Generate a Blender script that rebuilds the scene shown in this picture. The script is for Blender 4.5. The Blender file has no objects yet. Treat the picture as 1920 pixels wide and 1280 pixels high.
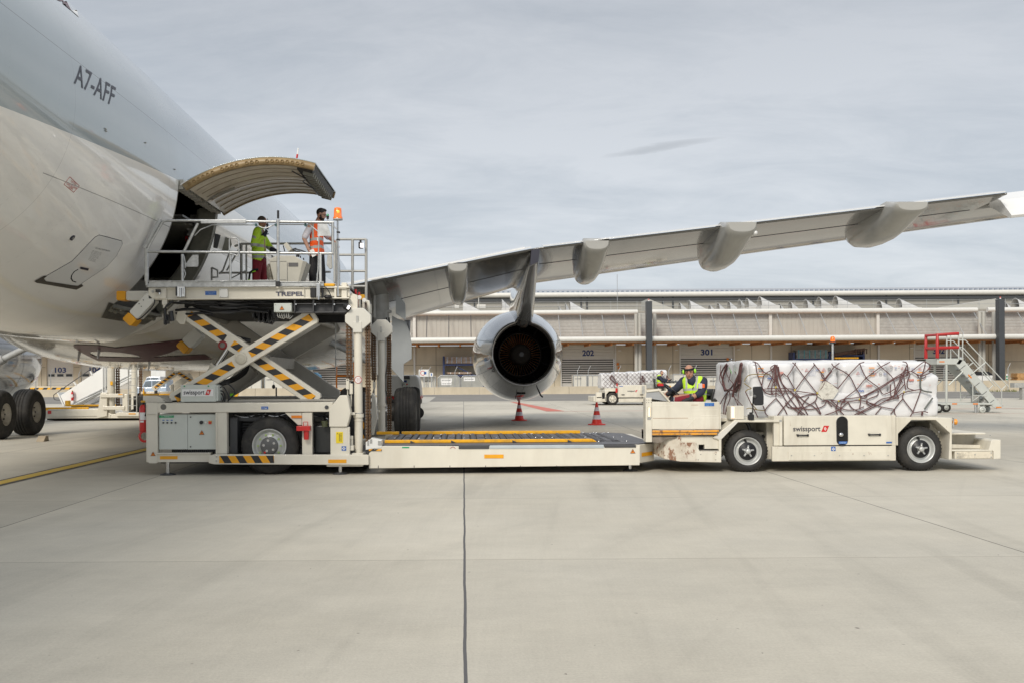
import bpy, bmesh, math, random
from mathutils import Vector, Matrix
from mathutils.bvhtree import BVHTree
R = math.radians
random.seed(7)
scene = bpy.context.scene
COL = scene.collection

# ------------------------------------------------------------------ camera
F = 1867.0            # focal length in photo pixels (35 mm)
VX, VY, H, ROLL = 869.0, 705.0, 1.6, 0.006
cam = bpy.data.cameras.new('camera'); camo = bpy.data.objects.new('camera', cam); COL.objects.link(camo)
cam.sensor_width = 36; cam.lens = F*36/1920
cam.shift_x = (960-VX)/1920; cam.shift_y = (VY-640)/1920
cam.clip_start = 0.1; cam.clip_end = 6000
camo.matrix_world = Matrix.Translation((0, 0, H)) @ Matrix.Rotation(R(90), 4, 'X') @ Matrix.Rotation(-ROLL, 4, 'Z')
scene.camera = camo
scene.view_settings.view_transform = 'Standard'; scene.view_settings.look = 'None'
scene.view_settings.gamma = 1; scene.view_settings.exposure = 0.42

# ------------------------------------------------------------------ sky: thin overcast
SUN_EL, SUN_AZ = R(36), R(202)      # azimuth measured from +Y clockwise (sun behind the camera, to the left)
world = bpy.data.worlds.new('World'); scene.world = world; world.use_nodes = True
nt = world.node_tree; N = nt.nodes; L = nt.links; N.clear()
out = N.new('ShaderNodeOutputWorld'); bg = N.new('ShaderNodeBackground'); L.new(bg.outputs[0], out.inputs[0])
bg.inputs['Strength'].default_value = 0.1
sky = N.new('ShaderNodeTexSky'); sky.sky_type = 'NISHITA'; sky.sun_disc = False
sky.sun_elevation = SUN_EL; sky.sun_rotation = SUN_AZ
tc = N.new('ShaderNodeTexCoord')
sep = N.new('ShaderNodeSeparateXYZ'); L.new(tc.outputs['Generated'], sep.inputs[0])
def wmath(op, a, b=None, c=None):
    m = N.new('ShaderNodeMath'); m.operation = op
    for i, v in enumerate((a, b, c)):
        if v is None: continue
        if isinstance(v, (int, float)): m.inputs[i].default_value = v
        else: L.new(v, m.inputs[i])
    return m.outputs[0]
# project the view direction on a flat cloud layer
zc = wmath('MAXIMUM', wmath('ADD', sep.outputs[2], 0.16), 0.05)
comb = N.new('ShaderNodeCombineXYZ')
L.new(wmath('DIVIDE', sep.outputs[0], zc), comb.inputs[0]); L.new(wmath('DIVIDE', sep.outputs[1], zc), comb.inputs[1])
def wnoise(scale, detail, rough, dist, stretch, off=0.0):
    mp = N.new('ShaderNodeMapping'); L.new(comb.outputs[0], mp.inputs[0]); mp.inputs['Scale'].default_value = stretch
    mp.inputs['Location'].default_value = (off, off*0.7, 0); mp.inputs['Rotation'].default_value = (0, 0, R(14))
    n = N.new('ShaderNodeTexNoise'); L.new(mp.outputs[0], n.inputs[0])
    n.inputs['Scale'].default_value = scale; n.inputs['Detail'].default_value = detail
    n.inputs['Roughness'].default_value = rough; n.inputs['Distortion'].default_value = dist
    return n.outputs[0]
n1 = wnoise(0.55, 7, 0.55, 0.4, (1, 1.6, 1), 3.1)
n2 = wnoise(2.6, 9, 0.68, 0.5, (0.8, 1.4, 1), 1.7)
cl = wmath('ADD', wmath('MULTIPLY', n1, 0.62), wmath('MULTIPLY', n2, 0.38))
ramp = N.new('ShaderNodeValToRGB'); L.new(cl, ramp.inputs[0])
e = ramp.color_ramp.elements
e[0].position = 0.41; e[0].color = (4.25, 4.6, 5.0, 1)
e[1].position = 0.60; e[1].color = (5.5, 5.75, 6.05, 1)
# paler towards the horizon, greyer overhead
hr = N.new('ShaderNodeValToRGB'); L.new(sep.outputs[2], hr.inputs[0]); he = hr.color_ramp.elements
he[0].position = 0.0; he[0].color = (1.03, 1.03, 1.025, 1); he[1].position = 0.34; he[1].color = (0.81, 0.81, 0.82, 1)
x = he.new(0.14); x.color = (1.0, 1.0, 1.0, 1); x = he.new(1.0); x.color = (1.65, 1.6, 1.55, 1)
# one thin darker streak of cloud low over the roof
def rot(a, b): return wmath('ADD', wmath('MULTIPLY', wmath('SUBTRACT', comb.inputs[0].links[0].from_socket, 0.51), a), wmath('MULTIPLY', wmath('SUBTRACT', comb.inputs[1].links[0].from_socket, 2.535), b))
sa = wmath('DIVIDE', rot(0.862, -0.507), 0.17); sb_ = wmath('DIVIDE', wmath('ADD', rot(0.507, 0.862), wmath('MULTIPLY', wmath('SUBTRACT', n2, 0.5), 0.12)), 0.030)
sm = wmath('MAXIMUM', wmath('SUBTRACT', 1.0, wmath('ADD', wmath('MULTIPLY', sa, sa), wmath('MULTIPLY', sb_, sb_))), 0.0)
stk = wmath('SUBTRACT', 1.0, wmath('MULTIPLY', sm, 0.20))
mul0 = N.new('ShaderNodeVectorMath'); mul0.operation = 'SCALE'; L.new(ramp.outputs[0], mul0.inputs[0]); L.new(stk, mul0.inputs['Scale'])
mul = N.new('ShaderNodeMixRGB'); mul.blend_type = 'MULTIPLY'; mul.inputs[0].default_value = 1
L.new(mul0.outputs[0], mul.inputs[1]); L.new(hr.outputs[0], mul.inputs[2])
mix = N.new('ShaderNodeMixRGB'); mix.inputs[0].default_value = 0.93
L.new(sky.outputs[0], mix.inputs[1]); L.new(mul.outputs[0], mix.inputs[2]); L.new(mix.outputs[0], bg.inputs['Color'])

sun = bpy.data.lights.new('sun', 'SUN'); sun.energy = 2.05; sun.angle = R(18); sun.color = (1, 0.93, 0.82)
suno = bpy.data.objects.new('sun', sun); COL.objects.link(suno)
sd = Vector((math.sin(SUN_AZ)*math.cos(SUN_EL), math.cos(SUN_AZ)*math.cos(SUN_EL), math.sin(SUN_EL)))
suno.rotation_euler = sd.to_track_quat('Z', 'Y').to_euler()

# ------------------------------------------------------------------ pixel -> place at depth D (metres in front of the camera)
CS, SN = math.cos(ROLL), math.sin(ROLL)
def w(px, py, D):
    dx, dy = px-VX, VY-py
    return ((dx*CS+dy*SN)*D/F, H+(-dx*SN+dy*CS)*D/F)
def w3(px, py, D):
    x, z = w(px, py, D); return Vector((x, D, z))
def pixdir(px, py):
    x, z = w(px, py, 1.0); return Vector((x, 1.0, z-H)).normalized()
CAMP = Vector((0, 0, H))

# ------------------------------------------------------------------ materials
MATS = {}
def srgb(r, g, b):
    f = lambda c: (c/255/12.92) if c/255 <= 0.04045 else ((c/255+0.055)/1.055)**2.4
    return (f(r), f(g), f(b))
def mat(name, color, rough=0.5, metal=0.0, var=0.12, scale=3.0, bump=0.0, bscale=60.0, coat=0.0, dirt=None, dirt_amt=0.0, dirt_scale=4.0, streak=False, emit=None, emit_s=1.0, spec=None, rust=0.0):
    if name in MATS: return MATS[name]
    m = bpy.data.materials.new(name); m.use_nodes = True; MATS[name] = m
    nt = m.node_tree; n = nt.nodes; l = nt.links; b = n['Principled BSDF']
    tc = n.new('ShaderNodeTexCoord')
    def noise(sc, det=5, stretch=None, ro=0.55):
        t = n.new('ShaderNodeTexNoise'); t.inputs['Scale'].default_value = sc; t.inputs['Detail'].default_value = det; t.inputs['Roughness'].default_value = ro
        if stretch:
            mp = n.new('ShaderNodeMapping'); mp.inputs['Scale'].default_value = stretch
            l.new(tc.outputs['Object'], mp.inputs[0]); l.new(mp.outputs[0], t.inputs[0])
        else: l.new(tc.outputs['Object'], t.inputs[0])
        return t.outputs[0]
    c = color
    rp = n.new('ShaderNodeValToRGB'); l.new(noise(scale), rp.inputs[0]); el = rp.color_ramp.elements
    el[0].position = 0.3; el[0].color = (c[0]*(1-var), c[1]*(1-var), c[2]*(1-var), 1)
    el[1].position = 0.7; el[1].color = (min(1, c[0]*(1+var*0.6)), min(1, c[1]*(1+var*0.6)), min(1, c[2]*(1+var*0.6)), 1)
    cur = rp.outputs[0]
    def over(cur, fac, col2):
        mx = n.new('ShaderNodeMixRGB'); l.new(fac, mx.inputs[0]); l.new(cur, mx.inputs[1]); mx.inputs[2].default_value = (*col2, 1); return mx.outputs[0]
    if dirt:
        rr = n.new('ShaderNodeValToRGB'); l.new(noise(dirt_scale, 8, (1, 1, 0.18) if streak else None, 0.65), rr.inputs[0])
        rr.color_ramp.elements[0].position = 0.48; rr.color_ramp.elements[0].color = (0, 0, 0, 1)
        rr.color_ramp.elements[1].position = 0.75; rr.color_ramp.elements[1].color = (dirt_amt,)*3+(1,)
        cur = over(cur, rr.outputs[0], dirt)
    if rust > 0:
        rr = n.new('ShaderNodeValToRGB'); l.new(noise(7.0, 12, (1, 1, 0.6), 0.72), rr.inputs[0])
        rr.color_ramp.elements[0].position = 0.68-rust*0.2; rr.color_ramp.elements[0].color = (0, 0, 0, 1)
        rr.color_ramp.elements[1].position = 0.72-rust*0.2; rr.color_ramp.elements[1].color = (0.9, 0.9, 0.9, 1)
        cur = over(cur, rr.outputs[0], (0.20, 0.075, 0.03))
    l.new(cur, b.inputs['Base Color'])
    b.inputs['Metallic'].default_value = metal
    rg = n.new('ShaderNodeMapRange'); l.new(noise(scale*2.3+1), rg.inputs[0]); rg.inputs[3].default_value = max(0, rough*0.8); rg.inputs[4].default_value = min(1, rough*1.25)
    l.new(rg.outputs[0], b.inputs['Roughness'])
    if spec is not None: b.inputs['Specular IOR Level'].default_value = spec
    if coat: b.inputs['Coat Weight'].default_value = coat; b.inputs['Coat Roughness'].default_value = 0.06
    if bump:
        bp = n.new('ShaderNodeBump'); bp.inputs['Strength'].default_value = bump; bp.inputs['Distance'].default_value = 0.01
        l.new(noise(bscale, 4), bp.inputs['Height']); l.new(bp.outputs[0], b.inputs['Normal'])
    if emit:
        b.inputs['Emission Color'].default_value = (*emit, 1); b.inputs['Emission Strength'].default_value = emit_s
    return m

CREAM = mat('cream_paint', (0.68, 0.645, 0.555), 0.38, var=0.05, coat=0.15, dirt=(0.42, 0.36, 0.27), dirt_amt=0.25, dirt_scale=2.5, streak=True)
CREAM2 = mat('worn_cream_paint', (0.66, 0.625, 0.535), 0.42, var=0.09, dirt=(0.34, 0.29, 0.21), dirt_amt=0.55, dirt_scale=3.0, streak=True, rust=0.12)
RUSTY = mat('rusty_cream_paint', (0.62, 0.57, 0.48), 0.55, var=0.1, dirt=(0.3, 0.22, 0.15), dirt_amt=0.6, dirt_scale=4, rust=0.80, bump=0.2)
RUSTORANGE = mat('scraped_orange_paint', (0.75, 0.33, 0.02), 0.5, var=0.15, dirt=(0.3, 0.26, 0.22), dirt_amt=0.9, dirt_scale=8, rust=0.75, bump=0.2)
GALV = mat('galvanised_steel', (0.50, 0.51, 0.51), 0.38, 0.75, var=0.22, scale=14)
GALVD = mat('dull_galvanised_steel', (0.42, 0.42, 0.40), 0.5, 0.35, var=0.2, scale=9)
STEEL = mat('bright_steel', (0.62, 0.62, 0.62), 0.18, 1.0, var=0.1)
DARK = mat('dark_machinery', (0.028, 0.027, 0.025), 0.55, var=0.5, scale=12, dirt=(0.10, 0.08, 0.06), dirt_amt=0.5, dirt_scale=10)
DGREY = mat('dark_grey_paint', (0.055, 0.056, 0.06), 0.42, var=0.15, scale=4)
DECKG = mat('deck_grey', (0.10, 0.10, 0.112), 0.45, var=0.15, scale=5, dirt=(0.2, 0.18, 0.15), dirt_amt=0.35, dirt_scale=6)
GREYARM = mat('grey_dusty_paint', (0.36, 0.34, 0.30), 0.5, var=0.12, dirt=(0.2, 0.18, 0.15), dirt_amt=0.4)
RUBBER = mat('tyre_rubber', (0.022, 0.021, 0.020), 0.72, var=0.25, scale=8, dirt=(0.09, 0.08, 0.065), dirt_amt=0.5, dirt_scale=5, bump=0.1)
BLACK = mat('black_plastic', (0.016, 0.016, 0.018), 0.38, var=0.2)
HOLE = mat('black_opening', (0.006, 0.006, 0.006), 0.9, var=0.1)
YEL = mat('hazard_yellow', (0.80, 0.36, 0.005), 0.45, var=0.08, dirt=(0.3, 0.16, 0.05), dirt_amt=0.25)
YEL2 = mat('guide_yellow', (0.83, 0.42, 0.01), 0.42, var=0.06, dirt=(0.25, 0.15, 0.06), dirt_amt=0.7, dirt_scale=7)
ORANGE = mat('orange_paint', (0.70, 0.20, 0.01), 0.45, var=0.1)
HBLK = mat('hazard_black', (0.022, 0.022, 0.024), 0.5, var=0.1)
LGREY = mat('light_grey_enamel', (0.56, 0.59, 0.55), 0.35, var=0.03, dirt=(0.4, 0.4, 0.36), dirt_amt=0.2, dirt_scale=3, streak=True)
RED = mat('signal_red', (0.55, 0.02, 0.018), 0.35, var=0.1, coat=0.2)
WHITE = mat('white_label', (0.78, 0.78, 0.77), 0.45, var=0.03)
WHITEP = mat('white_paint', (0.74, 0.74, 0.72), 0.35, var=0.05, dirt=(0.5, 0.47, 0.4), dirt_amt=0.3, streak=True)
BLUE = mat('blue_label', (0.035, 0.13, 0.42), 0.4, var=0.15)
NAVY = mat('navy_number', (0.015, 0.04, 0.17), 0.5, var=0.05)
GREEN = mat('green_label', (0.02, 0.32, 0.13), 0.4, var=0.1)
TXT = mat('dark_lettering', (0.03, 0.03, 0.045), 0.4, var=0.05)
REDT = mat('red_lettering', (0.42, 0.06, 0.045), 0.5, var=0.05)
CHAIN = mat('oily_chain', (0.13, 0.075, 0.04), 0.45, 0.5, var=0.5, scale=40)
HAZ = [YEL, HBLK]

# ------------------------------------------------------------------ mesh builder
class MB:
    def __init__(s): s.v = []; s.f = []; s.m = []; s.s = []
    def add(s, vs, fs, m=0, smooth=False):
        o = len(s.v); s.v += [tuple(v) for v in vs]
        for f in fs: s.f.append([i+o for i in f]); s.m.append(m); s.s.append(smooth)
        return s
    def box(s, x0, x1, y0, y1, z0, z1, m=0):
        if x0 > x1: x0, x1 = x1, x0
        if y0 > y1: y0, y1 = y1, y0
        if z0 > z1: z0, z1 = z1, z0
        return s.add([(x0,y0,z0),(x1,y0,z0),(x1,y1,z0),(x0,y1,z0),(x0,y0,z1),(x1,y0,z1),(x1,y1,z1),(x0,y1,z1)],
                     [(3,2,1,0),(4,5,6,7),(0,1,5,4),(1,2,6,5),(2,3,7,6),(3,0,4,7)], m)
    def boxP(s, a, b, t, u, D, y0, y1, m=0):
        mx = (a+b)/2
        x0 = w(a, (t+u)/2, D)[0]; x1 = w(b, (t+u)/2, D)[0]; z1 = w(mx, t, D)[1]; z0 = w(mx, u, D)[1]
        return s.box(x0, x1, y0, y1, z0, z1, m)
    def prism(s, pts, y0, y1, m=0):
        n = len(pts)
        area = sum(pts[i][0]*pts[(i+1) % n][1]-pts[(i+1) % n][0]*pts[i][1] for i in range(n))
        if area < 0: pts = pts[::-1]
        vs = [(p[0], y0, p[1]) for p in pts]+[(p[0], y1, p[1]) for p in pts]
        fs = [tuple(range(n)), tuple(range(2*n-1, n-1, -1))]+[(i, i+n, (i+1) % n+n, (i+1) % n) for i in range(n)]
        return s.add(vs, fs, m)
    def polyP(s, pts, D, y0, y1, m=0): return s.prism([w(a, b, D) for a, b in pts], y0, y1, m)
    def prismx(s, pts, x0, x1, m=0):   # polygon in (y,z) extruded along x
        n = len(pts)
        area = sum(pts[i][0]*pts[(i+1) % n][1]-pts[(i+1) % n][0]*pts[i][1] for i in range(n))
        if area < 0: pts = pts[::-1]
        vs = [(x0, p[0], p[1]) for p in pts]+[(x1, p[0], p[1]) for p in pts]
        fs = [tuple(range(n-1, -1, -1)), tuple(range(n, 2*n))]+[(i, (i+1) % n, (i+1) % n+n, i+n) for i in range(n)]
        return s.add(vs, fs, m)
    def bar(s, a, b, wd, y0, y1, m=0, ch=0.0):   # flat bar in the xz plane
        a = Vector(a); b = Vector(b); d = (b-a).normalized(); n = Vector((-d.y, d.x))*wd/2
        if ch: pts = [a+n-n*ch*2*0+d*0-n*0.0, ]
        pts = [a+n*(1-ch), a+d*wd*ch/2+n, b-d*wd*ch/2+n, b+n*(1-ch), b-n*(1-ch), b-d*wd*ch/2-n, a+d*wd*ch/2-n, a-n*(1-ch)] if ch else [a+n, b+n, b-n, a-n]
        return s.prism([tuple(p) for p in pts], y0, y1, m)
    def cyl(s, a, b, r0, r1=None, n=12, caps=True, m=0, smooth=True):
        a = Vector(a); b = Vector(b); r1 = r0 if r1 is None else r1
        d = (b-a)
        if d.length < 1e-6: return s
        d.normalize(); t = Vector((0, 0, 1)) if abs(d.z) < 0.9 else Vector((1, 0, 0))
        u = d.cross(t).normalized(); v = d.cross(u)
        vs = []
        for c, r in ((a, r0), (b, r1)):
            for i in range(n):
                q = 2*math.pi*i/n; vs.append(c+u*math.cos(q)*r+v*math.sin(q)*r)
        fs = [(i, (i+1) % n, (i+1) % n+n, i+n) for i in range(n)]
        s.add(vs, fs, m, smooth)
        if caps:
            s.add(vs[:n], [tuple(range(n-1, -1, -1))], m); s.add(vs[n:], [tuple(range(n))], m)
        return s
    def tube(s, pts, r, n=6, m=0, caps=True):
        pts = [Vector(p) for p in pts]
        if len(pts) < 2: return s
        rings = []; up = None
        for i, p in enumerate(pts):
            d = (pts[min(i+1, len(pts)-1)]-pts[max(i-1, 0)])
            if d.length < 1e-7: d = Vector((1, 0, 0))
            d.normalize()
            if up is None:
                t = Vector((0, 0, 1)) if abs(d.z) < 0.9 else Vector((1, 0, 0)); up = d.cross(t).normalized()
            else:
                up = (up-d*up.dot(d))
                if up.length < 1e-5: up = d.orthogonal()
                up.normalize()
            v = d.cross(up); rr = r[i] if isinstance(r, (list, tuple)) else r
            rings.append([p+up*math.cos(2*math.pi*k/n)*rr+v*math.sin(2*math.pi*k/n)*rr for k in range(n)])
        vs = [q for g in rings for q in g]
        fs = [(i*n+k, i*n+(k+1) % n, (i+1)*n+(k+1) % n, (i+1)*n+k) for i in range(len(pts)-1) for k in range(n)]
        s.add(vs, fs, m, True)
        if caps: s.add(rings[0], [tuple(range(n-1, -1, -1))], m); s.add(rings[-1], [tuple(range(n))], m)
        return s
    def tubeP(s, pts, D, r, n=6, m=0): return s.tube([w3(a, b, D) for a, b in pts], r, n, m)
    def lathe(s, prof, o, axis='y', n=32, m=0, a0=0, a1=360, smooth=True):   # prof = [(along, radius)]
        o = Vector(o); ax = {'x': Vector((1,0,0)), 'y': Vector((0,1,0)), 'z': Vector((0,0,1))}[axis] if isinstance(axis, str) else Vector(axis).normalized()
        u = ax.orthogonal().normalized() if not isinstance(axis, str) else {'x': Vector((0,1,0)), 'y': Vector((0,0,1)), 'z': Vector((1,0,0))}[axis]
        v = ax.cross(u); full = (a1-a0) >= 360; k = n if full else n+1
        vs = []
        for t, r in prof:
            for i in range(k):
                q = R(a0+(a1-a0)*i/n); vs.append(o+ax*t+u*math.cos(q)*r+v*math.sin(q)*r)
        fs = []
        for j in range(len(prof)-1):
            for i in range(n):
                i2 = (i+1) % k
                fs.append((j*k+i, j*k+i2, (j+1)*k+i2, (j+1)*k+i))
        return s.add(vs, fs, m, smooth)
    def ell(s, c, rad, axes=None, n=16, m=0):
        c = Vector(c); ax = axes or (Vector((1,0,0)), Vector((0,1,0)), Vector((0,0,1)))
        vs = [c+ax[2]*rad[2]]; h = n//2
        for j in range(1, h):
            ph = math.pi*j/h
            for i in range(n):
                q = 2*math.pi*i/n
                vs.append(c+ax[0]*rad[0]*math.sin(ph)*math.cos(q)+ax[1]*rad[1]*math.sin(ph)*math.sin(q)+ax[2]*rad[2]*math.cos(ph))
        vs.append(c-ax[2]*rad[2]); fs = []
        for i in range(n): fs.append((0, 1+i, 1+(i+1) % n))
        for j in range(h-2):
            for i in range(n):
                a = 1+j*n+i; b = 1+j*n+(i+1) % n; fs.append((a, a+n, b+n, b))
        e = len(vs)-1; o = 1+(h-2)*n
        for i in range(n): fs.append((e, o+(i+1) % n, o+i))
        return s.add(vs, fs, m, True)
    def loft(s, rings, m=0, smooth=True, caps=True, closed=True):
        n = len(rings[0]); vs = [q for g in rings for q in g]; k = n if closed else n-1
        fs = [(j*n+i, j*n+(i+1) % n, (j+1)*n+(i+1) % n, (j+1)*n+i) for j in range(len(rings)-1) for i in range(k)]
        s.add(vs, fs, m, smooth)
        if caps and closed: s.add(rings[0], [tuple(range(n-1, -1, -1))], m); s.add(rings[-1], [tuple(range(n))], m)
        return s
    def build(s, name, mats, parent=None, bevel=0.0, org=None, fixn=True):
        if not isinstance(mats, (list, tuple)): mats = [mats]
        o0 = Vector((0, 0, 0))
        if parent is not None:
            q = parent
            while q is not None: o0 = o0+Vector(q.location); q = q.parent
        elif org is not None: o0 = Vector(org)
        else:
            xs = [v[0] for v in s.v]; ys = [v[1] for v in s.v]; zs = [v[2] for v in s.v]
            o0 = Vector(((min(xs)+max(xs))/2, (min(ys)+max(ys))/2, min(zs)))
        me = bpy.data.meshes.new(name)
        me.from_pydata([(v[0]-o0.x, v[1]-o0.y, v[2]-o0.z) for v in s.v], [], s.f)
        for mm in mats: me.materials.append(mm)
        me.polygons.foreach_set('material_index', s.m); me.polygons.foreach_set('use_smooth', s.s)
        if fixn:
            bm = bmesh.new(); bm.from_mesh(me); bmesh.ops.recalc_face_normals(bm, faces=bm.faces); bm.to_mesh(me); bm.free()
        me.update()
        ob = bpy.data.objects.new(name, me); COL.objects.link(ob)
        if parent is not None: ob.parent = parent
        else: ob.location = o0
        if bevel:
            md = ob.modifiers.new('bevel', 'BEVEL'); md.width = bevel; md.segments = 2; md.limit_method = 'ANGLE'; md.angle_limit = R(40); md.harden_normals = False
        return ob

def tag(o, label=None, cat=None, group=None, kind=None):
    if label: o['label'] = label
    if cat: o['category'] = cat
    if group: o['group'] = group
    if kind: o['kind'] = kind
    return o
def thing(name, loc, label, cat, group=None):
    o = bpy.data.objects.new(name, None); COL.objects.link(o); o.location = loc; o.empty_display_size = 0.2
    return tag(o, label, cat, group)
def copy_tree(root, loc, label=None, mirror=False):
    def cp(o, par):
        c = o.copy(); COL.objects.link(c)
        if par is not None: c.parent = par
        for ch in o.children: cp(ch, c)
        return c
    c = cp(root, None); c.location = loc
    if mirror: c.scale = (-1, 1, 1)
    if label: c['label'] = label
    return c

_txt = {}
def text_geo(s, bold=0.0):
    k = (s, bold)
    if k in _txt: return _txt[k]
    cu = bpy.data.curves.new('t', 'FONT'); cu.body = s; cu.size = 1; cu.offset = bold; cu.resolution_u = 3
    ob = bpy.data.objects.new('t', cu); COL.objects.link(ob)
    dg = bpy.context.evaluated_depsgraph_get(); me = bpy.data.meshes.new_from_object(ob.evaluated_get(dg))
    vs = [(v.co.x, v.co.y) for v in me.vertices]; fs = [tuple(p.vertices) for p in me.polygons]
    bpy.data.objects.remove(ob); bpy.data.meshes.remove(me); bpy.data.curves.remove(cu)
    x0 = min(v[0] for v in vs); x1 = max(v[0] for v in vs); y0 = min(v[1] for v in vs); y1 = max(v[1] for v in vs)
    r = ([((a-x0)/(x1-x0), (b-y0)/(y1-y0)) for a, b in vs], fs); _txt[k] = r
    return r
def textP(mb, s, a, b, t, u, D, yy, m=0, bold=0.0, slant=0.0):
    vs, fs = text_geo(s, bold)
    (x0, z1) = w(a, t, D); (x1, z0) = w(b, u, D); z1 = w((a+b)/2, t, D)[1]; z0 = w((a+b)/2, u, D)[1]
    mb.add([(x0+(x1-x0)*p[0], yy, z0+(z1-z0)*p[1]) for p in vs], fs, m)
    return mb
def rectP(mb, a, b, t, u, D, yy, m=0, th=0.004):
    return mb.boxP(a, b, t, u, D, yy, yy+th, m)
def logoP(parent, a, b, t, u, D, yy, bg=None):
    """white plate (optional), dark word and red slanted emblem"""
    if bg: rectP(MB(), *bg, D, yy+0.003).build('label_plate', WHITE, parent)
    wd = b-a; textx = a+wd*0.76
    tm = MB(); textP(tm, 'swissport', a, textx, t+(u-t)*0.10, u, D, yy, 0, 0.014)
    ht = u-t; ex0 = a+wd*0.78; ex1 = b
    sl = (ex1-ex0)*0.34
    q = [(ex0, t+ht*0.85), (ex0+sl, t), (ex1, t), (ex1-sl, t+ht*0.85)]
    tm.add([(w(x, y, D)[0], yy-0.001, w(x, y, D)[1]) for x, y in q], [(0, 1, 2, 3)], 1)
    cx = (ex0+ex1)/2; cy = t+ht*0.42; rx = (ex1-ex0)*0.17; ry = ht*0.27
    for k in range(4):     # white outlined rhombus with a small square
        an = [(-1, 0), (0, -1), (1, 0), (0, 1)]
        p, qv = an[k], an[(k+1) % 4]
        pts = [(cx+p[0]*rx, cy+p[1]*ry), (cx+qv[0]*rx, cy+qv[1]*ry), (cx+qv[0]*rx*0.62, cy+qv[1]*ry*0.62), (cx+p[0]*rx*0.62, cy+p[1]*ry*0.62)]
        tm.add([(w(x, y, D)[0], yy-0.002, w(x, y, D)[1]) for x, y in pts], [(0, 1, 2, 3)], 2)
    pts = [(cx+p[0]*rx*0.3, cy+p[1]*ry*0.3) for p in an]
    tm.add([(w(x, y, D)[0], yy-0.002, w(x, y, D)[1]) for x, y in pts], [(0, 1, 2, 3)], 2)
    return tm.build('lettering', [TXT, RED, WHITE], parent, fixn=False)
def warnP(parent, cx, cy, s, D, yy):
    m = MB()
    def tri(k, y, mi):
        pts = [(cx-s*k, cy+s*0.75*k), (cx+s*k, cy+s*0.75*k), (cx, cy-s*0.95*k)]
        m.add([(w(a, b, D)[0], y, w(a, b, D)[1]) for a, b in pts], [(0, 1, 2)], mi)
    tri(1.0, yy, 1); tri(0.78, yy-0.001, 0)
    pts = [(cx-s*0.1, cy-s*0.35), (cx+s*0.2, cy-s*0.35), (cx+s*0.02, cy), (cx+s*0.2, cy), (cx-s*0.15, cy+s*0.45), (cx-s*0.02, cy+s*0.1), (cx-s*0.2, cy+s*0.1)]
    m.add([(w(a, b, D)[0], yy-0.002, w(a, b, D)[1]) for a, b in pts], [tuple(range(7))], 1)
    return m.build('warning_label', [ORANGE, HBLK], parent, fixn=False)
def hazard(mb, a, b, wd, y, step, slant=1.0, flip=False):
    """striped strip facing the camera along a->b (xz plane)"""
    a = Vector(a); b = Vector(b); d = (b-a); Ln = d.length; d.normalize(); n = Vector((-d.y, d.x))*wd/2
    sh = wd*slant*(-1 if flip else 1); k = int(math.ceil((Ln+abs(sh))/step))+2
    t0 = -abs(sh)-step
    for i in range(k+2):
        s0 = t0+i*step; s1 = s0+step
        lo = [s0-sh/2, s1-sh/2]; hi = [s0+sh/2, s1+sh/2]
        cl = lambda t: max(0, min(Ln, t))
        if cl(lo[0]) == cl(lo[1]) and cl(hi[0]) == cl(hi[1]): continue
        pts = [a+d*cl(lo[0])-n, a+d*cl(lo[1])-n, a+d*cl(hi[1])+n, a+d*cl(hi[0])+n]
        mb.add([(p.x, y, p.y) for p in pts], [(0, 1, 2, 3)], i % 2)
    return mb
def smooth_pts(pts, k=4):
    """Catmull-Rom through points"""
    P = [Vector(p) for p in pts]; out = []
    for i in range(len(P)-1):
        p0 = P[max(i-1, 0)]; p1 = P[i]; p2 = P[i+1]; p3 = P[min(i+2, len(P)-1)]
        for j in range(k):
            t = j/k
            out.append(0.5*((2*p1)+(p2-p0)*t+(2*p0-5*p1+4*p2-p3)*t*t+(3*p1-p0-3*p2+p3)*t**3))
    out.append(P[-1]); return out
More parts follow.
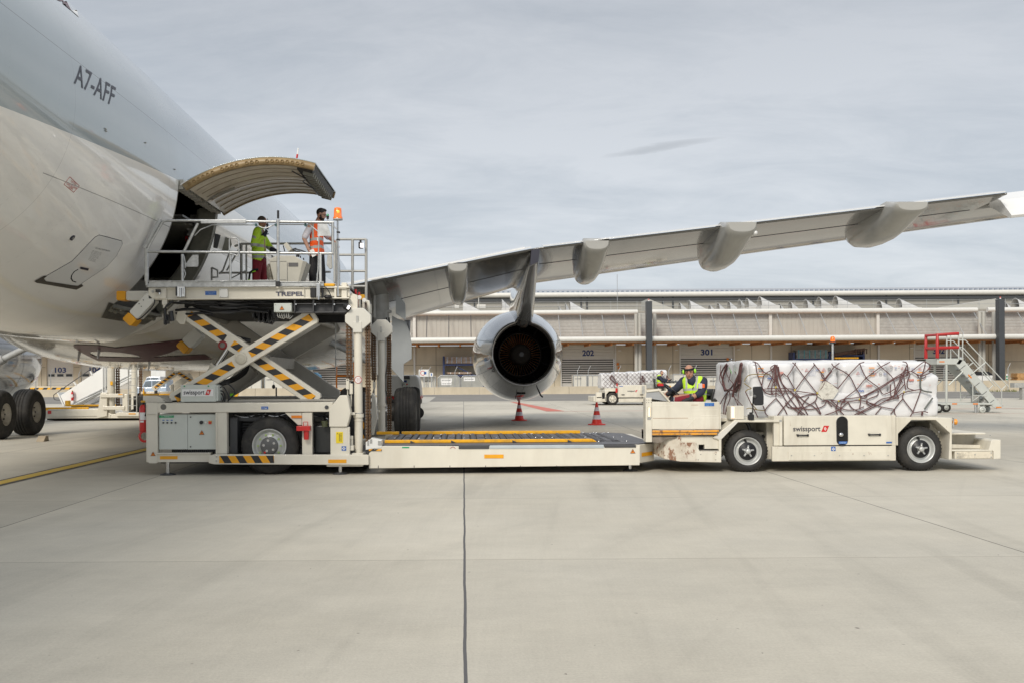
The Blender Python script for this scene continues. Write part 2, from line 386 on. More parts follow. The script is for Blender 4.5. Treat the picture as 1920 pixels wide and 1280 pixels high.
# ================================================================== GROUND
def ground_material():
    m = bpy.data.materials.new('apron_concrete'); m.use_nodes = True
    nt = m.node_tree; n = nt.nodes; l = nt.links; b = n['Principled BSDF']
    tc = n.new('ShaderNodeTexCoord'); sp = n.new('ShaderNodeSeparateXYZ'); l.new(tc.outputs['Object'], sp.inputs[0])
    def mt(op, a, b2=None, c=None):
        q = n.new('ShaderNodeMath'); q.operation = op
        for i, v in enumerate((a, b2, c)):
            if v is None: continue
            if isinstance(v, (int, float)): q.inputs[i].default_value = v
            else: l.new(v, q.inputs[i])
        return q.outputs[0]
    def noise(scale, det, stretch=(1, 1, 1), rot=0, ro=0.55, dist=0):
        mp = n.new('ShaderNodeMapping'); mp.vector_type = 'TEXTURE'; mp.inputs['Scale'].default_value = [1/q for q in stretch]; mp.inputs['Rotation'].default_value = (0, 0, rot)
        l.new(tc.outputs['Object'], mp.inputs[0]); t = n.new('ShaderNodeTexNoise'); l.new(mp.outputs[0], t.inputs[0])
        t.inputs['Scale'].default_value = scale; t.inputs['Detail'].default_value = det; t.inputs['Roughness'].default_value = ro; t.inputs['Distortion'].default_value = dist
        return t.outputs[0]
    # a slow wobble so that no joint is ruler straight
    wob = mt('MULTIPLY', mt('SUBTRACT', noise(0.8, 3), 0.5), 0.022)
    X = mt('ADD', sp.outputs[0], wob); Y = mt('ADD', sp.outputs[1], mt('MULTIPLY', wob, 1.4))
    fx = mt('DIVIDE', X, 5.0); fy = mt('DIVIDE', Y, 4.35)
    # slab tone
    cb = n.new('ShaderNodeCombineXYZ'); l.new(mt('FLOOR', fx), cb.inputs[0]); l.new(mt('FLOOR', fy), cb.inputs[1])
    wn = n.new('ShaderNodeTexWhiteNoise'); wn.noise_dimensions = '2D'; l.new(cb.outputs[0], wn.inputs['Vector'])
    tone = mt('MULTIPLY', mt('SUBTRACT', wn.outputs['Value'], 0.5), 0.16)
    big = mt('MULTIPLY', mt('SUBTRACT', noise(0.22, 4, (1, 0.8, 1)), 0.5), 0.30)
    mid = mt('MULTIPLY', mt('SUBTRACT', noise(1.3, 9, (0.8, 1, 1), 0.05, 0.72), 0.5), 0.42)
    broom = mt('MULTIPLY', mt('SUBTRACT', noise(9, 4, (.5, 9, 1), R(2)), 0.5), 0.2)
    broom2 = mt('MULTIPLY', mt('SUBTRACT', noise(3, 5, (.25, 8, 1), R(87)), 0.5), 0.09)
    diag = mt('MULTIPLY', mt('MAXIMUM', mt('SUBTRACT', noise(0.8, 4, (0.12, 2.4, 1), R(83), 0.5, 0.3), 0.53), 0), -.6)
    diag2 = mt('MULTIPLY', mt('MAXIMUM', mt('SUBTRACT', noise(0.6, 5, (0.12, 3.0, 1), R(62), 0.55, 0.4), 0.56), 0), -.5)
    grain = mt('MULTIPLY', mt('SUBTRACT', noise(55, 4), 0.5), 0.34)
    tot = mt('ADD', mt('ADD', mt('ADD', tone, big), mt('ADD', mid, broom)), mt('ADD', mt('ADD', diag, diag2), mt('ADD', grain, broom2)))
    val = mt('ADD', 1.0, tot)
    base = n.new('ShaderNodeMixRGB'); base.inputs[1].default_value = (0.50, 0.46, 0.378, 1); base.inputs[2].default_value = (0.472, 0.447, 0.388, 1)
    l.new(noise(0.35, 3), base.inputs[0])
    vm = n.new('ShaderNodeVectorMath'); vm.operation = 'SCALE'; l.new(base.outputs[0], vm.inputs[0]); l.new(val, vm.inputs['Scale'])
    def line(f, period, half):     # 1 inside the joint
        d = mt('ABSOLUTE', mt('SUBTRACT', mt('FRACT', mt('ADD', f, 0.5)), 0.5))
        return mt('LESS_THAN', mt('MULTIPLY', d, period), half)
    jx = line(fx, 5.0, 0.0075); centre = mt('LESS_THAN', mt('ABSOLUTE', X), 0.0105)
    jy = line(fy, 4.35, 0.006)
    edge = mt('MULTIPLY', line(fy, 4.35, 0.05), mt('GREATER_THAN', noise(2.5, 6), 0.5))
    def over(cur, fac, col, amt=1.0):
        q = n.new('ShaderNodeMixRGB'); l.new(mt('MULTIPLY', fac, amt) if amt != 1 else fac, q.inputs[0]); l.new(cur, q.inputs[1]); q.inputs[2].default_value = (*col, 1); return q.outputs[0]
    cur = over(vm.outputs[0], edge, (0.50, 0.46, 0.385), 0.35)
    cur = over(cur, jy, (0.17, 0.15, 0.12), 0.8)
    cur = over(cur, jx, (0.055, 0.05, 0.045), 0.9)
    cur = over(cur, centre, (0.10, 0.098, 0.10), 0.95)
    pit = mt('GREATER_THAN', noise(16, 2, ro=0.4), 0.775)
    cur = over(cur, pit, (0.12, 0.10, 0.085), 0.7)
    l.new(cur, b.inputs['Base Color'])
    b.inputs['Roughness'].default_value = 0.72; b.inputs['Specular IOR Level'].default_value = 0.35
    bp = n.new('ShaderNodeBump'); bp.inputs['Strength'].default_value = 0.25; bp.inputs['Distance'].default_value = 0.01
    l.new(noise(60, 4), bp.inputs['Height']); l.new(bp.outputs[0], b.inputs['Normal'])
    return m
def sheet(name, x0, x1, y0, y1, z, m):
    g = MB().add([(x0, y0, z), (x1, y0, z), (x1, y1, z), (x0, y1, z)], [(0, 1, 2, 3)])
    return tag(g.build(name, m, org=(0, 0, 0)), kind='structure')
sheet('apron', -1500, 1500, -300, 2500, 0, ground_material())
ASPH = mat('road_asphalt', (0.20, 0.19, 0.175), 0.8, var=0.15, scale=0.5, dirt=(0.27, 0.255, 0.22), dirt_amt=0.6, dirt_scale=0.3)
sheet('service_road', -600, 600, 64, 88, 0.004, ASPH)
sheet('light_slab', -14, -2.2, 60, 79, 0.008, mat('pale_concrete', (0.42, 0.40, 0.35), 0.7, var=0.08, scale=0.7))
LNY = mat('yellow_line_paint', (0.62, 0.42, 0.05), 0.6, var=0.12, scale=5, dirt=(0.35, 0.30, 0.22), dirt_amt=0.6, dirt_scale=9)
LNB = mat('black_line_border', (0.06, 0.055, 0.05), 0.6, var=0.2, dirt=(0.3, 0.28, 0.24), dirt_amt=0.5, dirt_scale=8)
sheet('line_marking_border', -7.36, -6.94, 5, 82, 0.004, LNB)
sheet('line_marking', -7.27, -7.03, 5, 82, 0.008, LNY)
LNR = mat('red_line_paint', (0.55, 0.13, 0.085), 0.6, var=0.15, scale=4, dirt=(0.38, 0.33, 0.3), dirt_amt=0.5)
g = MB().add([(2.9, 62, .006), (3.2, 62, .006), (4.6, 45.2, .006), (3.75, 45.2, .006)], [(0, 1, 2, 3)])
tag(g.build('red_marking', LNR, org=(0, 0, 0)), kind='structure')
sheet('red_line', 3.75, 60, 45.0, 45.16, 0.005, LNR)
sheet('red_line', 8, 60, 39.6, 39.68, 0.005, LNR)
# a low grass verge at the far right behind the apron
def grass():
    m = MB(); rnd = random.Random(3)
    for i in range(900):
        x = rnd.uniform(45, 75); y = rnd.uniform(86.2, 87.4); h = rnd.uniform(.08, .28); a = rnd.uniform(0, 6.3); t = rnd.uniform(-.1, .1)
        c, s_ = math.cos(a)*.03, math.sin(a)*.03
        m.add([(x-c, y-s_, .004), (x+c, y+s_, .004), (x+t, y, h)], [(0, 1, 2)])
    tag(m.build('grass', mat('verge_grass', (0.16, 0.17, 0.045), 0.8, var=0.4, scale=1)), 'strip of grass and weeds in front of the barrier at far right', 'grass', kind='stuff')
grass()

# ================================================================== TERMINAL
CORR = mat('ribbed_cladding', (0.46, 0.45, 0.41), 0.5, 0.1, var=0.05, scale=1.2)
CORR2 = mat('rough_cladding', (0.42, 0.42, 0.40), 0.6, 0.1, var=0.12, scale=5)
CONC = mat('concrete_wall', (0.62, 0.555, 0.43), 0.8, var=0.10, scale=0.5, dirt=(0.27, 0.22, 0.16), dirt_amt=0.45, dirt_scale=0.35, streak=True)
CONCL = mat('concrete_barrier', (0.48, 0.42, 0.32), 0.8, var=0.12, scale=0.8, dirt=(0.30, 0.25, 0.18), dirt_amt=0.5, dirt_scale=0.9, streak=True)
PIPE = mat('white_pipe_metal', (0.66, 0.65, 0.61), 0.4, 0.1, var=0.05)
DOORM = mat('door_panel', (0.60, 0.59, 0.54), 0.5, var=0.04)
SLAT = mat('door_slat', (0.58, 0.57, 0.54), 0.45, var=0.05)
ROOFM = mat('standing_seam_roof', (0.40, 0.41, 0.43), 0.4, 0.3, var=0.06)
WOOD = mat('soffit_wood', (0.42, 0.17, 0.05), 0.7, var=0.25, scale=2)
ANTH = mat('anthracite_column', (0.055, 0.06, 0.066), 0.5, var=0.08)
HOODM = mat('roof_hood_metal', (0.62, 0.61, 0.59), 0.35, 0.2, var=0.1, scale=2)
GLASS = mat('dark_glass', (0.03, 0.035, 0.04), 0.15, var=0.2)
YF, YW, YB = 94.0, 98.4, 124.0          # canopy edge, wall, upper hall
xl, xr = -70.0, 85.0
term = thing('cargo_terminal', (0, YW, 0), 'long low cargo terminal with corrugated canopy band and numbered roller doors', 'building')
def zp(py, D, px=1100): return w(px, py, D)[1]
zl = zp(641, YF); zl1 = zp(631, YF); zu0 = zp(591, 97); zu1 = zp(581.5, 97)
def ribbed(x0, x1, y, z0, z1, step, depth, horizontal=False):
    m = MB(); n = int((x1-x0)/step) if not horizontal else int((z1-z0)/step); n = max(n, 1)
    vs = []; fs = []
    if horizontal:
        st = (z1-z0)/n
        for i in range(n):
            for a, b in ((0, 0), (0.72, 0), (0.8, depth), (0.92, depth)):
                z = z0+(i+a)*st; vs += [(x0, y+b, z), (x1, y+b, z)]
        vs += [(x0, y, z1), (x1, y, z1)]
    else:
        st = (x1-x0)/n
        for i in range(n):
            for a, b in ((0, 0), (0.72, 0), (0.8, depth), (0.92, depth)):
                x = x0+(i+a)*st; vs += [(x, y+b, z0), (x, y+b, z1)]
        vs += [(x1, y, z0), (x1, y, z1)]
    for k in range(len(vs)//2-1): fs.append((2*k, 2*k+1, 2*k+3, 2*k+2))
    m.add(vs, fs); return m
def wx(px, D, py=650): return w(px, py, D)[0]
# concrete wall with door recesses: wall strips between the doors
doors = [(1053, 1153, '202'), (1276, 1375, '301'), (1715, 1808, '302'), (566, 664, '201')]
small = [(87, 137, '103'), (151, 203, '104'), (30, 71, '102'), (217, 268, '105')]
zt = zp(645.5, YW); ZW = zl-0.15
ops = sorted([(wx(a, YW), wx(b, YW), zt, s) for a, b, s in doors]+[(wx(a, YW), wx(b, YW), zp(655, YW, 110), s) for a, b, s in small])
m = MB(); cur = xl
for a, b, z1, s in ops:
    m.box(cur, a, YW, YW+0.5, 0, ZW); m.box(a, b, YW, YW+0.5, z1, ZW); cur = b
m.box(cur, xr, YW, YW+0.5, 0, ZW)
m.build('wall', CONC, term)
m = MB()
x = xl+1.0
while x < xr:                                       # formwork joints of the precast panels
    if not any(a-0.2 < x < b+0.2 for a, b, z1, s in ops): m.box(x-0.02, x+0.02, YW-0.012, YW, 0, ZW)
    x += 3.9
zj = zp(682, YW); cur = xl
for a, b, z1, s in ops: m.box(cur, a-0.1, YW-0.010, YW, zj-0.02, zj+0.02); cur = b+0.1
m.box(cur, xr, YW-0.010, YW, zj-0.02, zj+0.02)
m.build('wall_joint', mat('dark_joint', (0.20, 0.165, 0.12), 0.9), term)  # joint strips in a darker brown than the wall
for a, b, z1, s in ops:
    big = len(s) and s[0] in '23'
    zs = zp(671, YW) if big else 0
    if big:
        d = ribbed(a, b, YW+0.15, zs, z1, 0.28, 0.03, True).build('roller_door', DOORM, term)
        k = MB(); nsl = 11; st = (zs-0.9)/nsl
        for i in range(nsl): k.box(a, b, YW+0.14, YW+0.2, 0.9+i*st+st*0.42, 0.9+(i+1)*st)
        k.box(a, b, YW+0.14, YW+0.2, 0, 0.9); k.build('slat_panel', SLAT, d)
        k = MB(); k.box(a, b, YW+0.9, YW+0.95, 0, zs+0.05)
        k.build('dark_interior', mat('door_interior', (0.05, 0.05, 0.05), 0.8, var=0.5, scale=0.8), d)
        k = MB()
        k.box(a-0.12, a, YW-0.06, YW, 0, z1+0.12); k.box(b, b+0.12, YW-0.06, YW, 0, z1+0.12); k.box(a, b, YW-0.06, YW, z1, z1+0.12)
        k.build('door_frame', PIPE, d)
        cx = (a+b)/2; k = MB(); vs, fs = text_geo(s, 0.035)
        hgt = 0.60; wd = 1.16; zb = zp(667, YW, 1100)
        k.add([(cx-wd/2+wd*p[0], YW+0.142, zb+hgt*p[1]) for p in vs], fs); k.build('door_number', NAVY, d, fixn=False)
    else:
        d = ribbed(a, b, YW+0.15, 0, z1, 0.3, 0.02, True).build('roller_door', mat('white_door', (0.66, 0.65, 0.61), 0.45, var=0.03), term)
        wn = (b-a)
        for i in range(3):
            k = MB().box(a+wn*(0.05+i*0.33), a+wn*(0.28+i*0.33), YW+0.12, YW+0.148, zp(705, YW, 110), zp(700.5, YW, 110)); k.build('door_window', GLASS, d)
        cx = (a+b)/2; k = MB(); vs, fs = text_geo(s, 0.03); wd = 1.12; zb = zp(698, YW, 110)
        k.add([(cx-wd/2+wd*p[0], YW+0.142, zb+0.52*p[1]) for p in vs], fs); k.build('door_number', NAVY, d, fixn=False)
# canopy: soffit, lower pipe, ribbed band, upper pipe
MB().box(xl, xr, YF+0.2, YW, zl-0.1, zl+0.02).build('soffit', WOOD, term)
m = MB(); x = xl
while x < xr: m.box(x-0.08, x+0.08, YF+0.3, YW-0.05, zl-0.32, zl-0.104); x += 2.05
m.build('soffit_beam', WOOD, term)
bands = [(xl, wx(777, 97), 0), (wx(779, 97), wx(1010, 97), 1), (wx(1010, 97), wx(1444, 97), 0), (wx(1447, 97), wx(1645, 97), 1), (wx(1648, 97), xr, 0)]
for a, b, kind in bands:
    if kind: ribbed(a, b, 97.3, zl+0.03, zu0+0.2, 0.42, 0.025).build('canopy_cladding', CORR, term)
    else: ribbed(a, b, 97.3, zl+0.03, zu0+0.2, 0.30, 0.018, True).build('canopy_cladding', CORR2, term)
MB().cyl((xl, YF, (zl+zl1)/2), (xr, YF, (zl+zl1)/2), (zl1-zl)/2, n=20).build('canopy_pipe', PIPE, term)
cols = [558, 1217, 1876]
segs = [xl]+[wx(c, 93.5) for c in cols]+[xr]
for i in range(len(segs)-1):
    MB().cyl((segs[i]+0.5, 96.8, (zu0+zu1)/2), (segs[i+1]-0.5, 96.8, (zu0+zu1)/2), (zu1-zu0)/2, n=20).build('upper_pipe', PIPE, term)
for c in cols:
    x = wx(c, 93.5); zt2 = zp(566, 93.5)
    col_ = MB().box(x-0.26, x+0.26, 93.2, 93.9, 0, zt2).build('column', ANTH, term, bevel=.02)
    MB().cyl((x, 93.5, zt2), (x, 93.5, zt2+0.12), 0.07).cyl((x, 93.5, zt2+0.12), (x, 93.5, zt2+0.22), 0.06, m=1).build('obstruction_light', [WHITE, mat('red_lamp', (0.7, 0.05, 0.03), 0.3)], col_)
    for dx in (-0.85, -0.5, 0.48, 0.95):
        MB().cyl((x+dx, 95.6, 0), (x+dx, 95.6, zu0), 0.17, n=12).build('downpipe', CORR, term)
px = 760
while px < 1930:
    if not any(abs(px-c) < 24 for c in cols):
        x = wx(px, 96.6)
        if not (890 < px < 1000): MB().cyl((x, 96.6, zu0), (x, 94.3, zl1), 0.035, n=6).build('tie_rod', GALV if px > 1000 else DGREY, term)
    px += 41
for px in (777, 1445, 1646.5):
    x = wx(px, 97); MB().box(x-0.14, x+0.14, 96.95, 97.25, zl, zu0).build('corner_trim', PIPE, term)
    MB().box(wx(px, YW)-0.09, wx(px, YW)+0.09, YW-.2, YW-.004, 0, ZW).build('corner_trim', PIPE, term)
zr = zu1-0.1
MB().box(xl, xr, 97.4, YB, zr-0.3, zr).build('flat_roof', mat('roof_gravel', (0.35, 0.33, 0.29), 0.9, var=0.1), term)
# upper hall
ztop = zp(558, YB); z2 = zp(549, YB)
ribbed(xl, xr, YB, zr, ztop, 0.35, 0.05, True).build('upper_wall', mat('upper_cladding', (0.33, 0.32, 0.29), 0.6, var=0.06), term)
m = MB(); px = 760
for px in (890, 1090, 1101, 1243, 1262, 1398, 1525, 1537, 1662, 1797): m.box(wx(px, YB)-0.1, wx(px, YB)+0.1, YB-0.1, YB-0.004, zr, ztop)
m.build('mullion', ANTH, term)
MB().cyl((xl, YB-0.5, (ztop+z2)/2), (xr, YB-0.5, (ztop+z2)/2), (z2-ztop)/2, n=16).build('roof_gutter', PIPE, term)
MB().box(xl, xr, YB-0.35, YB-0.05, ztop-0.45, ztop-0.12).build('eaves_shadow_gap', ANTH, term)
rz = zp(543, 135)
m = MB().prismx([(YB-0.2, z2-0.15), (135, rz), (150, rz+0.2), (150, z2-2), (YB-0.2, z2-0.4)], xl, xr); m.build('roof', ROOFM, term)
m = MB(); x = xl
while x < xr: m.box(x-0.14, x+0.14, YB-0.05, YB+0.3, z2-0.02, z2+0.22); x += 0.62
m.build('snow_guard', mat('snow_guard_blue', (0.22, 0.26, 0.33), 0.5), term)['kind'] = 'stuff'
# thin roof safety rail
m = MB()
for zz in (1.0, 0.55): m.cyl((wx(800, 98), 98.4, zr+zz), (xr, 98.4, zr+zz), 0.02, n=5, caps=False)
x = wx(800, 98)
while x < xr: m.cyl((x, 98.4, zr), (x, 98.4, zr+1.05), 0.02, n=5, caps=False); x += 2.6
m.build('roof_rail', GALV, term)
for (a, b) in ((1290, 1216), (1700, 1868)):
    x0, x1 = wx(a, 104), wx(b, 104)
    MB().prism([(x0, zr+0.02), (x1, zr+0.02), (x1, zr+1.5 if a > 1500 else zr+1.7)], 104, 108).build('roof_ramp', CORR, term)
hoods = [(1248,1267,573),(1274,1291,567),(1292,1323,563),(1330,1345,571),(1346,1363,568),(1366,1386,565),(1386,1400,561),(1400,1423,559),(1424,1457,556),(1461,1473,569),
 (1481,1499,565),(1510,1530,561),(1535,1560,557),(1566,1602,555),(1603,1625,570),(1648,1680,564),(1685,1721,560),(1903,1935,559),(941,958,561),(1048,1058,574),(1060,1069,568),(1068,1096,565),(1883,1900,566),(868,900,566),(800,838,572)]
def hood_mesh():
    m = MB(); n = 14; r = 1.0
    arch = [(0, math.cos(math.pi*i/n)*0.85, math.sin(math.pi*i/n)*r) for i in range(n+1)]
    inner = [(0.06, y*0.93, z*0.93) for _, y, z in arch]
    vs = arch+[(2.15, y*0.25, 0.03+z*0.05) for _, y, z in arch]
    m.add(vs, [(i, i+1, i+n+2, i+n+1) for i in range(n)], 0, True)
    vs = [(0.0, y*0.95, z*0.95) for _, y, z in arch]+[(0.9, y*0.55, z*0.5) for _, y, z in arch]
    m.add(vs, [(i, i+n+1, i+n+2, i+1) for i in range(n)], 1, True)
    m.add([(0.9, y*0.55, z*0.5) for _, y, z in arch], [tuple(range(n+1))], 1)
    m.add(arch+[(0.0, y*0.95, z*0.95) for _, y, z in arch], [(i, i+n+1, i+n+2, i+1) for i in range(n)], 0)
    m.box(-0.1, 2.2, -0.9, 0.9, -0.5, 0.0, 0)
    return m
proto = None
for a, b, yt in hoods:
    hor = VY-(a-VX)*ROLL
    D = 100*(703.6-555.5)/max(hor-yt, 110); x0 = wx(a, D, 570); x1 = wx(b, D, 570); zz = zp(yt, D, a)
    if proto is None:
        proto = hood_mesh().build('roof_hood', [HOODM, mat('hood_inside', (0.30, 0.29, 0.27), 0.6)], term); o = proto
    else:
        o = proto.copy(); COL.objects.link(o); o.parent = term
    s = (x1-x0)/2.2; o.location = (0, 0, 0)
    k = 1.0
    # mesh verts are stored relative to the terminal origin
    o.scale = (s, 1, 1); base = zz-1.0
    o.location = (x0, D-YW, base)
# the hood prototype mesh was built at the world origin: shift its vertices back
for v in proto.data.vertices: v.co.y += YW
for px, py0, py1, wdt in ((857, 562, 578, 8), (903, 571, 578, 16)):
    a = wx(px-wdt/2, 99); b = wx(px+wdt/2, 99)
    MB().box(a, b, 99, 99.6, zp(py1, 99, px), zp(py0, 99, px)).build('roof_box', PIPE, term)
x = wx(898, 100); MB().cyl((x, 100, zr), (x, 100, zp(553, 100)), 0.04, n=6).build('lamp_post', PIPE, term)
x = wx(1158, 100); MB().cyl((x, 100, zr), (x, 100, zp(515, 100)), 0.03, n=6).build('antenna', GALV, term)
for px, py in ((1158, 682), (1160, 689), (1842, 690), (1364, 673)):
    x, z = w(px, py, YW); MB().box(x-.1, x+.1, YW-.14, YW, z-.12, z+.12).build('wall_signal', ORANGE, term)
for px, py in ((1162, 657), (1268, 656), (1384, 655), (1709, 652), (1819, 651)):
    x, z = w(px, py, YW); MB().box(x-.14, x+.14, YW-.14, YW, z-.04, z+.04).build('wall_lamp', WHITE, term)

# concrete barrier in front of the terminal
def barrier(name, x0, x1, y, h, lab):
    m = MB(); x = x0; k = 0
    while x < x1-0.1:
        xe = min(x+4.0, x1); m.prismx([(y-0.22, 0), (y-0.12, h), (y+0.12, h), (y+0.22, 0)], x, xe-0.025); x = xe
    return tag(m.build(name, CONCL), lab, 'barrier')
barrier('concrete_barrier', wx(60, 89, 740), wx(1755, 89, 730), 89, 0.66, 'long low concrete barrier across the apron in front of the terminal')
barrier('dock_wall', wx(1756, 91, 720), wx(2050, 91, 720), 91, 0.95, 'taller concrete kerb wall behind the passenger steps at far right')
# loading dock kerb with hazard stripes at far left
m = MB(); zt_ = zp(723, 95, 100); x0, x1 = wx(52, 95), wx(150, 95)
m.box(x0, x1, 95, 98.3, 0, zt_, 2)
hazard(m, (x0, zt_-0.35), (x1, zt_-0.35), 0.42, 94.99, 0.42, 0.8)
tag(m.build('loading_dock', [YEL2, HBLK, CONC]), 'raised loading dock edge with yellow and black stripes below door 103', 'loading dock')

# ------------------------------------------------------------------ fence on the barrier
fen = thing('fence', (0, 90, 0), 'thin wire fence posts standing behind the concrete barrier', 'fence')
for px in (787, 803, 853, 1083, 1103, 1160, 1254, 1302, 1350, 1420, 1560, 1694, 1770, 1792, 1842, 95, 148, 67, 1890):
    x = wx(px, 90, 700); MB().tube([(x, 90, 0), (x, 90, 2.05), (x+0.22, 90, 2.5)], 0.033, 6).build('post', GALV, fen)

# ------------------------------------------------------------------ goods behind the barrier
ALU = mat('container_aluminium', (0.42, 0.42, 0.39), 0.4, 0.5, var=0.15, scale=1.5)
CONTW = mat('container_panel', (0.60, 0.58, 0.52), 0.5, 0.0, var=0.07, scale=1)
YG = 92.0
def container(a, b, t, lab, m0, cut=True, words=(), D=YG, u=735):
    x0, z1 = w(a, t, D); x1, _ = w(b, t, D); ro = thing('air_container', ((x0+x1)/2, D+0.8, 0), lab, 'container', 'air cargo containers behind the barrier')
    c = 0.25 if cut else 0.0
    pts = [(x0, 0.1), (x0, z1-c), (x0+c, z1), (x1-c, z1), (x1, z1-c), (x1, 0.1)] if cut else [(x0, 0.1), (x0, z1), (x1, z1), (x1, 0.1)]
    MB().prism(pts, D, D+1.5).build('body', m0, ro, bevel=0.02)
    fr = MB()
    for p, q in zip(pts, pts[1:]):
        fr.cyl((p[0], D-0.012, p[1]), (q[0], D-0.012, q[1]), 0.045, n=6)
    fr.cyl(((x0+x1)/2, D-0.01, 0.1), ((x0+x1)/2, D-0.01, z1), 0.03, n=6)
    fr.build('frame', GALV, ro)
    for (wa, wb, wt, wu, txt, plate) in words:
        if plate: rectP(MB(), wa-1.5, wb+1.5, wt-1.5, wu+1.5, D, D-0.03).build('label_plate', WHITE, ro)
        k = MB(); textP(k, txt, wa, wb, wt, wu, D, D-0.035); k.build('lettering', TXT, ro, fixn=False)
    return ro
container(788, 817, 706, 'pale panelled container at the left end of the container row', CONTW, False, [(793, 811, 711, 715, 'Liesbach', False)])
container(821, 862, 703, 'silver container with a large white lettered label beside the engine', ALU, True, [(828, 846, 710, 714, 'jettainer', True), (829, 845, 717, 719.5, 'THE AIR CARRIER', True)])
container(864, 905, 704, 'dented silver container half hidden behind the engine left edge', ALU, True, [(871, 889, 708, 712, 'jettainer', True)])
container(1075, 1102, 703, 'white refrigerated container unit with orange sticker left of the distant tractor', CONTW, False, [(1078, 1090, 708, 710, 'ENVIROTAINER', False)])
container(1100, 1122, 703, 'white refrigerated container second from the distant tractor load', CONTW, False)
container(496, 530, 704, 'white container seen between the scissor arms', CONTW, False, [(500, 512, 709, 712, 'Liesbach', False)])
container(452, 490, 703, 'white panelled container behind the lower scissor arm crossing', CONTW, False)
container(1262, 1300, 701, 'pale tarpaulin covered container behind the tractor driver left shoulder', CONTW, False)
container(1325, 1349, 706, 'low white container right behind the driver seat', CONTW, False, [(1331, 1342, 712, 715, 'saver', False)])
container(420, 446, 700, 'white container with dark vents left of the scissor crossing', CONTW, False)
def kiosk(a, b, t, u, lab, D=91.5):
    x0, z1 = w(a, t, D); x1, z0 = w(b, u, D)
    ro = thing('sign_board', ((x0+x1)/2, D, 0), lab, 'sign')
    MB().box(x0, x1, D, D+.08, z0, z1).build('panel', WHITEP, ro)
    cx = (x0+x1)/2; MB().box(cx-.05, cx+.05, D+.02, D+.07, 0, z0).build('post', GALV, ro)
    if b-a > 10:
        k = MB().lathe([(0, .17), (0, .22)], (x0+.28*(x1-x0)+.1, D-.006, (z0+z1)/2), 'y', 20); k.add([(cx, D-.006, (z0+z1)/2-.12), (cx+.22, D-.006, (z0+z1)/2-.12), (cx+.22, D-.006, (z0+z1)/2+.12), (cx, D-.006, (z0+z1)/2+.12)], [(0, 1, 2, 3)], 1)
        k.build('pictogram', [RED, BLUE], ro, fixn=False)
    else:
        MB().box(x0+.1, x1-.1, D-.006, D, (z0+z1)/2-.1, (z0+z1)/2+.12).build('pictogram', BLUE, ro)
kiosk(785, 805, 692, 705, 'white notice board with prohibition sign above the containers')
kiosk(806, 812, 698, 705, 'small blue and white sign right of the notice board')
# racks
RACKB = mat('rack_blue', (0.04, 0.06, 0.16), 0.5, var=0.1)
WRAPG = mat('wrapped_pallet_goods', (0.42, 0.30, 0.22), 0.6, var=0.4, scale=4, dirt=(0.6, 0.6, 0.62), dirt_amt=0.7, dirt_scale=3)
def rack(a, b, levels, top, lab, D=96.8):
    x0 = wx(a, D, 690); x1 = wx(b, D, 690); zt = zp(top, D, a)
    ro = thing('storage_rack', ((x0+x1)/2, D, 0), lab, 'rack')
    for x in (x0, x1): MB().box(x-.09, x+.09, D, D+1.4, 0, zt).build('upright', RACKB, ro)
    for py in levels:
        z = zp(py, D, a); MB().box(x0+.1, x1-.1, D-.02, D+1.38, z-.14, z).build('shelf', RACKB, ro)
    m = MB(); m.bar((x0+(x1-x0)*.3, zp(levels[0], D, a)-.2), (x0+(x1-x0)*.75, zp(levels[-1], D, a)), .12, D+.3, D+.36); m.build('brace', RACKB, ro)
    return ro, x0, x1
rack(832, 905, (682, 702), 667, 'blue storage rack against the wall left of the engine')
def goods(a, b, t, u, m0, lab, D=96.6, kind='bundle', straps=5, sc=None):
    x0, z1 = w(a, t, D); x1, z0 = w(b, u, D); ro = thing('wrapped_load', ((x0+x1)/2, D+.6, z0), lab, 'load')
    k = MB(); n = 7
    for i in range(n):
        za = z0+(z1-z0)*i/n; k.box(x0+random.uniform(0, .12), x1-random.uniform(0, .12), D+.05, D+1.1, za, za+(z1-z0)/n*0.82)
    k.build('stacked_goods', m0, ro)
    k = MB()
    for i in range(straps):
        x = x0+(x1-x0)*(i+.5)/straps; k.box(x-.03, x+.03, D+.03, D+.045, z0, z1)
    k.build('strap', sc or WHITE, ro)
goods(834, 905, 668.5, 680, WRAPG, 'long bundle of brown goods strapped on the upper rack shelf', straps=8, sc=mat('pale_blue_strap', (0.45, 0.55, 0.7), 0.5))
goods(837, 885, 697, 700, WRAPG, 'flat stack of planks on the lower rack shelf', straps=3)
rack(1489, 1556, (672,), 660, 'blue rack carrying a teal strapped load behind the cargo')
goods(1493, 1554, 655.5, 671, mat('net_bundle', (0.25, 0.27, 0.27), 0.6, var=0.5, scale=5), 'bundle of grey pallets held by teal straps on the rack', straps=6, sc=mat('teal_strap', (0.05, 0.36, 0.42), 0.5))
rack(1563, 1620, (665, 674), 658, 'blue rack right of the amber beacon behind the cargo')
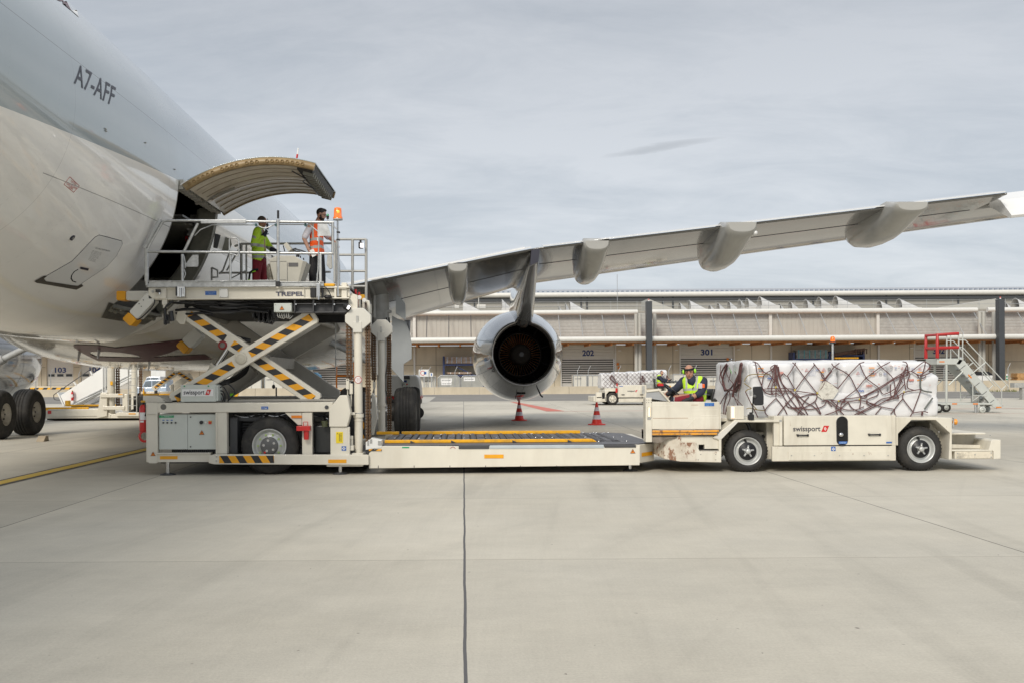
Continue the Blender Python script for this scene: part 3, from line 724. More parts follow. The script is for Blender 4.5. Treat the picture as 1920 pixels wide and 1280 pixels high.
def plank():
    D = 96.4; m = MB(); a = Vector(w(1560, 666, D)); b = Vector(w(1622, 655, D)); m.bar(a, b, .28, D, D+.5)
    a = Vector(w(1600, 655, D)); b = Vector(w(1624, 655, D))
    for i in range(5): m.bar(Vector(w(1603+i*5, 655, D)), Vector(w(1603+i*5, 663, D)), .08, D-.3, D-.2)
    m.bar(Vector(w(1601, 654.5, D)), Vector(w(1624, 654.5, D)), .1, D-.32, D-.18)
    tag(m.build('wooden_frame', mat('brown_frame', (0.12, 0.07, 0.05), 0.7, var=0.3)), 'brown slatted frame lying sloped on the rack right of the beacon', 'frame')
    m = MB(); a = w(1566, 669.5, 96); b = w(1610, 672, 96); m.box(a[0], b[0], 96, 96.7, b[1], a[1])
    tag(m.build('folded_netting', YEL2), 'folded yellow netting lying on the rack shelf', 'netting')
plank()
# white skip, boards and post at right, behind the steps
D = 93; x0, z1 = w(1826, 698, D); x1, _ = w(1862, 698, D)
ro = thing('waste_skip', ((x0+x1)/2, D, 0), 'white skip with black lid behind the passenger steps', 'skip')
MB().prism([(x0+.3, .1), (x0, z1-.25), (x1, z1-.25), (x1-.3, .1)], D, D+1.6).build('tub', WHITEP, ro, bevel=.03)
MB().prism([(x0-.02, z1-.24), (x0+.4, z1+.1), (x1-.4, z1+.1), (x1+.02, z1-.24)], D-.03, D+1.63).build('lid', BLACK, ro)
D = 92.5; m = MB(); rr = random.Random(1)
for i in range(7):
    a, z = w(1906+rr.uniform(0, 3), 712-i*1.9, D); m.box(a, a+3.4, D, D+1.1, z, z+.085)
    for k in range(3): m.box(a+.2+k*1.3, a+.35+k*1.3, D+.05, D+1.0, z-.02, z)
m.box(*[w(1907, 712, D)[0], w(1907, 712, D)[0]+.2], D, D+1, 0, w(1907, 712, D)[1]); m.box(w(1907, 712, D)[0]+3, w(1907, 712, D)[0]+3.2, D, D+1, 0, w(1907, 712, D)[1])
tag(m.build('timber_stack', mat('raw_timber', (0.50, 0.28, 0.11), 0.7, var=0.3, scale=3)), 'stack of raw timber boards at the far right edge', 'timber')
m = MB(); x, z = w(1888, 700, 91); m.cyl((x, 91, 0), (x, 91, z), .07, n=10);
for i in range(3): m.cyl((x, 91, z-.2-i*.24), (x, 91, z-.32-i*.24), .075, n=10, m=1)
tag(m.build('marker_post', [WHITE, GREEN]), 'green and white marker post beside the timber stack', 'post')
m = MB(); x, _ = w(1913, 700, 60); _, z0 = w(1913, 728, 60); z1 = w(1913, 717, 60)[1]
m.box(x-.35, x+1.6, 60, 60.5, z1-.28, z1); m.box(x+.15, x+.5, 60.05, 60.4, 0, z1-.28)
tag(m.build('grey_stand', GALVD), 'grey steel stand cut by the right edge of the picture', 'stand')

# orange framed steel steps behind the lift posts
def orange_steps():
    D = 46.0
    ro = thing('orange_steps', (w(645, 700, D)[0], D, 0), 'orange tubular guard frame behind the lift posts', 'frame')
    m = MB()
    for px in (631, 664): m.boxP(px-1.3, px+1.3, 679, 775, D, D, D+.06)
    m.build('upright', ORANGE, ro)
    m = MB()
    for py in (680, 704, 731): m.boxP(632, 663, py-1.3, py+1.3, D, D+.005, D+.055)
    m.build('rail', ORANGE, ro)
orange_steps()

# ------------------------------------------------------------------ traffic cones
def cone(px, py_top, py_base, lab):
    D = 1.6*F/(py_base-(VY-(px-VX)*ROLL)-0.5); x = w(px, py_base, D)[0]; h = w(px, py_top, D)[1]
    ro = thing('traffic_cone', (x, D, 0), lab, 'traffic cone', 'red and white traffic cones')
    MB().lathe([(0, .0), (0, .285), (.02, .29), (.035, .27), (.04, .19), (.06, .17)], (x, D, 0), 'z', 24).build('base', mat('cone_red', (0.72, 0.035, 0.02), 0.45, var=0.1), ro)
    r0, r1 = .165, .028; q = [0, .18, .39, .58, .76, 1.0]; m = MB()
    for i in range(5):
        za = .06+(h-.06)*q[i]; zb = .06+(h-.06)*q[i+1]
        m.lathe([(za, r0+(r1-r0)*q[i]), (zb, r0+(r1-r0)*q[i+1])], (x, D, 0), 'z', 24, m=(0, 1, 0, 1, 0)[i])
    m.lathe([(h, r1), (h+.004, 0)], (x, D, 0), 'z', 24)
    m.build('cone_body', [MATS['cone_red'], mat('reflective_band', (0.70, 0.64, 0.68), 0.4, var=0.08, scale=20)], ro)
cone(973.5, 750, 788, 'red and white traffic cone standing below the engine')
cone(1119, 753, 796, 'red and white traffic cone standing left of the tractor cab')
# ================================================================== AIRCRAFT
AXC, ZC, RF = -7.76, 5.15, 2.82
def fus(y):            # centre height, radius and lower radius of the fuselage at distance y (tail is towards the camera)
    if y < 18:
        t = 18-y; b = 0.03*t*t if t < 3.5 else 0.3675+0.21*(t-3.5)
        if b > 3: b = 3
        return ZC+.1*b, RF-.12*b, RF-.9*b
    if y > 45:
        t = (y-45)/10.0; k = math.sqrt(max(0.0, 1-t*t)); r = RF*k+0.02; return ZC-0.5*t*t, r, r
    return ZC, RF, RF
def fuselage_paint():
    m = bpy.data.materials.new('aircraft_paint'); m.use_nodes = True
    nt = m.node_tree; n = nt.nodes; l = nt.links; b = n['Principled BSDF']
    tc = n.new('ShaderNodeTexCoord'); sp = n.new('ShaderNodeSeparateXYZ'); l.new(tc.outputs['Object'], sp.inputs[0])
    def mt(op, a, b2=None):
        q = n.new('ShaderNodeMath'); q.operation = op
        for i, v in enumerate((a, b2)):
            if v is None: continue
            if isinstance(v, (int, float)): q.inputs[i].default_value = v
            else: l.new(v, q.inputs[i])
        return q.outputs[0]
    X, Y, Z = sp.outputs[0], sp.outputs[1], sp.outputs[2]
    line = mt('ADD', mt('MULTIPLY', mt('SUBTRACT', mt('MINIMUM', Y, 20.2), 17.2), 0.06), 5.03)
    up = mt('GREATER_THAN', Z, line)
    ns = n.new('ShaderNodeTexNoise'); ns.inputs['Scale'].default_value = 0.9; ns.inputs['Detail'].default_value = 6; l.new(tc.outputs['Object'], ns.inputs[0])
    mx = n.new('ShaderNodeMixRGB'); l.new(up, mx.inputs[0]); mx.inputs[1].default_value = (0.86, 0.845, 0.81, 1); mx.inputs[2].default_value = (0.38, 0.43, 0.455, 1)
    def seam(v, pos, half):
        return mt('LESS_THAN', mt('ABSOLUTE', mt('SUBTRACT', v, pos)), half)
    right = mt('GREATER_THAN', X, 0.0)
    s1 = seam(Z, 5.78, 0.006); s2 = mt('MULTIPLY', seam(Z, 4.22, 0.005), mt('GREATER_THAN', Y, 12.7)); s3 = mt('MULTIPLY', seam(Z, 3.98, 0.005), mt('LESS_THAN', Y, 12.0))
    per = mt('MAXIMUM', seam(mt('FRACT', mt('MULTIPLY', Y, 1/3.9)), 0.32, 0.0010), mt('MULTIPLY', seam(mt('FRACT', mt('MULTIPLY', Y, 1/1.3)), 0.6, 0.002), mt('MULTIPLY', seam(mt('FRACT', mt('MULTIPLY', Z, 16)), 0.5, 0.2), 0.8)))
    s4 = mt('MULTIPLY', seam(Z, 6.9, 0.005), mt('GREATER_THAN', Y, 8))
    tot = mt('MAXIMUM', mt('MAXIMUM', s1, s2), mt('MAXIMUM', mt('MAXIMUM', s3, s4), mt('MULTIPLY', per, 0.5)))
    m2 = n.new('ShaderNodeMixRGB'); l.new(mt('MULTIPLY', tot, 0.7), m2.inputs[0]); l.new(mx.outputs[0], m2.inputs[1]); m2.inputs[2].default_value = (0.14, 0.135, 0.13, 1)
    rp = n.new('ShaderNodeMapRange'); l.new(ns.outputs[0], rp.inputs[0]); rp.inputs[3].default_value = 0.93; rp.inputs[4].default_value = 1.04
    vm = n.new('ShaderNodeVectorMath'); vm.operation = 'SCALE'; l.new(m2.outputs[0], vm.inputs[0]); l.new(rp.outputs[0], vm.inputs['Scale'])
    l.new(vm.outputs[0], b.inputs['Base Color'])
    b.inputs['Roughness'].default_value = 0.12; b.inputs['Coat Weight'].default_value = 0.6; b.inputs['Coat Roughness'].default_value = 0.03
    # skins are never perfectly fair: long soft waves
    wv = n.new('ShaderNodeTexNoise'); wv.inputs['Scale'].default_value = 1.6; wv.inputs['Detail'].default_value = 2; l.new(tc.outputs['Object'], wv.inputs[0])
    bp = n.new('ShaderNodeBump'); bp.inputs['Strength'].default_value = 0.10; bp.inputs['Distance'].default_value = 0.02; l.new(wv.outputs[0], bp.inputs['Height'])
    l.new(bp.outputs[0], b.inputs['Normal']); l.new(bp.outputs[0], b.inputs['Coat Normal'])
    return m
PLANE = fuselage_paint()
PLANEW = mat('aircraft_white', (0.70, 0.70, 0.69), 0.14, var=0.03, coat=0.5, dirt=(0.45, 0.42, 0.36), dirt_amt=0.25, dirt_scale=1.5)
FAIR = mat('fairing_paint', (0.60, 0.57, 0.51), 0.14, var=0.05, coat=0.5, dirt=(0.33, 0.28, 0.22), dirt_amt=0.35, dirt_scale=1.2)
WINGG = mat('wing_grey_paint', (0.12, 0.117, 0.107), 0.16, var=0.10, scale=0.8, coat=0.5, dirt=(0.15, 0.135, 0.115), dirt_amt=0.6, dirt_scale=0.9)
CANOE = mat('fairing_grey', (0.38, 0.375, 0.35), 0.22, var=0.08, coat=0.4, dirt=(0.26, 0.24, 0.20), dirt_amt=0.3, dirt_scale=1.5)
NAC = mat('nacelle_paint', (0.27, 0.28, 0.30), 0.10, 0.35, var=0.06, coat=0.7, dirt=(0.22, 0.21, 0.20), dirt_amt=0.35, dirt_scale=1.0)
LIP = mat('nozzle_titanium', (0.42, 0.41, 0.40), 0.28, 0.8, var=0.1)
PLUM = mat('plum_emblem', (0.085, 0.018, 0.03), 0.35, var=0.1, spec=.3)
FRAMEG = mat('primer_grey', (0.19, 0.185, 0.15), 0.55, var=0.25, scale=5)
GOLD = mat('bronze_primer', (0.27, 0.19, 0.09), 0.45, var=0.25, scale=7, dirt=(0.25, 0.16, 0.07), dirt_amt=0.6)
DOORIN = mat('door_lining', (0.66, 0.59, 0.47), 0.3, var=0.08, scale=2, coat=0.3, dirt=(0.30, 0.23, 0.15), dirt_amt=0.6, dirt_scale=2.5)
plane = thing('freighter_aircraft', (AXC, 20, 0), 'large white and grey freighter aircraft with open aft cargo door seen from behind', 'aircraft')

Y0, Y1 = 17.35, 20.15; TH0, TH1 = -3.6, -53.6
def fusp(y, th, off=0.0):
    zc_, r, q = fus(y); s_ = math.sin(R(th)); return Vector((AXC+(r+off)*math.cos(R(th)), y, zc_+((q if s_ < 0 else r)+off)*s_))
ths = [TH1+(TH0-TH1)*i/18 for i in range(19)]+[TH0+(360-50.0)*i/110 for i in range(1, 110)]
ys = [-9, -6, -3, 0, 2, 4, 5, 6, 7, 8, 9, 10, 11, 12, 13, 14, 14.5, 15, 15.6, 16.2, 16.8, Y0, 18, 18.8, 19.5, Y1, 21, 22, 24, 27, 31, 36, 41, 45, 48, 51, 53, 54.3, 54.9, 55]
m = MB(); nt_ = len(ths)
for y in ys:
    for t in ths: m.v.append(tuple(fusp(y, t)))
for j in range(len(ys)-1):
    for i in range(nt_):
        if ys[j] >= Y0-1e-6 and ys[j+1] <= Y1+1e-6 and i < 18: continue
        m.f.append([j*nt_+i, j*nt_+(i+1) % nt_, (j+1)*nt_+(i+1) % nt_, (j+1)*nt_+i]); m.m.append(0); m.s.append(True)
m.f.append(list(range(nt_))); m.m.append(0); m.s.append(False)
ft = plane.location.copy(); plane.location = (AXC, 0, 0)      # object coordinates of the paint use true y and z
fuselage = m.build('fuselage', PLANE, plane)
def inside(p):
    zc_, r, q = fus(p.y); return ((p.x-AXC)/r)**2+((p.z-zc_)/(q if p.z < zc_ else r))**2 < 1
def hit(px, py, off=0.006):        # where a line of sight meets the fuselage skin
    d = pixdir(px, py); t = 4.0; prev = None
    while t < 60:
        p = CAMP+d*t
        if inside(p): break
        t += 0.02
    a, b = t-0.02, t
    for _ in range(30):
        c = (a+b)/2; p = CAMP+d*c
        if inside(p): b = c
        else: a = c
    p = CAMP+d*b; zc_, r, q = fus(p.y); th = math.degrees(math.atan2((p.z-zc_)/(q if p.z < zc_ else r), (p.x-AXC)/r))
    return p.y, th, fusp(p.y, th, off)
def skin_poly(name, pts, m0, par, off=0.006, step=6):
    mm = MB(); P = []
    for i in range(len(pts)):
        a = pts[i]; b = pts[(i+1) % len(pts)]; k = max(1, int(math.hypot(b[0]-a[0], b[1]-a[1])/step))
        P += [(a[0]+(b[0]-a[0])*j/k, a[1]+(b[1]-a[1])*j/k) for j in range(k)]
    bm = bmesh.new(); vs = [bm.verts.new((x, y, 0)) for x, y in P]; f = bm.faces.new(vs); bmesh.ops.triangulate(bm, faces=[f])
    for _ in range(2):
        bmesh.ops.subdivide_edges(bm, edges=[e for e in bm.edges if e.calc_length() > step*2], cuts=1)
        bmesh.ops.triangulate(bm, faces=bm.faces[:])
    bm.verts.index_update()
    mm.add([hit(v.co.x, v.co.y, off)[2] for v in bm.verts], [[v.index for v in f.verts] for f in bm.faces], 0, True); bm.free()
    return mm.build(name, m0, par, fixn=False)
def skin_line(mm, pts, rad=0.006, m=0, closed=False):
    P = list(pts)+([pts[0]] if closed else []); Q = []
    for a, b in zip(P, P[1:]):
        k = max(1, int(math.hypot(b[0]-a[0], b[1]-a[1])/7)); Q += [(a[0]+(b[0]-a[0])*j/k, a[1]+(b[1]-a[1])*j/k) for j in range(k)]
    Q.append(P[-1]); mm.tube([hit(x, y, 0.0)[2] for x, y in Q], rad, 5, m); return mm
# registration along the skin
def skin_text(txt, a_bl, a_tl, b_br, b_tr, m0, par, name='lettering', bold=0.0, off=0.006):
    y0, t0, _ = hit(*a_bl); ya, t1, _ = hit(*a_tl); y1, t2, _ = hit(*b_br); yb, t3, _ = hit(*b_tr)
    vs, fs = text_geo(txt, bold); mm = MB(); P = []
    for u, v in vs:
        yy = (y0*(1-v)+ya*v)*(1-u)+(y1*(1-v)+yb*v)*u; th = (t0*(1-v)+t1*v)*(1-u)+(t2*(1-v)+t3*v)*u
        P.append(fusp(yy, th, off))
    mm.add(P, fs); return mm.build(name, m0, par, fixn=False)
skin_text('A7-AFF', (138, 157), (142, 118), (210, 200), (217, 165), TXT, fuselage, 'registration', 0.004)
k = MB(); skin_line(k, [(131, 332), (149, 349), (138, 361), (120, 346)], .004, 0, True); k.build('notice_outline', REDT, fuselage)
for txt, a, b, c, d in (('CAUTION', (132, 341.5), (133, 337), (142, 348.5), (143, 344)), ('FLIGHT RECORDER', (124, 346), (125, 342), (143, 356), (144, 352)), ('HERE', (128, 352), (129, 348.5), (136, 357), (137, 353))):
    skin_text(txt, a, b, c, d, REDT, fuselage, 'notice_text')
# burgundy tail paint running down the aft fuselage
skin_poly('tail_paint', [(86, -30), (108, -30), (133, 20), (129, 17), (129, 13), (124, 13), (123, 8), (118, 8), (117, 3), (112, 3), (106, 0)], PLUM, fuselage, .005)
skin_poly('tail_paint_edge', [(108, -30), (128, -30), (136, 0), (148, 33), (133, 20)], WHITE, fuselage, .005)
# bulk cargo door
bulk = skin_poly('bulk_door', [(186, 441), (228, 452), (229, 458), (218, 480), (200, 500), (152, 532), (145, 536), (86, 527), (82, 522), (88, 517), (135, 490), (178, 445)], PLANEW, plane, .004, 8)
k = MB(); skin_line(k, [(186, 441), (228, 452), (229, 458), (218, 480), (200, 500), (152, 532)], .006); skin_line(k, [(186, 441), (178, 445), (135, 490), (88, 517)], .005); k.build('door_gap', TXT, bulk)
skin_poly('sill_plate', [(82, 517), (64, 527), (68, 530), (143, 543), (156, 536), (152, 532), (145, 536), (86, 527), (82, 522), (88, 517)], mat('sill_metal', (0.10, 0.09, 0.075), 0.4, 0.4, var=0.2), plane, .008, 6)
skin_text('BULK CARGO DOOR OPERATION', (178, 466), (179, 463.5), (205, 472), (206, 469.5), TXT, bulk, 'door_placard', 0, .01)
for i in range(9):
    skin_text('OPEN CLOSE PUSH TURN'[(i % 3):], (172-i*0.9, 470+i*2.1), (172.3-i*0.9, 469+i*2.1), (189-i*1.7+(i % 3), 474.5+i*2.1), (189.3-i*1.7+(i % 3), 473.5+i*2.1), TXT, bulk, 'door_placard', 0, .01)
k = MB(); skin_line(k, [(146, 505), (139, 509), (134, 516), (133, 522), (136, 527), (142, 529)], .012); k.build('handle_arc', HOLE, bulk)
skin_poly('door_handle', [(149, 501), (152, 500), (166, 503), (164, 507), (150, 504)], TXT, bulk, .012)
p = hit(135.5, 446, .01); nrm = (p[2]-Vector((AXC, p[0], fus(p[0])[0]))).normalized()
MB().cyl(p[2]-nrm*.02, p[2]+nrm*.004, .045, n=16).cyl(p[2], p[2]+nrm*.008, .022, n=12, m=1).build('drain_port', [TXT, STEEL], plane)
for q in ((197, 242), (198, 246), (327, 318), (272, 268)):
    c = hit(*q, .01)[2]; MB().ell(c, (.012, .03, .012)).build('static_vent', GALVD, plane)

# cargo door opening: frame around the cut and a dark hold behind
def arcframe(y, wd, th0, th1, r_in, r_out, m0, name):
    mm = MB(); n = 18; vs = []
    for i in range(n+1):
        t = th0+(th1-th0)*i/n
        for r in (r_in, r_out):
            for dy in (0, wd):
                vs.append((AXC+(RF+r)*math.cos(R(t)), y+dy, ZC+(RF+r)*math.sin(R(t))))
    for i in range(n):
        a = i*4; b = a+4
        mm.add([vs[a], vs[a+1], vs[b+1], vs[b]], [(0, 1, 2, 3)]); mm.add([vs[a+2], vs[a+3], vs[b+3], vs[b+2]], [(0, 1, 2, 3)])
        mm.add([vs[a], vs[a+2], vs[b+2], vs[b]], [(0, 1, 2, 3)]); mm.add([vs[a+1], vs[a+3], vs[b+3], vs[b+1]], [(0, 1, 2, 3)])
    return mm.build(name, m0, plane)
arcframe(Y1-0.16, 0.155, TH0, TH1, -0.34, -0.006, FRAMEG, 'door_frame')
arcframe(Y1-0.02, 0.25, TH0, TH1, -0.42, -0.36, FRAMEG, 'door_frame')
arcframe(Y0+0.003, 0.05, TH0, TH1, -0.3, -0.006, FRAMEG, 'door_frame')
# sill with latch fittings
mm = MB(); a = fusp(18, TH1, -0.006); mm.box(a.x-0.75, a.x-0.0, Y0+.01, Y1-.01, a.z-0.06, a.z+0.0)
sill = mm.build('sill', FRAMEG, plane)
mm = MB(); b_ = fusp(18, TH1-7.5, 0.012); n_ = 22;
for i in range(n_):
    pass
vs = []
for i in range(9):
    t = TH1-8.0*i/8
    vs += [tuple(fusp(Y0-0.25+0.55*(i/8.0), t, 0.008)), tuple(fusp(Y1-0.1, t, 0.008))]
mm.add(vs, [(2*i, 2*i+1, 2*i+3, 2*i+2) for i in range(8)], 0, True); mm.build('sill_guard', mat('sill_guard_metal', (0.13, 0.12, 0.10), 0.35, 0.5, var=0.5, scale=9), plane, fixn=False)
mm = MB()
for i in range(10):
    c = fusp(Y0+.15+i*.27, TH1-2.6-(i % 2)*0.3, .02); mm.cyl(c-Vector((.02, 0, -.03)), c+Vector((.02, 0, -.03)), .06, .03, n=10)
mm.build('latch_fitting', FRAMEG, sill)
# hinge beam with fingers above the opening
hb = MB(); hx, hz = AXC+(RF-.05)*math.cos(R(TH0+.6)), ZC+(RF-.05)*math.sin(R(TH0+.6))
hb.box(hx-.1, hx+.05, Y0, Y1, hz-.06, hz+.03); hinge = hb.build('hinge', FRAMEG, plane)
for i in range(14):
    y = Y0+.06+i*.2; MB().box(hx-.03, hx+.115, y, y+.11, hz-.11, hz+.055).build('hinge_lug', mat('hinge_white', (0.55, 0.53, 0.47), 0.4, var=0.1), hinge)
# hold interior
HOLD = mat('hold_lining', (0.50, 0.48, 0.43), 0.6, var=0.12)
cx = AXC+1.9
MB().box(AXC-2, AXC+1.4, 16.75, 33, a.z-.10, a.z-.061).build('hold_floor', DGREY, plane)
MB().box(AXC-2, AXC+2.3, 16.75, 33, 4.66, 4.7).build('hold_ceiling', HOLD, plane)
MB().box(AXC-2.03, AXC-2, 16.75, 33, 2.9, 4.7).build('hold_wall', HOLE, plane)  # near-black walls: the darkness of the hold is put into the colour
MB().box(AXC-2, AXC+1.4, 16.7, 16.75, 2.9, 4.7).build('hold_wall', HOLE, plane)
# forward panel with equipment that faces the opening
pan = MB(); ypn = Y1+.3
outl = [(AXC+(RF-.4)*math.cos(R(t)), ZC+(RF-.4)*math.sin(R(t))) for t in range(-52, -9, 6)]
xin = w(353, 400, ypn)[0]
pan.prism([(xin, outl[0][1])]+outl+[(xin, outl[-1][1])], ypn, ypn+.04)
panel = pan.build('side_lining', HOLD, plane)
k = MB(); k.boxP(357, 392, 403, 425, ypn, ypn-.02, ypn-.001); k.build('control_panel', mat('lining_light', (0.36, 0.35, 0.32), 0.5, var=0.1), panel)
k = MB(); [k.cyl(w3(x, y, ypn-.045), w3(x, y, ypn-.02), .02, n=8) for x in (352, 354) for y in (410, 420, 430, 440, 452, 462)]; k.build('rivet_row', GALVD, panel)
c = w3(352, 448, ypn-.02); MB().lathe([(0, .045), (0, .058)], c, 'y', 20).add([c+Vector((-.05, -.004, .04)), c+Vector((-.035, -.004, .055)), c+Vector((.05, -.004, -.04)), c+Vector((.035, -.004, -.055))], [(0, 1, 2, 3)]).build('prohibition_sign', RED, panel, fixn=False)
k = MB(); k.boxP(378, 384, 415, 419, ypn, ypn-.05, ypn-.022); k.boxP(362, 366, 418, 422, ypn, ypn-.05, ypn-.022); k.build('switch', BLACK, panel)
k = MB(); k.box(hx-.75, hx-.25, Y0+1.3, Y0+2.2, 4.62, 4.655); k.build('ceiling_light', mat('off_lamp', (0.1, 0.1, 0.1), .3), plane)
for yb in (17.9, 18.6, 19.4):
    MB().box(AXC+1.2, AXC+2.35, yb, yb+.07, 4.58, 4.655).build('ceiling_rib', FRAMEG, plane)
# small open service panel and markings beyond the cargo door
c1 = w3(404, 452, 21.2)
k = MB(); k.polyP([(408, 441), (422, 444), (432, 448), (434, 458), (431, 466), (426, 470), (411, 469), (404, 464)], 21.0, 21.0, 21.05); k.build('service_panel', FRAMEG, plane, bevel=.01)
skin_poly('service_recess', [(403, 438), (413, 441), (407, 466), (400, 465)], HOLE, plane, .01)
skin_text('PULL TO OPEN DOOR', (362, 526), (364, 520), (372, 523), (376, 517), TXT, fuselage, 'notice_text')

# open cargo door: a curved shell swung up about the hinge
cdoor_pts = []
hgx, hgz = AXC+(RF+.02)*math.cos(R(TH0)), ZC+(RF+.02)*math.sin(R(TH0))
SW = R(147.0/1.0)
def door_pt(th, off, y):   # rotate the closed shell about the hinge axis
    x = AXC+(RF+off)*math.cos(R(th))-hgx; z = ZC+(RF+off)*math.sin(R(th))-hgz
    c, s = math.cos(DSW), math.sin(DSW); return Vector((hgx+x*c-z*s, y, hgz+x*s+z*c))
# closed chord direction: from the hinge to the sill; open it so that it points outwards and slightly up
cz = ZC+RF*math.sin(R(TH1))-hgz; cxx = AXC+RF*math.cos(R(TH1))-hgx
DSW = R(8.5)-math.atan2(cz, cxx)
n = 24
def shell(off0, off1, y0, y1, t0, t1, n=24):
    rings = []
    for i in range(n+1):
        t = t0+(t1-t0)*i/n
        rings.append([door_pt(t, off0, y0), door_pt(t, off0, y1), door_pt(t, off1, y1), door_pt(t, off1, y0)])
    return rings
cd = MB().loft(shell(-0.005, 0.012, Y0+.012, Y1-.012, TH0, TH1), 0, True).build('cargo_door', PLANE, plane)
MB().loft(shell(-0.115, -0.10, Y0+.09, Y1-.09, TH0+-1.5, TH1+3), 0, True).build('door_lining', DOORIN, cd)
MB().loft(shell(-0.13, -0.006, Y0+.012, Y0+.085, TH0-.6, TH1), 0, True).build('door_side_frame', GOLD, cd)
MB().loft(shell(-0.13, -0.006, Y1-.085, Y1-.012, TH0-.6, TH1), 0, True).build('door_side_frame', GOLD, cd)
k = MB()
for i in range(24):
    if i in (6, 11, 15): continue
    t = TH0-3-i*1.85; p = door_pt(t, -0.068, Y0+.011); k.lathe([(0, .033), (-.012, .03), (-.012, .018), (0, .016)], p, 'y', 14)
k.build('lightening_boss', mat('bronze_dark', (.22, .14, .05), .5, var=.2), cd, fixn=False)
for i in range(7):
    y = Y0+.38+i*.34; MB().loft(shell(-0.124, -0.114, y, y+.03, TH0-3, TH1+5), 0, True).build('lining_strip', mat('lining_strip', (0.36, 0.29, 0.2), .5, var=.2), cd)
MB().loft(shell(-0.16, -0.02, Y0+.1, Y1-.1, TH1+.5, TH1+6.5, 4), 0, True).build('latch_beam', DARK, cd)
k = MB()
for i in range(13):
    y = Y0+.2+i*.195; k.loft(shell(-0.21, -0.14, y, y+.07, TH1+.3, TH1+4.5, 3), 0, False)
k.build('latch_hook', FRAMEG, cd)
k = MB(); k.tube([door_pt(TH1+9, -.17, Y0+.3), door_pt(TH1+5, -.2, Y0+.7), door_pt(TH1+8, -.18, Y0+1.2), door_pt(TH1+4, -.2, Y0+1.9), door_pt(TH1+7, -.17, Y1-.3)], .012); k.build('cable', BLACK, cd)
for yy in (18.75,):
    a0 = Vector((hx-.02, yy, hz-.12)); b0 = door_pt(TH0-15, -.2, yy-.35)
    MB().cyl(a0, b0, .028, n=8).cyl(a0, a0+(b0-a0)*.45, .045, n=8).build('door_actuator', GREYARM, plane)
p = door_pt(TH1+9, 0.01, Y0+.35); MB().tube([p, p+Vector((.05, 0, .05)), p+Vector((.065, 0, .13))], .018).build('drain_mast', RED, cd)
MB().tube([p+Vector((.065, 0, .13)), p+Vector((.08, 0, .24))], .014).build('drain_mast_tip', WHITE, cd)
MB().cyl((hx-.03, Y0+.1, hz-.1), (hx-.5, Y0+1.5, hz-.25), .025, n=8).build('hinge_rod', FRAMEG, plane)

# wing-body fairing
def fair_ring(y):
    t = (y-20.5)/(43-20.5); t = min(max(t, 0), 1)
    e = min(1, (y-20.5)/9.5); e = math.sin(e*math.pi/2)**0.75
    e2 = min(1, (44-y)/7.0); e2 = math.sqrt(max(e2, 0)); q = e*e2
    hw = 2.1+2.6*q; zb = 2.42-0.60*q; zt = 3.25+0.55*q
    pts = []; n = 48
    for i in range(n):
        a = 2*math.pi*i/n; c, s = math.cos(a), math.sin(a)
        ex = 0.82-.24*q
        x = AXC+hw*math.copysign(abs(c)**ex, c); z = zt+(zt-zb)*math.copysign(abs(s)**ex, s) if s < 0 else zt+0.4*s
        pts.append(Vector((x, y, z)))
    return pts
fy = [20.5, 20.8, 21.3, 22, 23, 24, 25.2, 26.5, 28, 30, 33, 36, 39, 41.5, 43, 43.8]
fairing = MB().loft([fair_ring(y) for y in fy], 0, True).build('belly_fairing', FAIR, plane)
def bvh_of(ob):
    off = Vector((0, 0, 0)); q = ob
    while q is not None: off = off+Vector(q.location); q = q.parent
    return BVHTree.FromPolygons([v.co+off for v in ob.data.vertices], [tuple(p.vertices) for p in ob.data.polygons])
fb = bvh_of(fairing)
def proj_poly(bv, pts, name, m0, par, off=.012, step=5, holes=None):
    P = []
    for i in range(len(pts)):
        a = pts[i]; b = pts[(i+1) % len(pts)]; k = max(1, int(math.hypot(b[0]-a[0], b[1]-a[1])/step))
        P += [(a[0]+(b[0]-a[0])*j/k, a[1]+(b[1]-a[1])*j/k) for j in range(k)]
    bm = bmesh.new(); f = bm.faces.new([bm.verts.new((x, y, 0)) for x, y in P]); bmesh.ops.triangulate(bm, faces=[f])
    for _ in range(2):
        bmesh.ops.subdivide_edges(bm, edges=[e for e in bm.edges if e.calc_length() > step*2], cuts=1); bmesh.ops.triangulate(bm, faces=bm.faces[:])
    bm.verts.index_update(); V = []
    for v in bm.verts:
        d = pixdir(v.co.x, v.co.y); h_, nn, _, _ = bv.ray_cast(CAMP, d)
        if h_ is None: V.append(None); continue
        if nn.dot(d) > 0: nn = -nn
        V.append(h_+nn*off)
    fs = [[v.index for v in f.verts] for f in bm.faces if all(V[v.index] is not None for v in f.verts)]
    V = [v if v is not None else Vector((0, 0, -5)) for v in V]; bm.free()
    used = sorted({i for f in fs for i in f}); mp = {o: i for i, o in enumerate(used)}
    if not fs: return None
    return MB().add([V[i] for i in used], [[mp[i] for i in f] for f in fs], 0, True).build(name, m0, par, fixn=False)
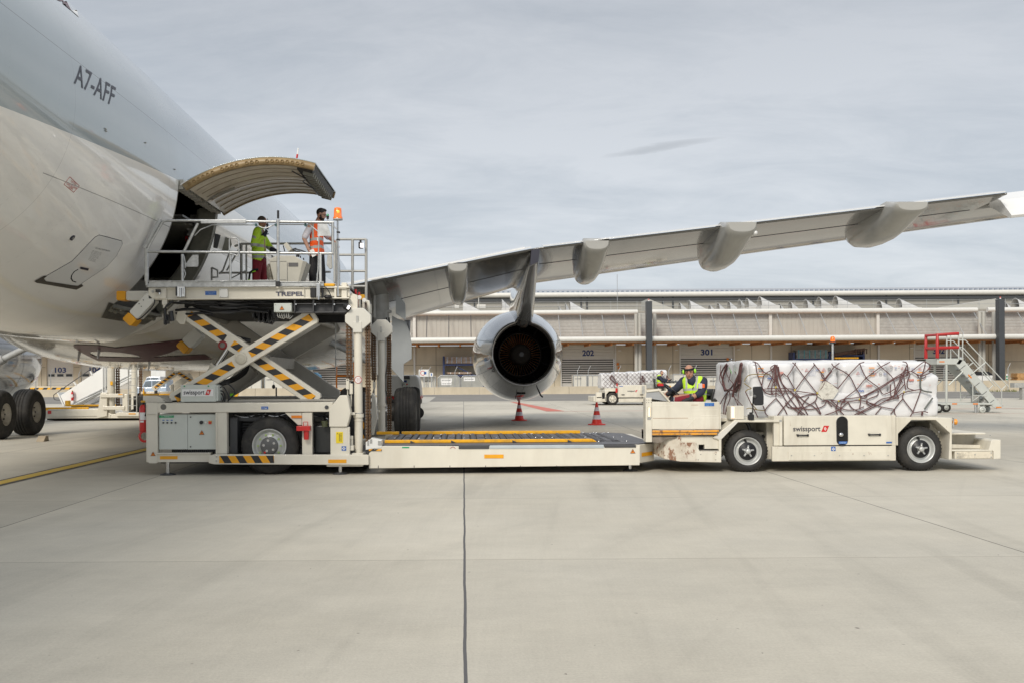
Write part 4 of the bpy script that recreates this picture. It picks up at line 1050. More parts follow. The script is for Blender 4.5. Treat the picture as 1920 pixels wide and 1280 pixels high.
# animal-head emblem under the belly, traced on the fairing
proj_poly(fb, [(137, 647), (142, 645.5), (155, 645.5), (162, 646), (155, 661), (147, 656), (140, 651)], 'emblem', PLUM, fairing)
proj_poly(fb, [(162, 646), (185, 647), (215, 651), (240, 656), (256, 661), (282, 657), (310, 650), (334, 641), (352, 634), (372, 640), (345, 650), (315, 661), (282, 669.8), (268, 669.8), (258, 665.5), (245, 662), (225, 659.5), (200, 658), (172, 658), (155, 660)], 'emblem', PLUM, fairing)
proj_poly(fb, [(155, 661), (156, 658), (172, 658), (168, 659.5), (170, 663), (180, 667.5), (220, 668.8), (270, 669.8), (330, 666.5), (384, 663.5), (398, 672.5), (300, 676.5), (240, 677), (185, 675.5), (168, 667.5)], 'emblem', PLUM, fairing, .013)
for a, b, c in (((152, 644), (150, 660), (143, 675)), ((186, 641), (187, 655), (178, 663)), ((284, 674), (281, 680), (279, 685))):
    p0 = fb.ray_cast(CAMP, pixdir(*b))[0]
    if p0: MB().prismx([(p0.y-.1, p0.z+.05), (p0.y-.16, p0.z-.2), (p0.y-.08, p0.z-.2), (p0.y+.08, p0.z+.05)], p0.x-.012, p0.x+.012).build('blade_antenna', PLANEW, plane, bevel=.015)

# ------------------------------------------------------------------ wing
def te(x):   # trailing edge depth and height
    if x < 1.9: return 25.5, 4.84+(x-1.9)*0.196 if x < 1.9 else 4.84
    return 25.5-(x-1.9)*0.375, 4.83+(x-1.9)*0.066
def le(x): return 33-(x-1.9)*0.6, 4.78+(x-1.9)*0.075 if x > 1.9 else 4.78+(x-1.9)*0.215
def wing_pts(x):
    (yt, zt), (yl, zl_) = te(x), le(x); c = yl-yt; th = 0.125 if x < 1.9 else max(0.09, 0.115-0.0012*(x-1.9)); n = 14; up = []; lo = []
    for i in range(n+1):
        s = (1-math.cos(math.pi*i/n))/2       # 0 at TE, 1 at LE
        u = 1-s; t = 5*th*(0.2969*math.sqrt(max(u, 0))-0.126*u-0.3516*u*u+0.2843*u**3-0.1036*u**4)*c
        cam_ = -0.02*c*math.sin(math.pi*s)*0; z = zt+(zl_-zt)*s; yy = yt+c*s
        up.append(Vector((x, yy, z+t*0.85+0.04))); lo.append(Vector((x, yy, z-t*0.75)))
    return up+lo[::-1]
wx_ = [-6.2, -5.0, -4.0, -3.0, -2.2, -1.2, -0.2, 0.8, 1.9, 3.2, 5, 7, 9, 10.5, 11.9]
wing = MB().loft([wing_pts(x) for x in wx_], 0, True).build('wing', WINGG, plane)
wx2 = [11.9, 13, 15, 18, 21, 21.8]
def outer(x):
    P = wing_pts(x); return [Vector((p.x, max(p.y, te(x)[0]+0.95), p.z)) for p in P]
outw = MB().loft([outer(x) for x in wx2], 0, True).build('outer_wing', WINGG, plane)
# drooped aileron
def ail(x):
    yt, zt = te(x); return [Vector((x, yt+1.0, zt+.16)), Vector((x, yt+1.0, zt-.10)), Vector((x, yt+0.1, zt-.52)), Vector((x, yt+0.05, zt-.46)), Vector((x, yt+0.5, zt-.05))]
MB().loft([ail(x) for x in (12.0, 14, 17, 20)], 0, False).build('aileron', PLANEW, plane, bevel=.01)
# white strip along the trailing edge and flap lines
def strip(name, x0, x1, dy0, dy1, dz, m0, n=12, k=.02):
    mm = MB(); rings = []
    for i in range(n+1):
        x = x0+(x1-x0)*i/n; yt, zt = te(x)
        rings.append([Vector((x, yt+dy0, zt+dz)), Vector((x, yt+dy1, zt+dz+(dy1-dy0)*.17)), Vector((x, yt+dy1, zt+dz+k+(dy1-dy0)*.17)), Vector((x, yt+dy0, zt+dz+k))])
    return mm.loft(rings, 0, False).build(name, m0, plane)
strip('flap_trailing_edge', -5.2, 1.75, -0.06, .5, .055, PLANEW)
strip('flap_trailing_edge', 2.05, 11.85, -0.05, .5, .05, PLANEW)
strip('spoiler_edge', -5.2, 1.6, .1, .7, .10, PLANEW)
k = MB()
for s0, s1, f in ((-5, 1.7, .30), (2.1, 11.8, .26)):
    pts = []
    for i in range(13):
        x = s0+(s1-s0)*i/12; P = wing_pts(x); lo = P[15:][::-1]; c0 = te(x)[0]; c1 = le(x)[0]; yy = c0+(c1-c0)*f
        for a_, b_ in zip(lo, lo[1:]):
            if a_.y <= yy <= b_.y: q = (yy-a_.y)/(b_.y-a_.y+1e-9); pts.append(a_.lerp(b_, q)-Vector((0, 0, .004)))
    k.tube(pts, .006, 5)
k.build('flap_seam', TXT, wing)
k = MB(); yt, zt = te(1.9)
k.prism([(1.76, zt-.0), (1.98, zt+.03), (1.93, zt-.33), (1.72, zt-.42)], yt-.02, yt+.3); k.build('flap_gap', TXT, plane)
# flap track fairings
def canoe(x, ya, yf, wd, drop, za, aft=.75, skew=0.0):
    rings = []; n = 22; ks = [0, .012, .06, .14, .26, .4, .55, .7, .84, .94, 1.0]
    for s in ks:
        y = ya+(yf-ya)*s; zt = None
        P = wing_pts(x); lo = P[15:][::-1]; zt = lo[0].z
        for a_, b_ in zip(lo, lo[1:]):
            if a_.y <= y <= b_.y: zt = a_.z+(b_.z-a_.z)*(y-a_.y)/(b_.y-a_.y+1e-9)
        top = zt+.12 if s > .05 else za
        if y < te(x)[0]: top = za
        prof = (.34+.66*math.sin(min(s/.42, 1)*math.pi/2)) if s < .5 else math.sqrt(max(0.0, 1-((s-.5)/.5)**2.2))
        hw = wd/2*(.92+.08*math.sin(min(1, s/.3)*1.57)) if s < .5 else wd/2*math.sqrt(max(0.02, 1-((s-.5)/.52)**2))
        bot = zt-drop*prof
        if s == 0: bot += drop*.06; hw *= .9
        ring = [Vector((x+hw, y, top)), Vector((x-hw, y, top))]
        for i in range(n+1):
            a = math.pi*i/n; c, s2 = math.cos(a), math.sin(a)
            ring.append(Vector((x-hw*math.copysign(abs(c)**.75, c), y, (top-.25*(top-bot))-(.75*(top-bot))*s2**.9)))
        rings.append(ring)
    return MB().loft(rings, 0, True).build('flap_track_fairing', CANOE, plane)
canoe(-.13, 25.2, 29.0, .54, .66, te(-.13)[1]+.0, .85)
canoe(3.35, 24.8, 28.6, .68, .66, te(3.35)[1]+.02, .80)
canoe(6.55, 23.3, 27.2, .76, .72, te(6.55)[1]+.02, .85)
canoe(9.95, 22.0, 25.6, .78, .56, te(9.95)[1]+.02, .85)
p = Vector((6.88, 23.42, te(6.55)[1]-.22)); MB().ell(p, (.06, .08, .06)).build('fairing_light', PLANEW, plane)
p = Vector((-.13, 25.1, te(-.13)[1]-.25));

# ------------------------------------------------------------------ engines
EX, EZ = 1.88, 2.30
def engine(ex):
    sk = -0.10 if ex > -7 else 0.0
    prof = [(30.95, .975), (31.0, 1.0), (31.4, 1.085), (32, 1.21), (33, 1.39), (34, 1.51), (35, 1.565), (36, 1.56), (37, 1.50), (37.7, 1.42), (38.0, 1.33), (38.05, 1.27), (37.9, 1.22), (37.0, 1.2)]
    nac = MB().lathe([(y-35, r) for y, r in prof], (ex, 35, EZ), 'y', 64)
    # exhaust duct inside
    o = nac.build('engine_nacelle', NAC, plane)
    MB().lathe([(-4.052, .985), (-4.052, .965), (-3.6, .93), (-3.3, .92)], (ex, 35, EZ), 'y', 64).build('nozzle_ring', LIP, o, fixn=False)
    MB().lathe([(-3.3, .92), (-2.4, 1.0), (-.4, 1.1), (-.4, 0.0)], (ex, 35, EZ), 'y', 48).build('exhaust_duct', mat('sooty_duct', (0.03, 0.027, 0.024), .55, .3, var=.3), o)
    MB().lathe([(-2.85, 0), (-2.85, .05), (-2.8, .05), (-2.78, .26), (-2.5, .33), (-1.4, .36), (-1.39, .36)], (ex, 35, EZ), 'y', 32).build('exhaust_plug', mat('hot_section_metal', (0.15, 0.13, 0.115), .4, .7, var=.2), o)
    MB().lathe([(-2.87, 0), (-2.87, .075)], (ex, 35, EZ), 'y', 24).build('plug_cap', DGREY, o)
    k = MB(); nb = 44
    for i in range(nb):
        a = 2*math.pi*i/nb; c, s = math.cos(a), math.sin(a); t = Vector((-s, 0, c)); r_ = Vector((c, 0, s)); O = Vector((ex, 35, EZ))
        k.add([O+r_*.34-t*.012+Vector((0, -1.9, 0)), O+r_*.68-t*.012+Vector((0, -1.9, 0)), O+r_*.68+t*.03+Vector((0, -1.6, 0)), O+r_*.34+t*.02+Vector((0, -1.6, 0))], [(0, 1, 2, 3)])
    k.build('turbine_blades', mat('heat_stained_metal', (0.85, 0.50, 0.26), .6, .2, var=.4, scale=3), o, fixn=False)
    MB().lathe([(-1.95, .68), (-1.95, .72), (-1.5, .78)], (ex, 35, EZ), 'y', 40).build('core_shroud', mat('core_shroud_metal', (0.07, 0.055, 0.045), .4, .7), o)
    k = MB()
    for i in range(10):
        a = 2*math.pi*i/10+.3; c, s = math.cos(a), math.sin(a); O = Vector((ex, 35, EZ)); r_ = Vector((c, 0, s))
        k.cyl(O+r_*.72+Vector((0, -1.6, 0)), O+r_*1.02+Vector((0, -1.5, 0)), .02, n=6)
    k.build('outlet_strut', DGREY, o)
    k = MB()
    for yy, rr in ((33.1, 1.409), (35.9, 1.566)):
        k.lathe([(yy-35-.008, rr), (yy-35+.008, rr)], (ex, 35, EZ), 'y', 64)
    for a in (20, 160, 205, 335, 270):
        pts = [Vector((ex+math.cos(R(a))*(r+.003), y, EZ+math.sin(R(a))*(r+.003))) for y, r in prof[1:9]]; k.tube(pts, .006, 4)
    k.build('cowl_seam', TXT, o, fixn=False)
    MB().box(ex-.16, ex+.12, 32.2, 32.55, EZ-1.28, EZ-1.20).build('drain_outlet', HOLE, o)
    MB().tube([(ex+.55, 32.4, EZ-1.14), (ex+.62, 32.3, EZ-1.32), (ex+.68, 32.25, EZ-1.38)], .025).build('drain_mast', BLACK, o)
    MB().tube([(ex-.15, 32.4, EZ-1.24), (ex-.2, 32.3, EZ-1.42)], .012).build('drain_mast', BLACK, o)
    # pylon
    rings = []
    for y, zt, zb, hw in ((26.2, 4.70, 4.55, .10), (27.2, 4.72, 4.25, .16), (28.6, 4.74, 3.72, .22), (30, 4.76, 3.28, .27), (31.1, 4.7, 3.10, .29), (31.9, 4.6, 3.2, .30), (33, 4.5, 3.4, .30), (34.4, 4.3, 3.55, .28), (36, 3.98, 3.6, .20), (37.2, 3.6, 3.5, .08)):
        rings.append([Vector((ex-hw*.9, y, zt)), Vector((ex-hw, y, (zt+zb)/2)), Vector((ex-hw*.85, y, zb+.1)), Vector((ex-hw*.25, y, zb)), Vector((ex+hw*.25, y, zb)), Vector((ex+hw*.85, y, zb+.1)), Vector((ex+hw, y, (zt+zb)/2)), Vector((ex+hw*.9, y, zt))])
    MB().loft(rings, 0, True).build('pylon', NAC, plane)
    return o
engine(EX)
engine(2*AXC-EX)

# ------------------------------------------------------------------ main landing gear
GEARG = mat('gear_grey', (0.40, 0.41, 0.41), .35, .1, var=.12, scale=3, dirt=(0.16, 0.14, 0.12), dirt_amt=.5)
def aircraft_wheel(x, y, outer):
    s = 1 if outer else -1; r = .66
    prof = [(-.27, .30), (-.28, .42), (-.29, .50), (-.285, .575), (-.25, .62), (-.19, .65)]
    grooves = []
    for g in (-.12, -.04, .04, .12): grooves += [(g-.012, r), (g-.01, r-.012), (g+.01, r-.012), (g+.012, r)]
    prof = prof+grooves+[(-a, b) for a, b in prof[::-1]]
    t = MB().lathe(prof, (x, y, r), 'x', 48).build('wheel', RUBBER, plane)
    hub = MB().lathe([(-.26, .30), (-.24, .31), (-.22, .27), (-.12, .24), (-.10, .12), (-.16, .11), (-.17, 0)], (x, y, r), 'x', 32)
    hub.lathe([(.26, .30), (.24, .31), (.22, .27), (.12, .24), (.10, .12), (.16, .11), (.17, 0)], (x, y, r), 'x', 32)
    hub.lathe([(-.255, .295), (-.27, .31), (-.255, .32)], (x, y, r), 'x', 32).lathe([(.255, .295), (.27, .31), (.255, .32)], (x, y, r), 'x', 32)
    h_ = hub.build('hub', mat('wheel_hub_paint', (0.50, 0.47, 0.41), .4, .1, var=.15, dirt=(0.2, 0.17, 0.13), dirt_amt=.6), t)
    k = MB()
    for sx in (-1, 1):
        for i in range(9):
            a = i*2*math.pi/9; k.cyl((x+sx*.115, y+math.cos(a)*.19, r+math.sin(a)*.19), (x+sx*.15, y+math.cos(a)*.19, r+math.sin(a)*.19), .022, n=6)
    k.build('wheel_bolts', DGREY, h_)
def gear(gx, sgn):
    for y in (26.55, 28.45):
        aircraft_wheel(gx+sgn*.72, y, True); aircraft_wheel(gx-sgn*.72, y, False)
        MB().cyl((gx-.6, y, .66), (gx+.6, y, .66), .11, n=14).build('axle', GEARG, plane)
        for s in (-1, 1): MB().cyl((gx+s*.44, y, .66), (gx+s*.30, y, .66), .24, n=20).build('brake', DARK, plane)
    MB().cyl((gx, 26.4, .66), (gx, 28.6, .66), .14, n=14).build('bogie_beam', GEARG, plane)
    st = MB().cyl((gx, 27.5, .66), (gx, 27.45, 1.9), .13, n=18).cyl((gx, 27.45, 1.7), (gx-.02*sgn, 27.4, 4.3), .24, n=20); st.cyl((gx, 27.45, 3.35), (gx, 27.45, 3.42), .29, n=20).cyl((gx, 27.45, 1.66), (gx, 27.45, 1.78), .28, n=20)
    st.cyl((gx-.16, 27.2, 3.2), (gx-.16, 27.2, 4.2), .05, n=8)
    s_ = st.build('gear_strut', GEARG, plane)
    k = MB(); k.tube([(gx+.1*sgn, 27.15, 1.75), (gx+.05*sgn, 26.85, 1.25), (gx, 27.1, .75)], .06, 8); k.build('torque_link', GEARG, plane)
    k = MB(); k.cyl((gx-.1*sgn, 27.4, 1.95), (gx-2.35*sgn, 27.3, 3.0), .09, n=12); k.cyl((gx-.1*sgn, 27.4, 1.95), (gx-.55*sgn, 27.38, 2.16), .13, n=12); k.build('side_stay', GEARG, plane)
    k = MB()
    for i, dx in enumerate((-.2, .17, .24)):
        k.tube(smooth_pts([(gx+dx, 27.15, 3.2), (gx+dx*1.2, 27.1, 2.2), (gx+dx*.8, 27.0, 1.3), (gx+dx*2, 26.9, .8)], 4), .022, 6)
    k.build('brake_hose', BLACK, plane)
gear(-2.26, 1)
gear(2*AXC+2.26+.08, -1)
# wheel chock behind the far gear
ch = MB().prismx([(25.45, 0), (25.6, .14), (25.75, .14), (25.8, 0)], w(76, 815, 25.6)[0]-.06, w(76, 815, 25.6)[0]+.14)
tag(ch.build('wheel_chock', mat('chock_wood', (0.33, 0.27, 0.19), .7, var=.2), bevel=.01), 'wooden wheel chock behind the far aircraft tyre', 'wheel chock')
# gear doors (right hand leg)
MB().polyP([(735, 592), (744, 597), (761, 603), (768, 622), (772, 645), (772, 672), (757, 682), (757, 716), (733, 690)], 27.0, 27.0, 27.05).build('gear_door', mat('gear_door_grey', (0.33, 0.35, 0.36), .3, var=.06, coat=.3), plane, bevel=.01)
MB().polyP([(742, 552), (749, 556), (760, 570), (761, 601), (742, 588)], 26.7, 26.7, 26.74).build('gear_door', MATS['gear_door_grey'], plane, bevel=.01)
MB().polyP([(758, 600), (770, 600), (768, 640), (762, 655)], 27.6, 27.6, 27.9).build('gear_door_fairing', NAC, plane, bevel=.02)
# ================================================================== CARGO LOADER
A = 16.4
ld = thing('cargo_loader', (-3.4, 18, 0), 'large cream scissor-lift cargo loader raised to the open aircraft door', 'cargo loader')
def P2(px, py, D=A): return w(px, py, D)
# --- lower frame
fr = MB()
fr.boxP(276, 624, 754, 772, A, A, A+.16); fr.boxP(273, 276, 754, 866, A, A+.02, A+.5)
frame = fr.build('base_frame', CREAM, ld, bevel=.008)
def part(nm, m0, fn, par=None, bevel=.006, **k):
    mm = MB(); fn(mm); return mm.build(nm, m0, par or ld, bevel=bevel, **k)
part('column', CREAM, lambda m: m.boxP(275.5, 295, 773, 865.5, A, A+.004, A+.15))
part('column', CREAM, lambda m: (m.boxP(405, 425, 772.5, 850, A, A+.01, A+.15), m.boxP(405, 407, 772.5, 850, A, A-.03, A+.01)))
part('column', CREAM, lambda m: (m.boxP(566, 585, 772.5, 852, A, A+.02, A+.14),))
part('gusset', CREAM, lambda m: m.polyP([(533, 772.5), (565, 772.5), (565, 796), (558, 796)], A, A+.03, A+.06))
part('gusset', CREAM, lambda m: m.polyP([(276, 754), (296, 754), (296, 776), (276, 776)], A, A-.012, A+.0))
part('gusset', CREAM, lambda m: m.polyP([(276, 850), (295, 850), (295, 867.5), (280, 867.5), (276, 862)], A, A-.012, A+.0))
part('lower_beam', CREAM, lambda m: (m.boxP(276, 395, 850, 865.5, A, A+.0, A+.14), m.boxP(295, 395, 848, 850, A, A-.02, A+.14)))
part('bumper_beam', CREAM, lambda m: m.polyP([(394, 853), (404, 850), (692, 851), (692, 869.5), (404, 868.5), (394, 866)], A, A-.10, A+.0))
part('bumper_strip', CREAM, lambda m: m.boxP(613, 681, 869.6, 873.2, A, A-.05, A+.2))
x0, z1 = P2(411, 853, A-.1); x1, z0 = P2(514, 867.5, A-.1)
MB_ = MB(); hazard(MB_, (x0, (z0+z1)/2), (x1, (z0+z1)/2), z1-z0-.012, A-.104, .125, .62, True); MB_.build('hazard_strip', [HBLK, YEL], ld, fixn=False)
for a, b, t, u in ((300, 333, 854, 860), (617, 651, 859.5, 866)):
    rectP(MB(), a, b, t, u, A, A-.004 if a < 400 else A-.105).build('reflector', YEL, ld)
part('lifting_eye', RED, lambda m: m.lathe([(0, .065), (0, .105), (.03, .105), (.03, .065), (0, .065)], w3(271, 817, A+.1), 'y', 20))
def stud(px, py, D, r, m0, nm='stud', th=.02, par=None):
    c = w3(px, py, D); return MB().cyl(c-Vector((0, th, 0)), c, r, n=16).build(nm, m0, par or ld)
stud(306.5, 762, A, .048, mat('recess_grey', (.14, .135, .12), .6), 'frame_hole', .004); stud(612.5, 762.5, A, .032, DGREY, 'frame_hole', .012)
for q in ((406, 855), (406, 863)): stud(q[0], q[1], A-.1, .013, STEEL, 'bolt')
rectP(MB(), 490, 503, 761, 766.5, A, A-.005).build('pressure_label', BLUE, ld)
k = MB(); textP(k, '11 bar', 491.5, 501.5, 762, 765.5, A, A-.008); k.build('lettering', WHITE, ld, fixn=False)
# far side of the frame and cross members
part('base_frame', CREAM, lambda m: (m.boxP(276, 624, 754, 772, A, 19.9, 20.05), m.boxP(276, 690, 850, 869, A, 19.95, 20.15)), bevel=.01)
for px in (285, 415, 575): part('column', CREAM, lambda m, px=px: m.boxP(px-9, px+9, 773, 850, A, 19.9, 20.03))
part('cross_member', CREAM, lambda m: (m.boxP(277, 292, 756, 770, A, A+.16, 19.9), m.boxP(600, 622, 756, 770, A, A+.16, 19.9), m.boxP(404, 424, 758, 770, A, A+.16, 19.9)))
part('belly_tray', DARK, lambda m: (m.boxP(296, 690, 862, 868, A, A+.15, 19.9), m.boxP(426, 470, 783, 855, A, A+.6, A+1.0), m.boxP(296, 650, 776, 850, A, A+1.9, A+2.0)), bevel=0)
# cabinets
cab = part('electrical_cabinet', LGREY, lambda m: (m.boxP(296.5, 350, 776, 842, A, A+.05, A+.6), m.boxP(350.6, 404.6, 776, 842, A, A+.05, A+.6)), bevel=.004)
rectP(MB(), 298.5, 326, 777.5, 782, A+.05, A+.045).build('green_label', GREEN, cab)
k = MB(); textP(k, 'BATTERY DISCONNECT', 301, 323.5, 778, 779.6, A, A+.04); textP(k, 'SWITCH', 307, 317, 780, 781.4, A, A+.04); k.build('lettering', WHITE, cab, fixn=False)
for q in (306.5, 314, 322, 329.5): stud(q, 791.5, A+.05, .014, BLACK, 'knob', .02, cab)
for q in (306.5, 314, 322): rectP(MB(), q-2, q+2, 786, 787.5, A+.05, A+.046).build('knob_label', BLUE, cab)
stud(378, 791, A+.05, .03, BLACK, 'rotary_switch', .03, cab); stud(387, 791, A+.05, .012, STEEL, 'knob', .02, cab)
rectP(MB(), 391, 397, 788, 794, A+.05, A+.04).build('stop_plate', YEL, cab); stud(394, 791.5, A+.04, .022, RED, 'stop_button', .03, cab)
for q in ((357.5, 781), (357.5, 836.5)): stud(q[0], q[1], A+.05, .012, DGREY, 'lock', .008, cab)
warnP(cab, 377, 810.5, 5.2, A, A+.042); warnP(ld, 287.5, 850, 5, A, A-.016)
k = MB()
for i in range(22): k.boxP(318+i*3.8, 319.8+i*3.8, 843, 849, A, A+.12, A+.2)
k.build('cable_loom', BLACK, ld)
# power pack between the columns
part('radiator', DGREY, lambda m: [m.boxP(441, 480, 790+i*5.2, 792.6+i*5.2, A, A+.5, A+.62) for i in range(11)]+[m.boxP(441, 480, 786, 850, A, A+.66, A+.7)], bevel=0)
part('engine_housing', DGREY, lambda m: (m.boxP(426.5, 441, 783, 850, A, A+.16, A+.9), m.polyP([(426.5, 790), (436, 783), (500, 783), (500, 790)], A, A+.3, A+1.2)))
part('hydraulic_tank', mat('black_tank', (0.03, 0.032, 0.032), .35, var=.2), lambda m: (m.boxP(586, 619, 798, 851, A, A+.25, A+1.3),), bevel=.02)
part('tank_cap', mat('olive_cap', (.07, .08, .04), .5), lambda m: m.cyl(w3(609, 799, A+.15), w3(609, 790, A+.15), .05, .055, n=16).cyl(w3(609, 790, A+.15), w3(609, 788, A+.15), .058, n=16))
for i in range(9):
    x = 440+i*19; pts = [w3(x, 775+random.uniform(0, 3), A+.4), w3(x+20, 778+random.uniform(-2, 7), A+.35), w3(x+45, 776+random.uniform(-2, 8), A+.5), w3(x+60, 783+random.uniform(-2, 4), A+.7)]
    part('hose', BLACK if i % 3 else STEEL, lambda m, pts=pts: m.tube(smooth_pts(pts, 4), .016, 6), bevel=0)
part('pump', DARK, lambda m: (m.cyl(w3(560, 782, A+.7), w3(612, 782, A+.7), .08, n=14), m.boxP(470, 500, 776, 790, A, A+.8, A+1.1), m.cyl(w3(590, 786, A+.3), w3(606, 786, A+.3), .05, n=12)))
# fire jack holder
part('jack_holder', RED, lambda m: (m.boxP(558, 583, 797, 806, A, A-.12, A+.02), m.cyl(w3(574.5, 806, A-.05), w3(574.5, 823, A-.05), .045, .04, n=14), m.tube([w3(569, 797, A-.06), w3(569, 790, A-.06), w3(577, 790, A-.06), w3(577, 797, A-.06)], .008, 6)))
rectP(MB(), 546, 566, 778, 783, A, A+.012).build('orange_label', ORANGE, ld)
# road wheels
def road_wheel(par, cx, cy, cz, r, wd, rimr, style=0, name='wheel'):
    """axis along y, outer face at cy"""
    t = MB().lathe([(0.035, rimr), (0.0, rimr*1.02), (-.004, rimr*1.12), (.0, r*.80), (.012, r*.90), (.045, r*.97), (.07, r), (wd-.07, r), (wd-.03, r*.96), (wd, r*.85), (wd, rimr)], (cx, cy, cz), 'y', 56)
    g = t
    for s in range(40):
        a = 2*math.pi*s/40; c, q = math.cos(a), math.sin(a)
        o = Vector((cx+c*(r-.004), cy, cz+q*(r-.004))); tt = Vector((-q, 0, c))*.012; rr = Vector((c, 0, q))*.009
        g.add([o+Vector((0, .06, 0))-tt, o+Vector((0, .06, 0))+tt, o+Vector((0, wd-.06, 0))+tt*3, o+Vector((0, wd-.06, 0))+tt, o+Vector((0, .06, 0))-tt+rr, o+Vector((0, .06, 0))+tt+rr, o+Vector((0, wd-.06, 0))+tt*3+rr, o+Vector((0, wd-.06, 0))+tt+rr], [(0, 1, 5, 4), (4, 5, 6, 7), (2, 3, 7, 6), (1, 2, 6, 5), (3, 0, 4, 7)])
    t = t.build(name, RUBBER, par)
    RIM = mat('wheel_rim', (0.52, 0.53, 0.52), .38, .3, var=.12, scale=8, dirt=(.25, .22, .18), dirt_amt=.5)
    rim = MB().lathe([(.035, rimr), (-.002, rimr*.99), (-.004, rimr*.95), (.03, rimr*.90), (.05, rimr*.84), (.07, rimr*.80), (.06, rimr*.70), (.03, rimr*.62), (.03, 0)], (cx, cy, cz), 'y', 48).build('rim', RIM, t)
    h0 = cy+.0+(.03 if not style else .01)
    if style == 0:      # loader: pale dished centre, dark hub cap with holes
        MB().lathe([(-.03, 0), (-.03, rimr*.46), (-.02, rimr*.52), (.01, rimr*.52)], (cx, h0, cz), 'y', 32).build('hub', mat('hub_dark_grey', (.12, .12, .12), .45, .2), t)
        k = MB()
        for i in range(10):
            a = 2*math.pi*i/10; k.cyl((cx+math.cos(a)*rimr*.66, h0-.015, cz+math.sin(a)*rimr*.66), (cx+math.cos(a)*rimr*.66, h0+.03, cz+math.sin(a)*rimr*.66), .017, n=8)
        k.build('wheel_nut', mat('lime_nut_tip', (.36, .48, .18), .4, var=.3), t)
        k = MB()
        for i in range(5):
            a = 2*math.pi*i/5+.5; c_ = Vector((cx+math.cos(a)*rimr*.32, h0-.03, cz+math.sin(a)*rimr*.32)); k.cyl(c_-Vector((0, .005, 0)), c_, .022, n=10)
        k.build('hub_bolt', STEEL, t)
        k = MB(); c_ = Vector((cx-rimr*.25, h0-.036, cz-rimr*.38)); k.cyl(c_, c_+Vector((0, .01, 0)), .018, n=10); k.build('valve_cap', RED, t)
    else:               # transporter: dark ring, star hub with knuckles
        MB().lathe([(.02, rimr*.64), (.008, rimr*.62), (.008, rimr*.22), (-.02, rimr*.2)], (cx, h0, cz), 'y', 40).build('brake_disc', BLACK, t)
        k = MB().lathe([(-.05, 0), (-.05, rimr*.13), (-.035, rimr*.18), (-.01, rimr*.20), (.01, rimr*.24)], (cx, h0, cz), 'y', 28)
        k.build('hub', RIM, t)
        k = MB()
        for i in range(5):
            a = 2*math.pi*i/5+.25; c, q = math.cos(a), math.sin(a)
            k.cyl((cx+c*rimr*.2, h0-.012, cz+q*rimr*.2), (cx+c*rimr*.36, h0-.006, cz+q*rimr*.36), .017, .013, n=8)
        k.build('spoke', RIM, t)
        k = MB()
        for i in range(5):
            a = 2*math.pi*i/5+.25; c, q = math.cos(a), math.sin(a); k.cyl((cx+c*rimr*.38, h0-.022, cz+q*rimr*.38), (cx+c*rimr*.38, h0+.01, cz+q*rimr*.38), .014, n=8)
        k.build('wheel_nut', GALV, t)
        k = MB(); a = 1.75; k.cyl((cx+math.cos(a)*rimr*.8, h0+.05, cz+math.sin(a)*rimr*.8), (cx+math.cos(a)*rimr*.72, h0-.0, cz+math.sin(a)*rimr*.72), .018, n=8); k.build('valve', BLACK, t)
    return t
cx_, cz_ = P2(505, 833.5, A+.05)
road_wheel(ld, cx_, A+.03, .475, .475, .34, .285, 0)
road_wheel(ld, cx_, A+3.2, .475, .475, .34, .285, 0)
xb = P2(935, 870, 17.4)[0]
for yy in (17.3, 18.9): part('bridge_roller_wheel', RUBBER, lambda m, yy=yy: m.lathe([(0, .05), (0, .16), (.03, .19), (.17, .19), (.2, .16), (.2, .05)], (xb, yy, .19), 'y', 32), bevel=0)
# stabiliser feet
for px, D, py in ((315, A+.1, 866), (638, A+.08, 870), (1181, A+.35, 868), (372, 19.0, 845), (610, 19.6, 845)):
    x = P2(px, py, D)[0]; z = P2(px, py, D)[1]
    f_ = MB().cyl((x, D, .02), (x, D, z+.06), .034, n=14).build('stabiliser_leg', STEEL, ld)
    MB().lathe([(0, 0), (0, .125), (.012, .125), (.03, .06), (.03, 0)], (x, D, 0.002), 'z', 24).build('foot_plate', DGREY, f_)
# upper left of the base and swivel box
part('deck_box', CREAM, lambda m: (m.polyP([(268, 754), (268, 741), (296, 741), (304, 746), (310, 754)], A+.3, A+.3, A+.9),))
part('deck_guide', YEL2, lambda m: m.boxP(268, 296, 737, 740.5, A+.5, A+.5, A+.56));
# control box with the operator name
bx = part('control_box', LGREY, lambda m: (m.boxP(336, 402, 720.5, 752.5, A, A+.08, A+.42), m.boxP(402, 406, 722, 751, A, A+.1, A+.4)), bevel=.006)
logoP(bx, 342, 394, 729.5, 741.5, A, A+.07, (339, 398, 728.5, 742))
for q in ((346, 723), (391, 723)): stud(q[0], q[1], A+.08, .012, GREEN, 'gland', .015, bx)
for i in range(5): part('cable_gland', GALV, lambda m, i=i: m.cyl(w3(406, 726+i*5, A+.25), w3(410, 726+i*5, A+.25), .02, n=8), bx, 0)
for i, pts in enumerate(([(410, 727), (418, 724), (425, 733), (430, 744), (427, 752)], [(410, 731), (418, 733), (422, 741), (421, 752)], [(410, 736), (416, 738), (419, 746), (417, 752)], [(410, 741), (414, 744), (415, 752)], [(412, 722), (425, 718), (438, 728), (440, 736), (430, 748), (424, 752)])):
    part('cable', BLACK, lambda m, pts=pts: m.tube(smooth_pts([w3(a, b, A+.25+.02*i) for a, b in pts]), .012, 6), bevel=0)
part('green_coupling', mat('lime_coupling', (.25, .75, .03), .5), lambda m: m.boxP(415, 423, 738, 743, A, A+.6, A+.66))
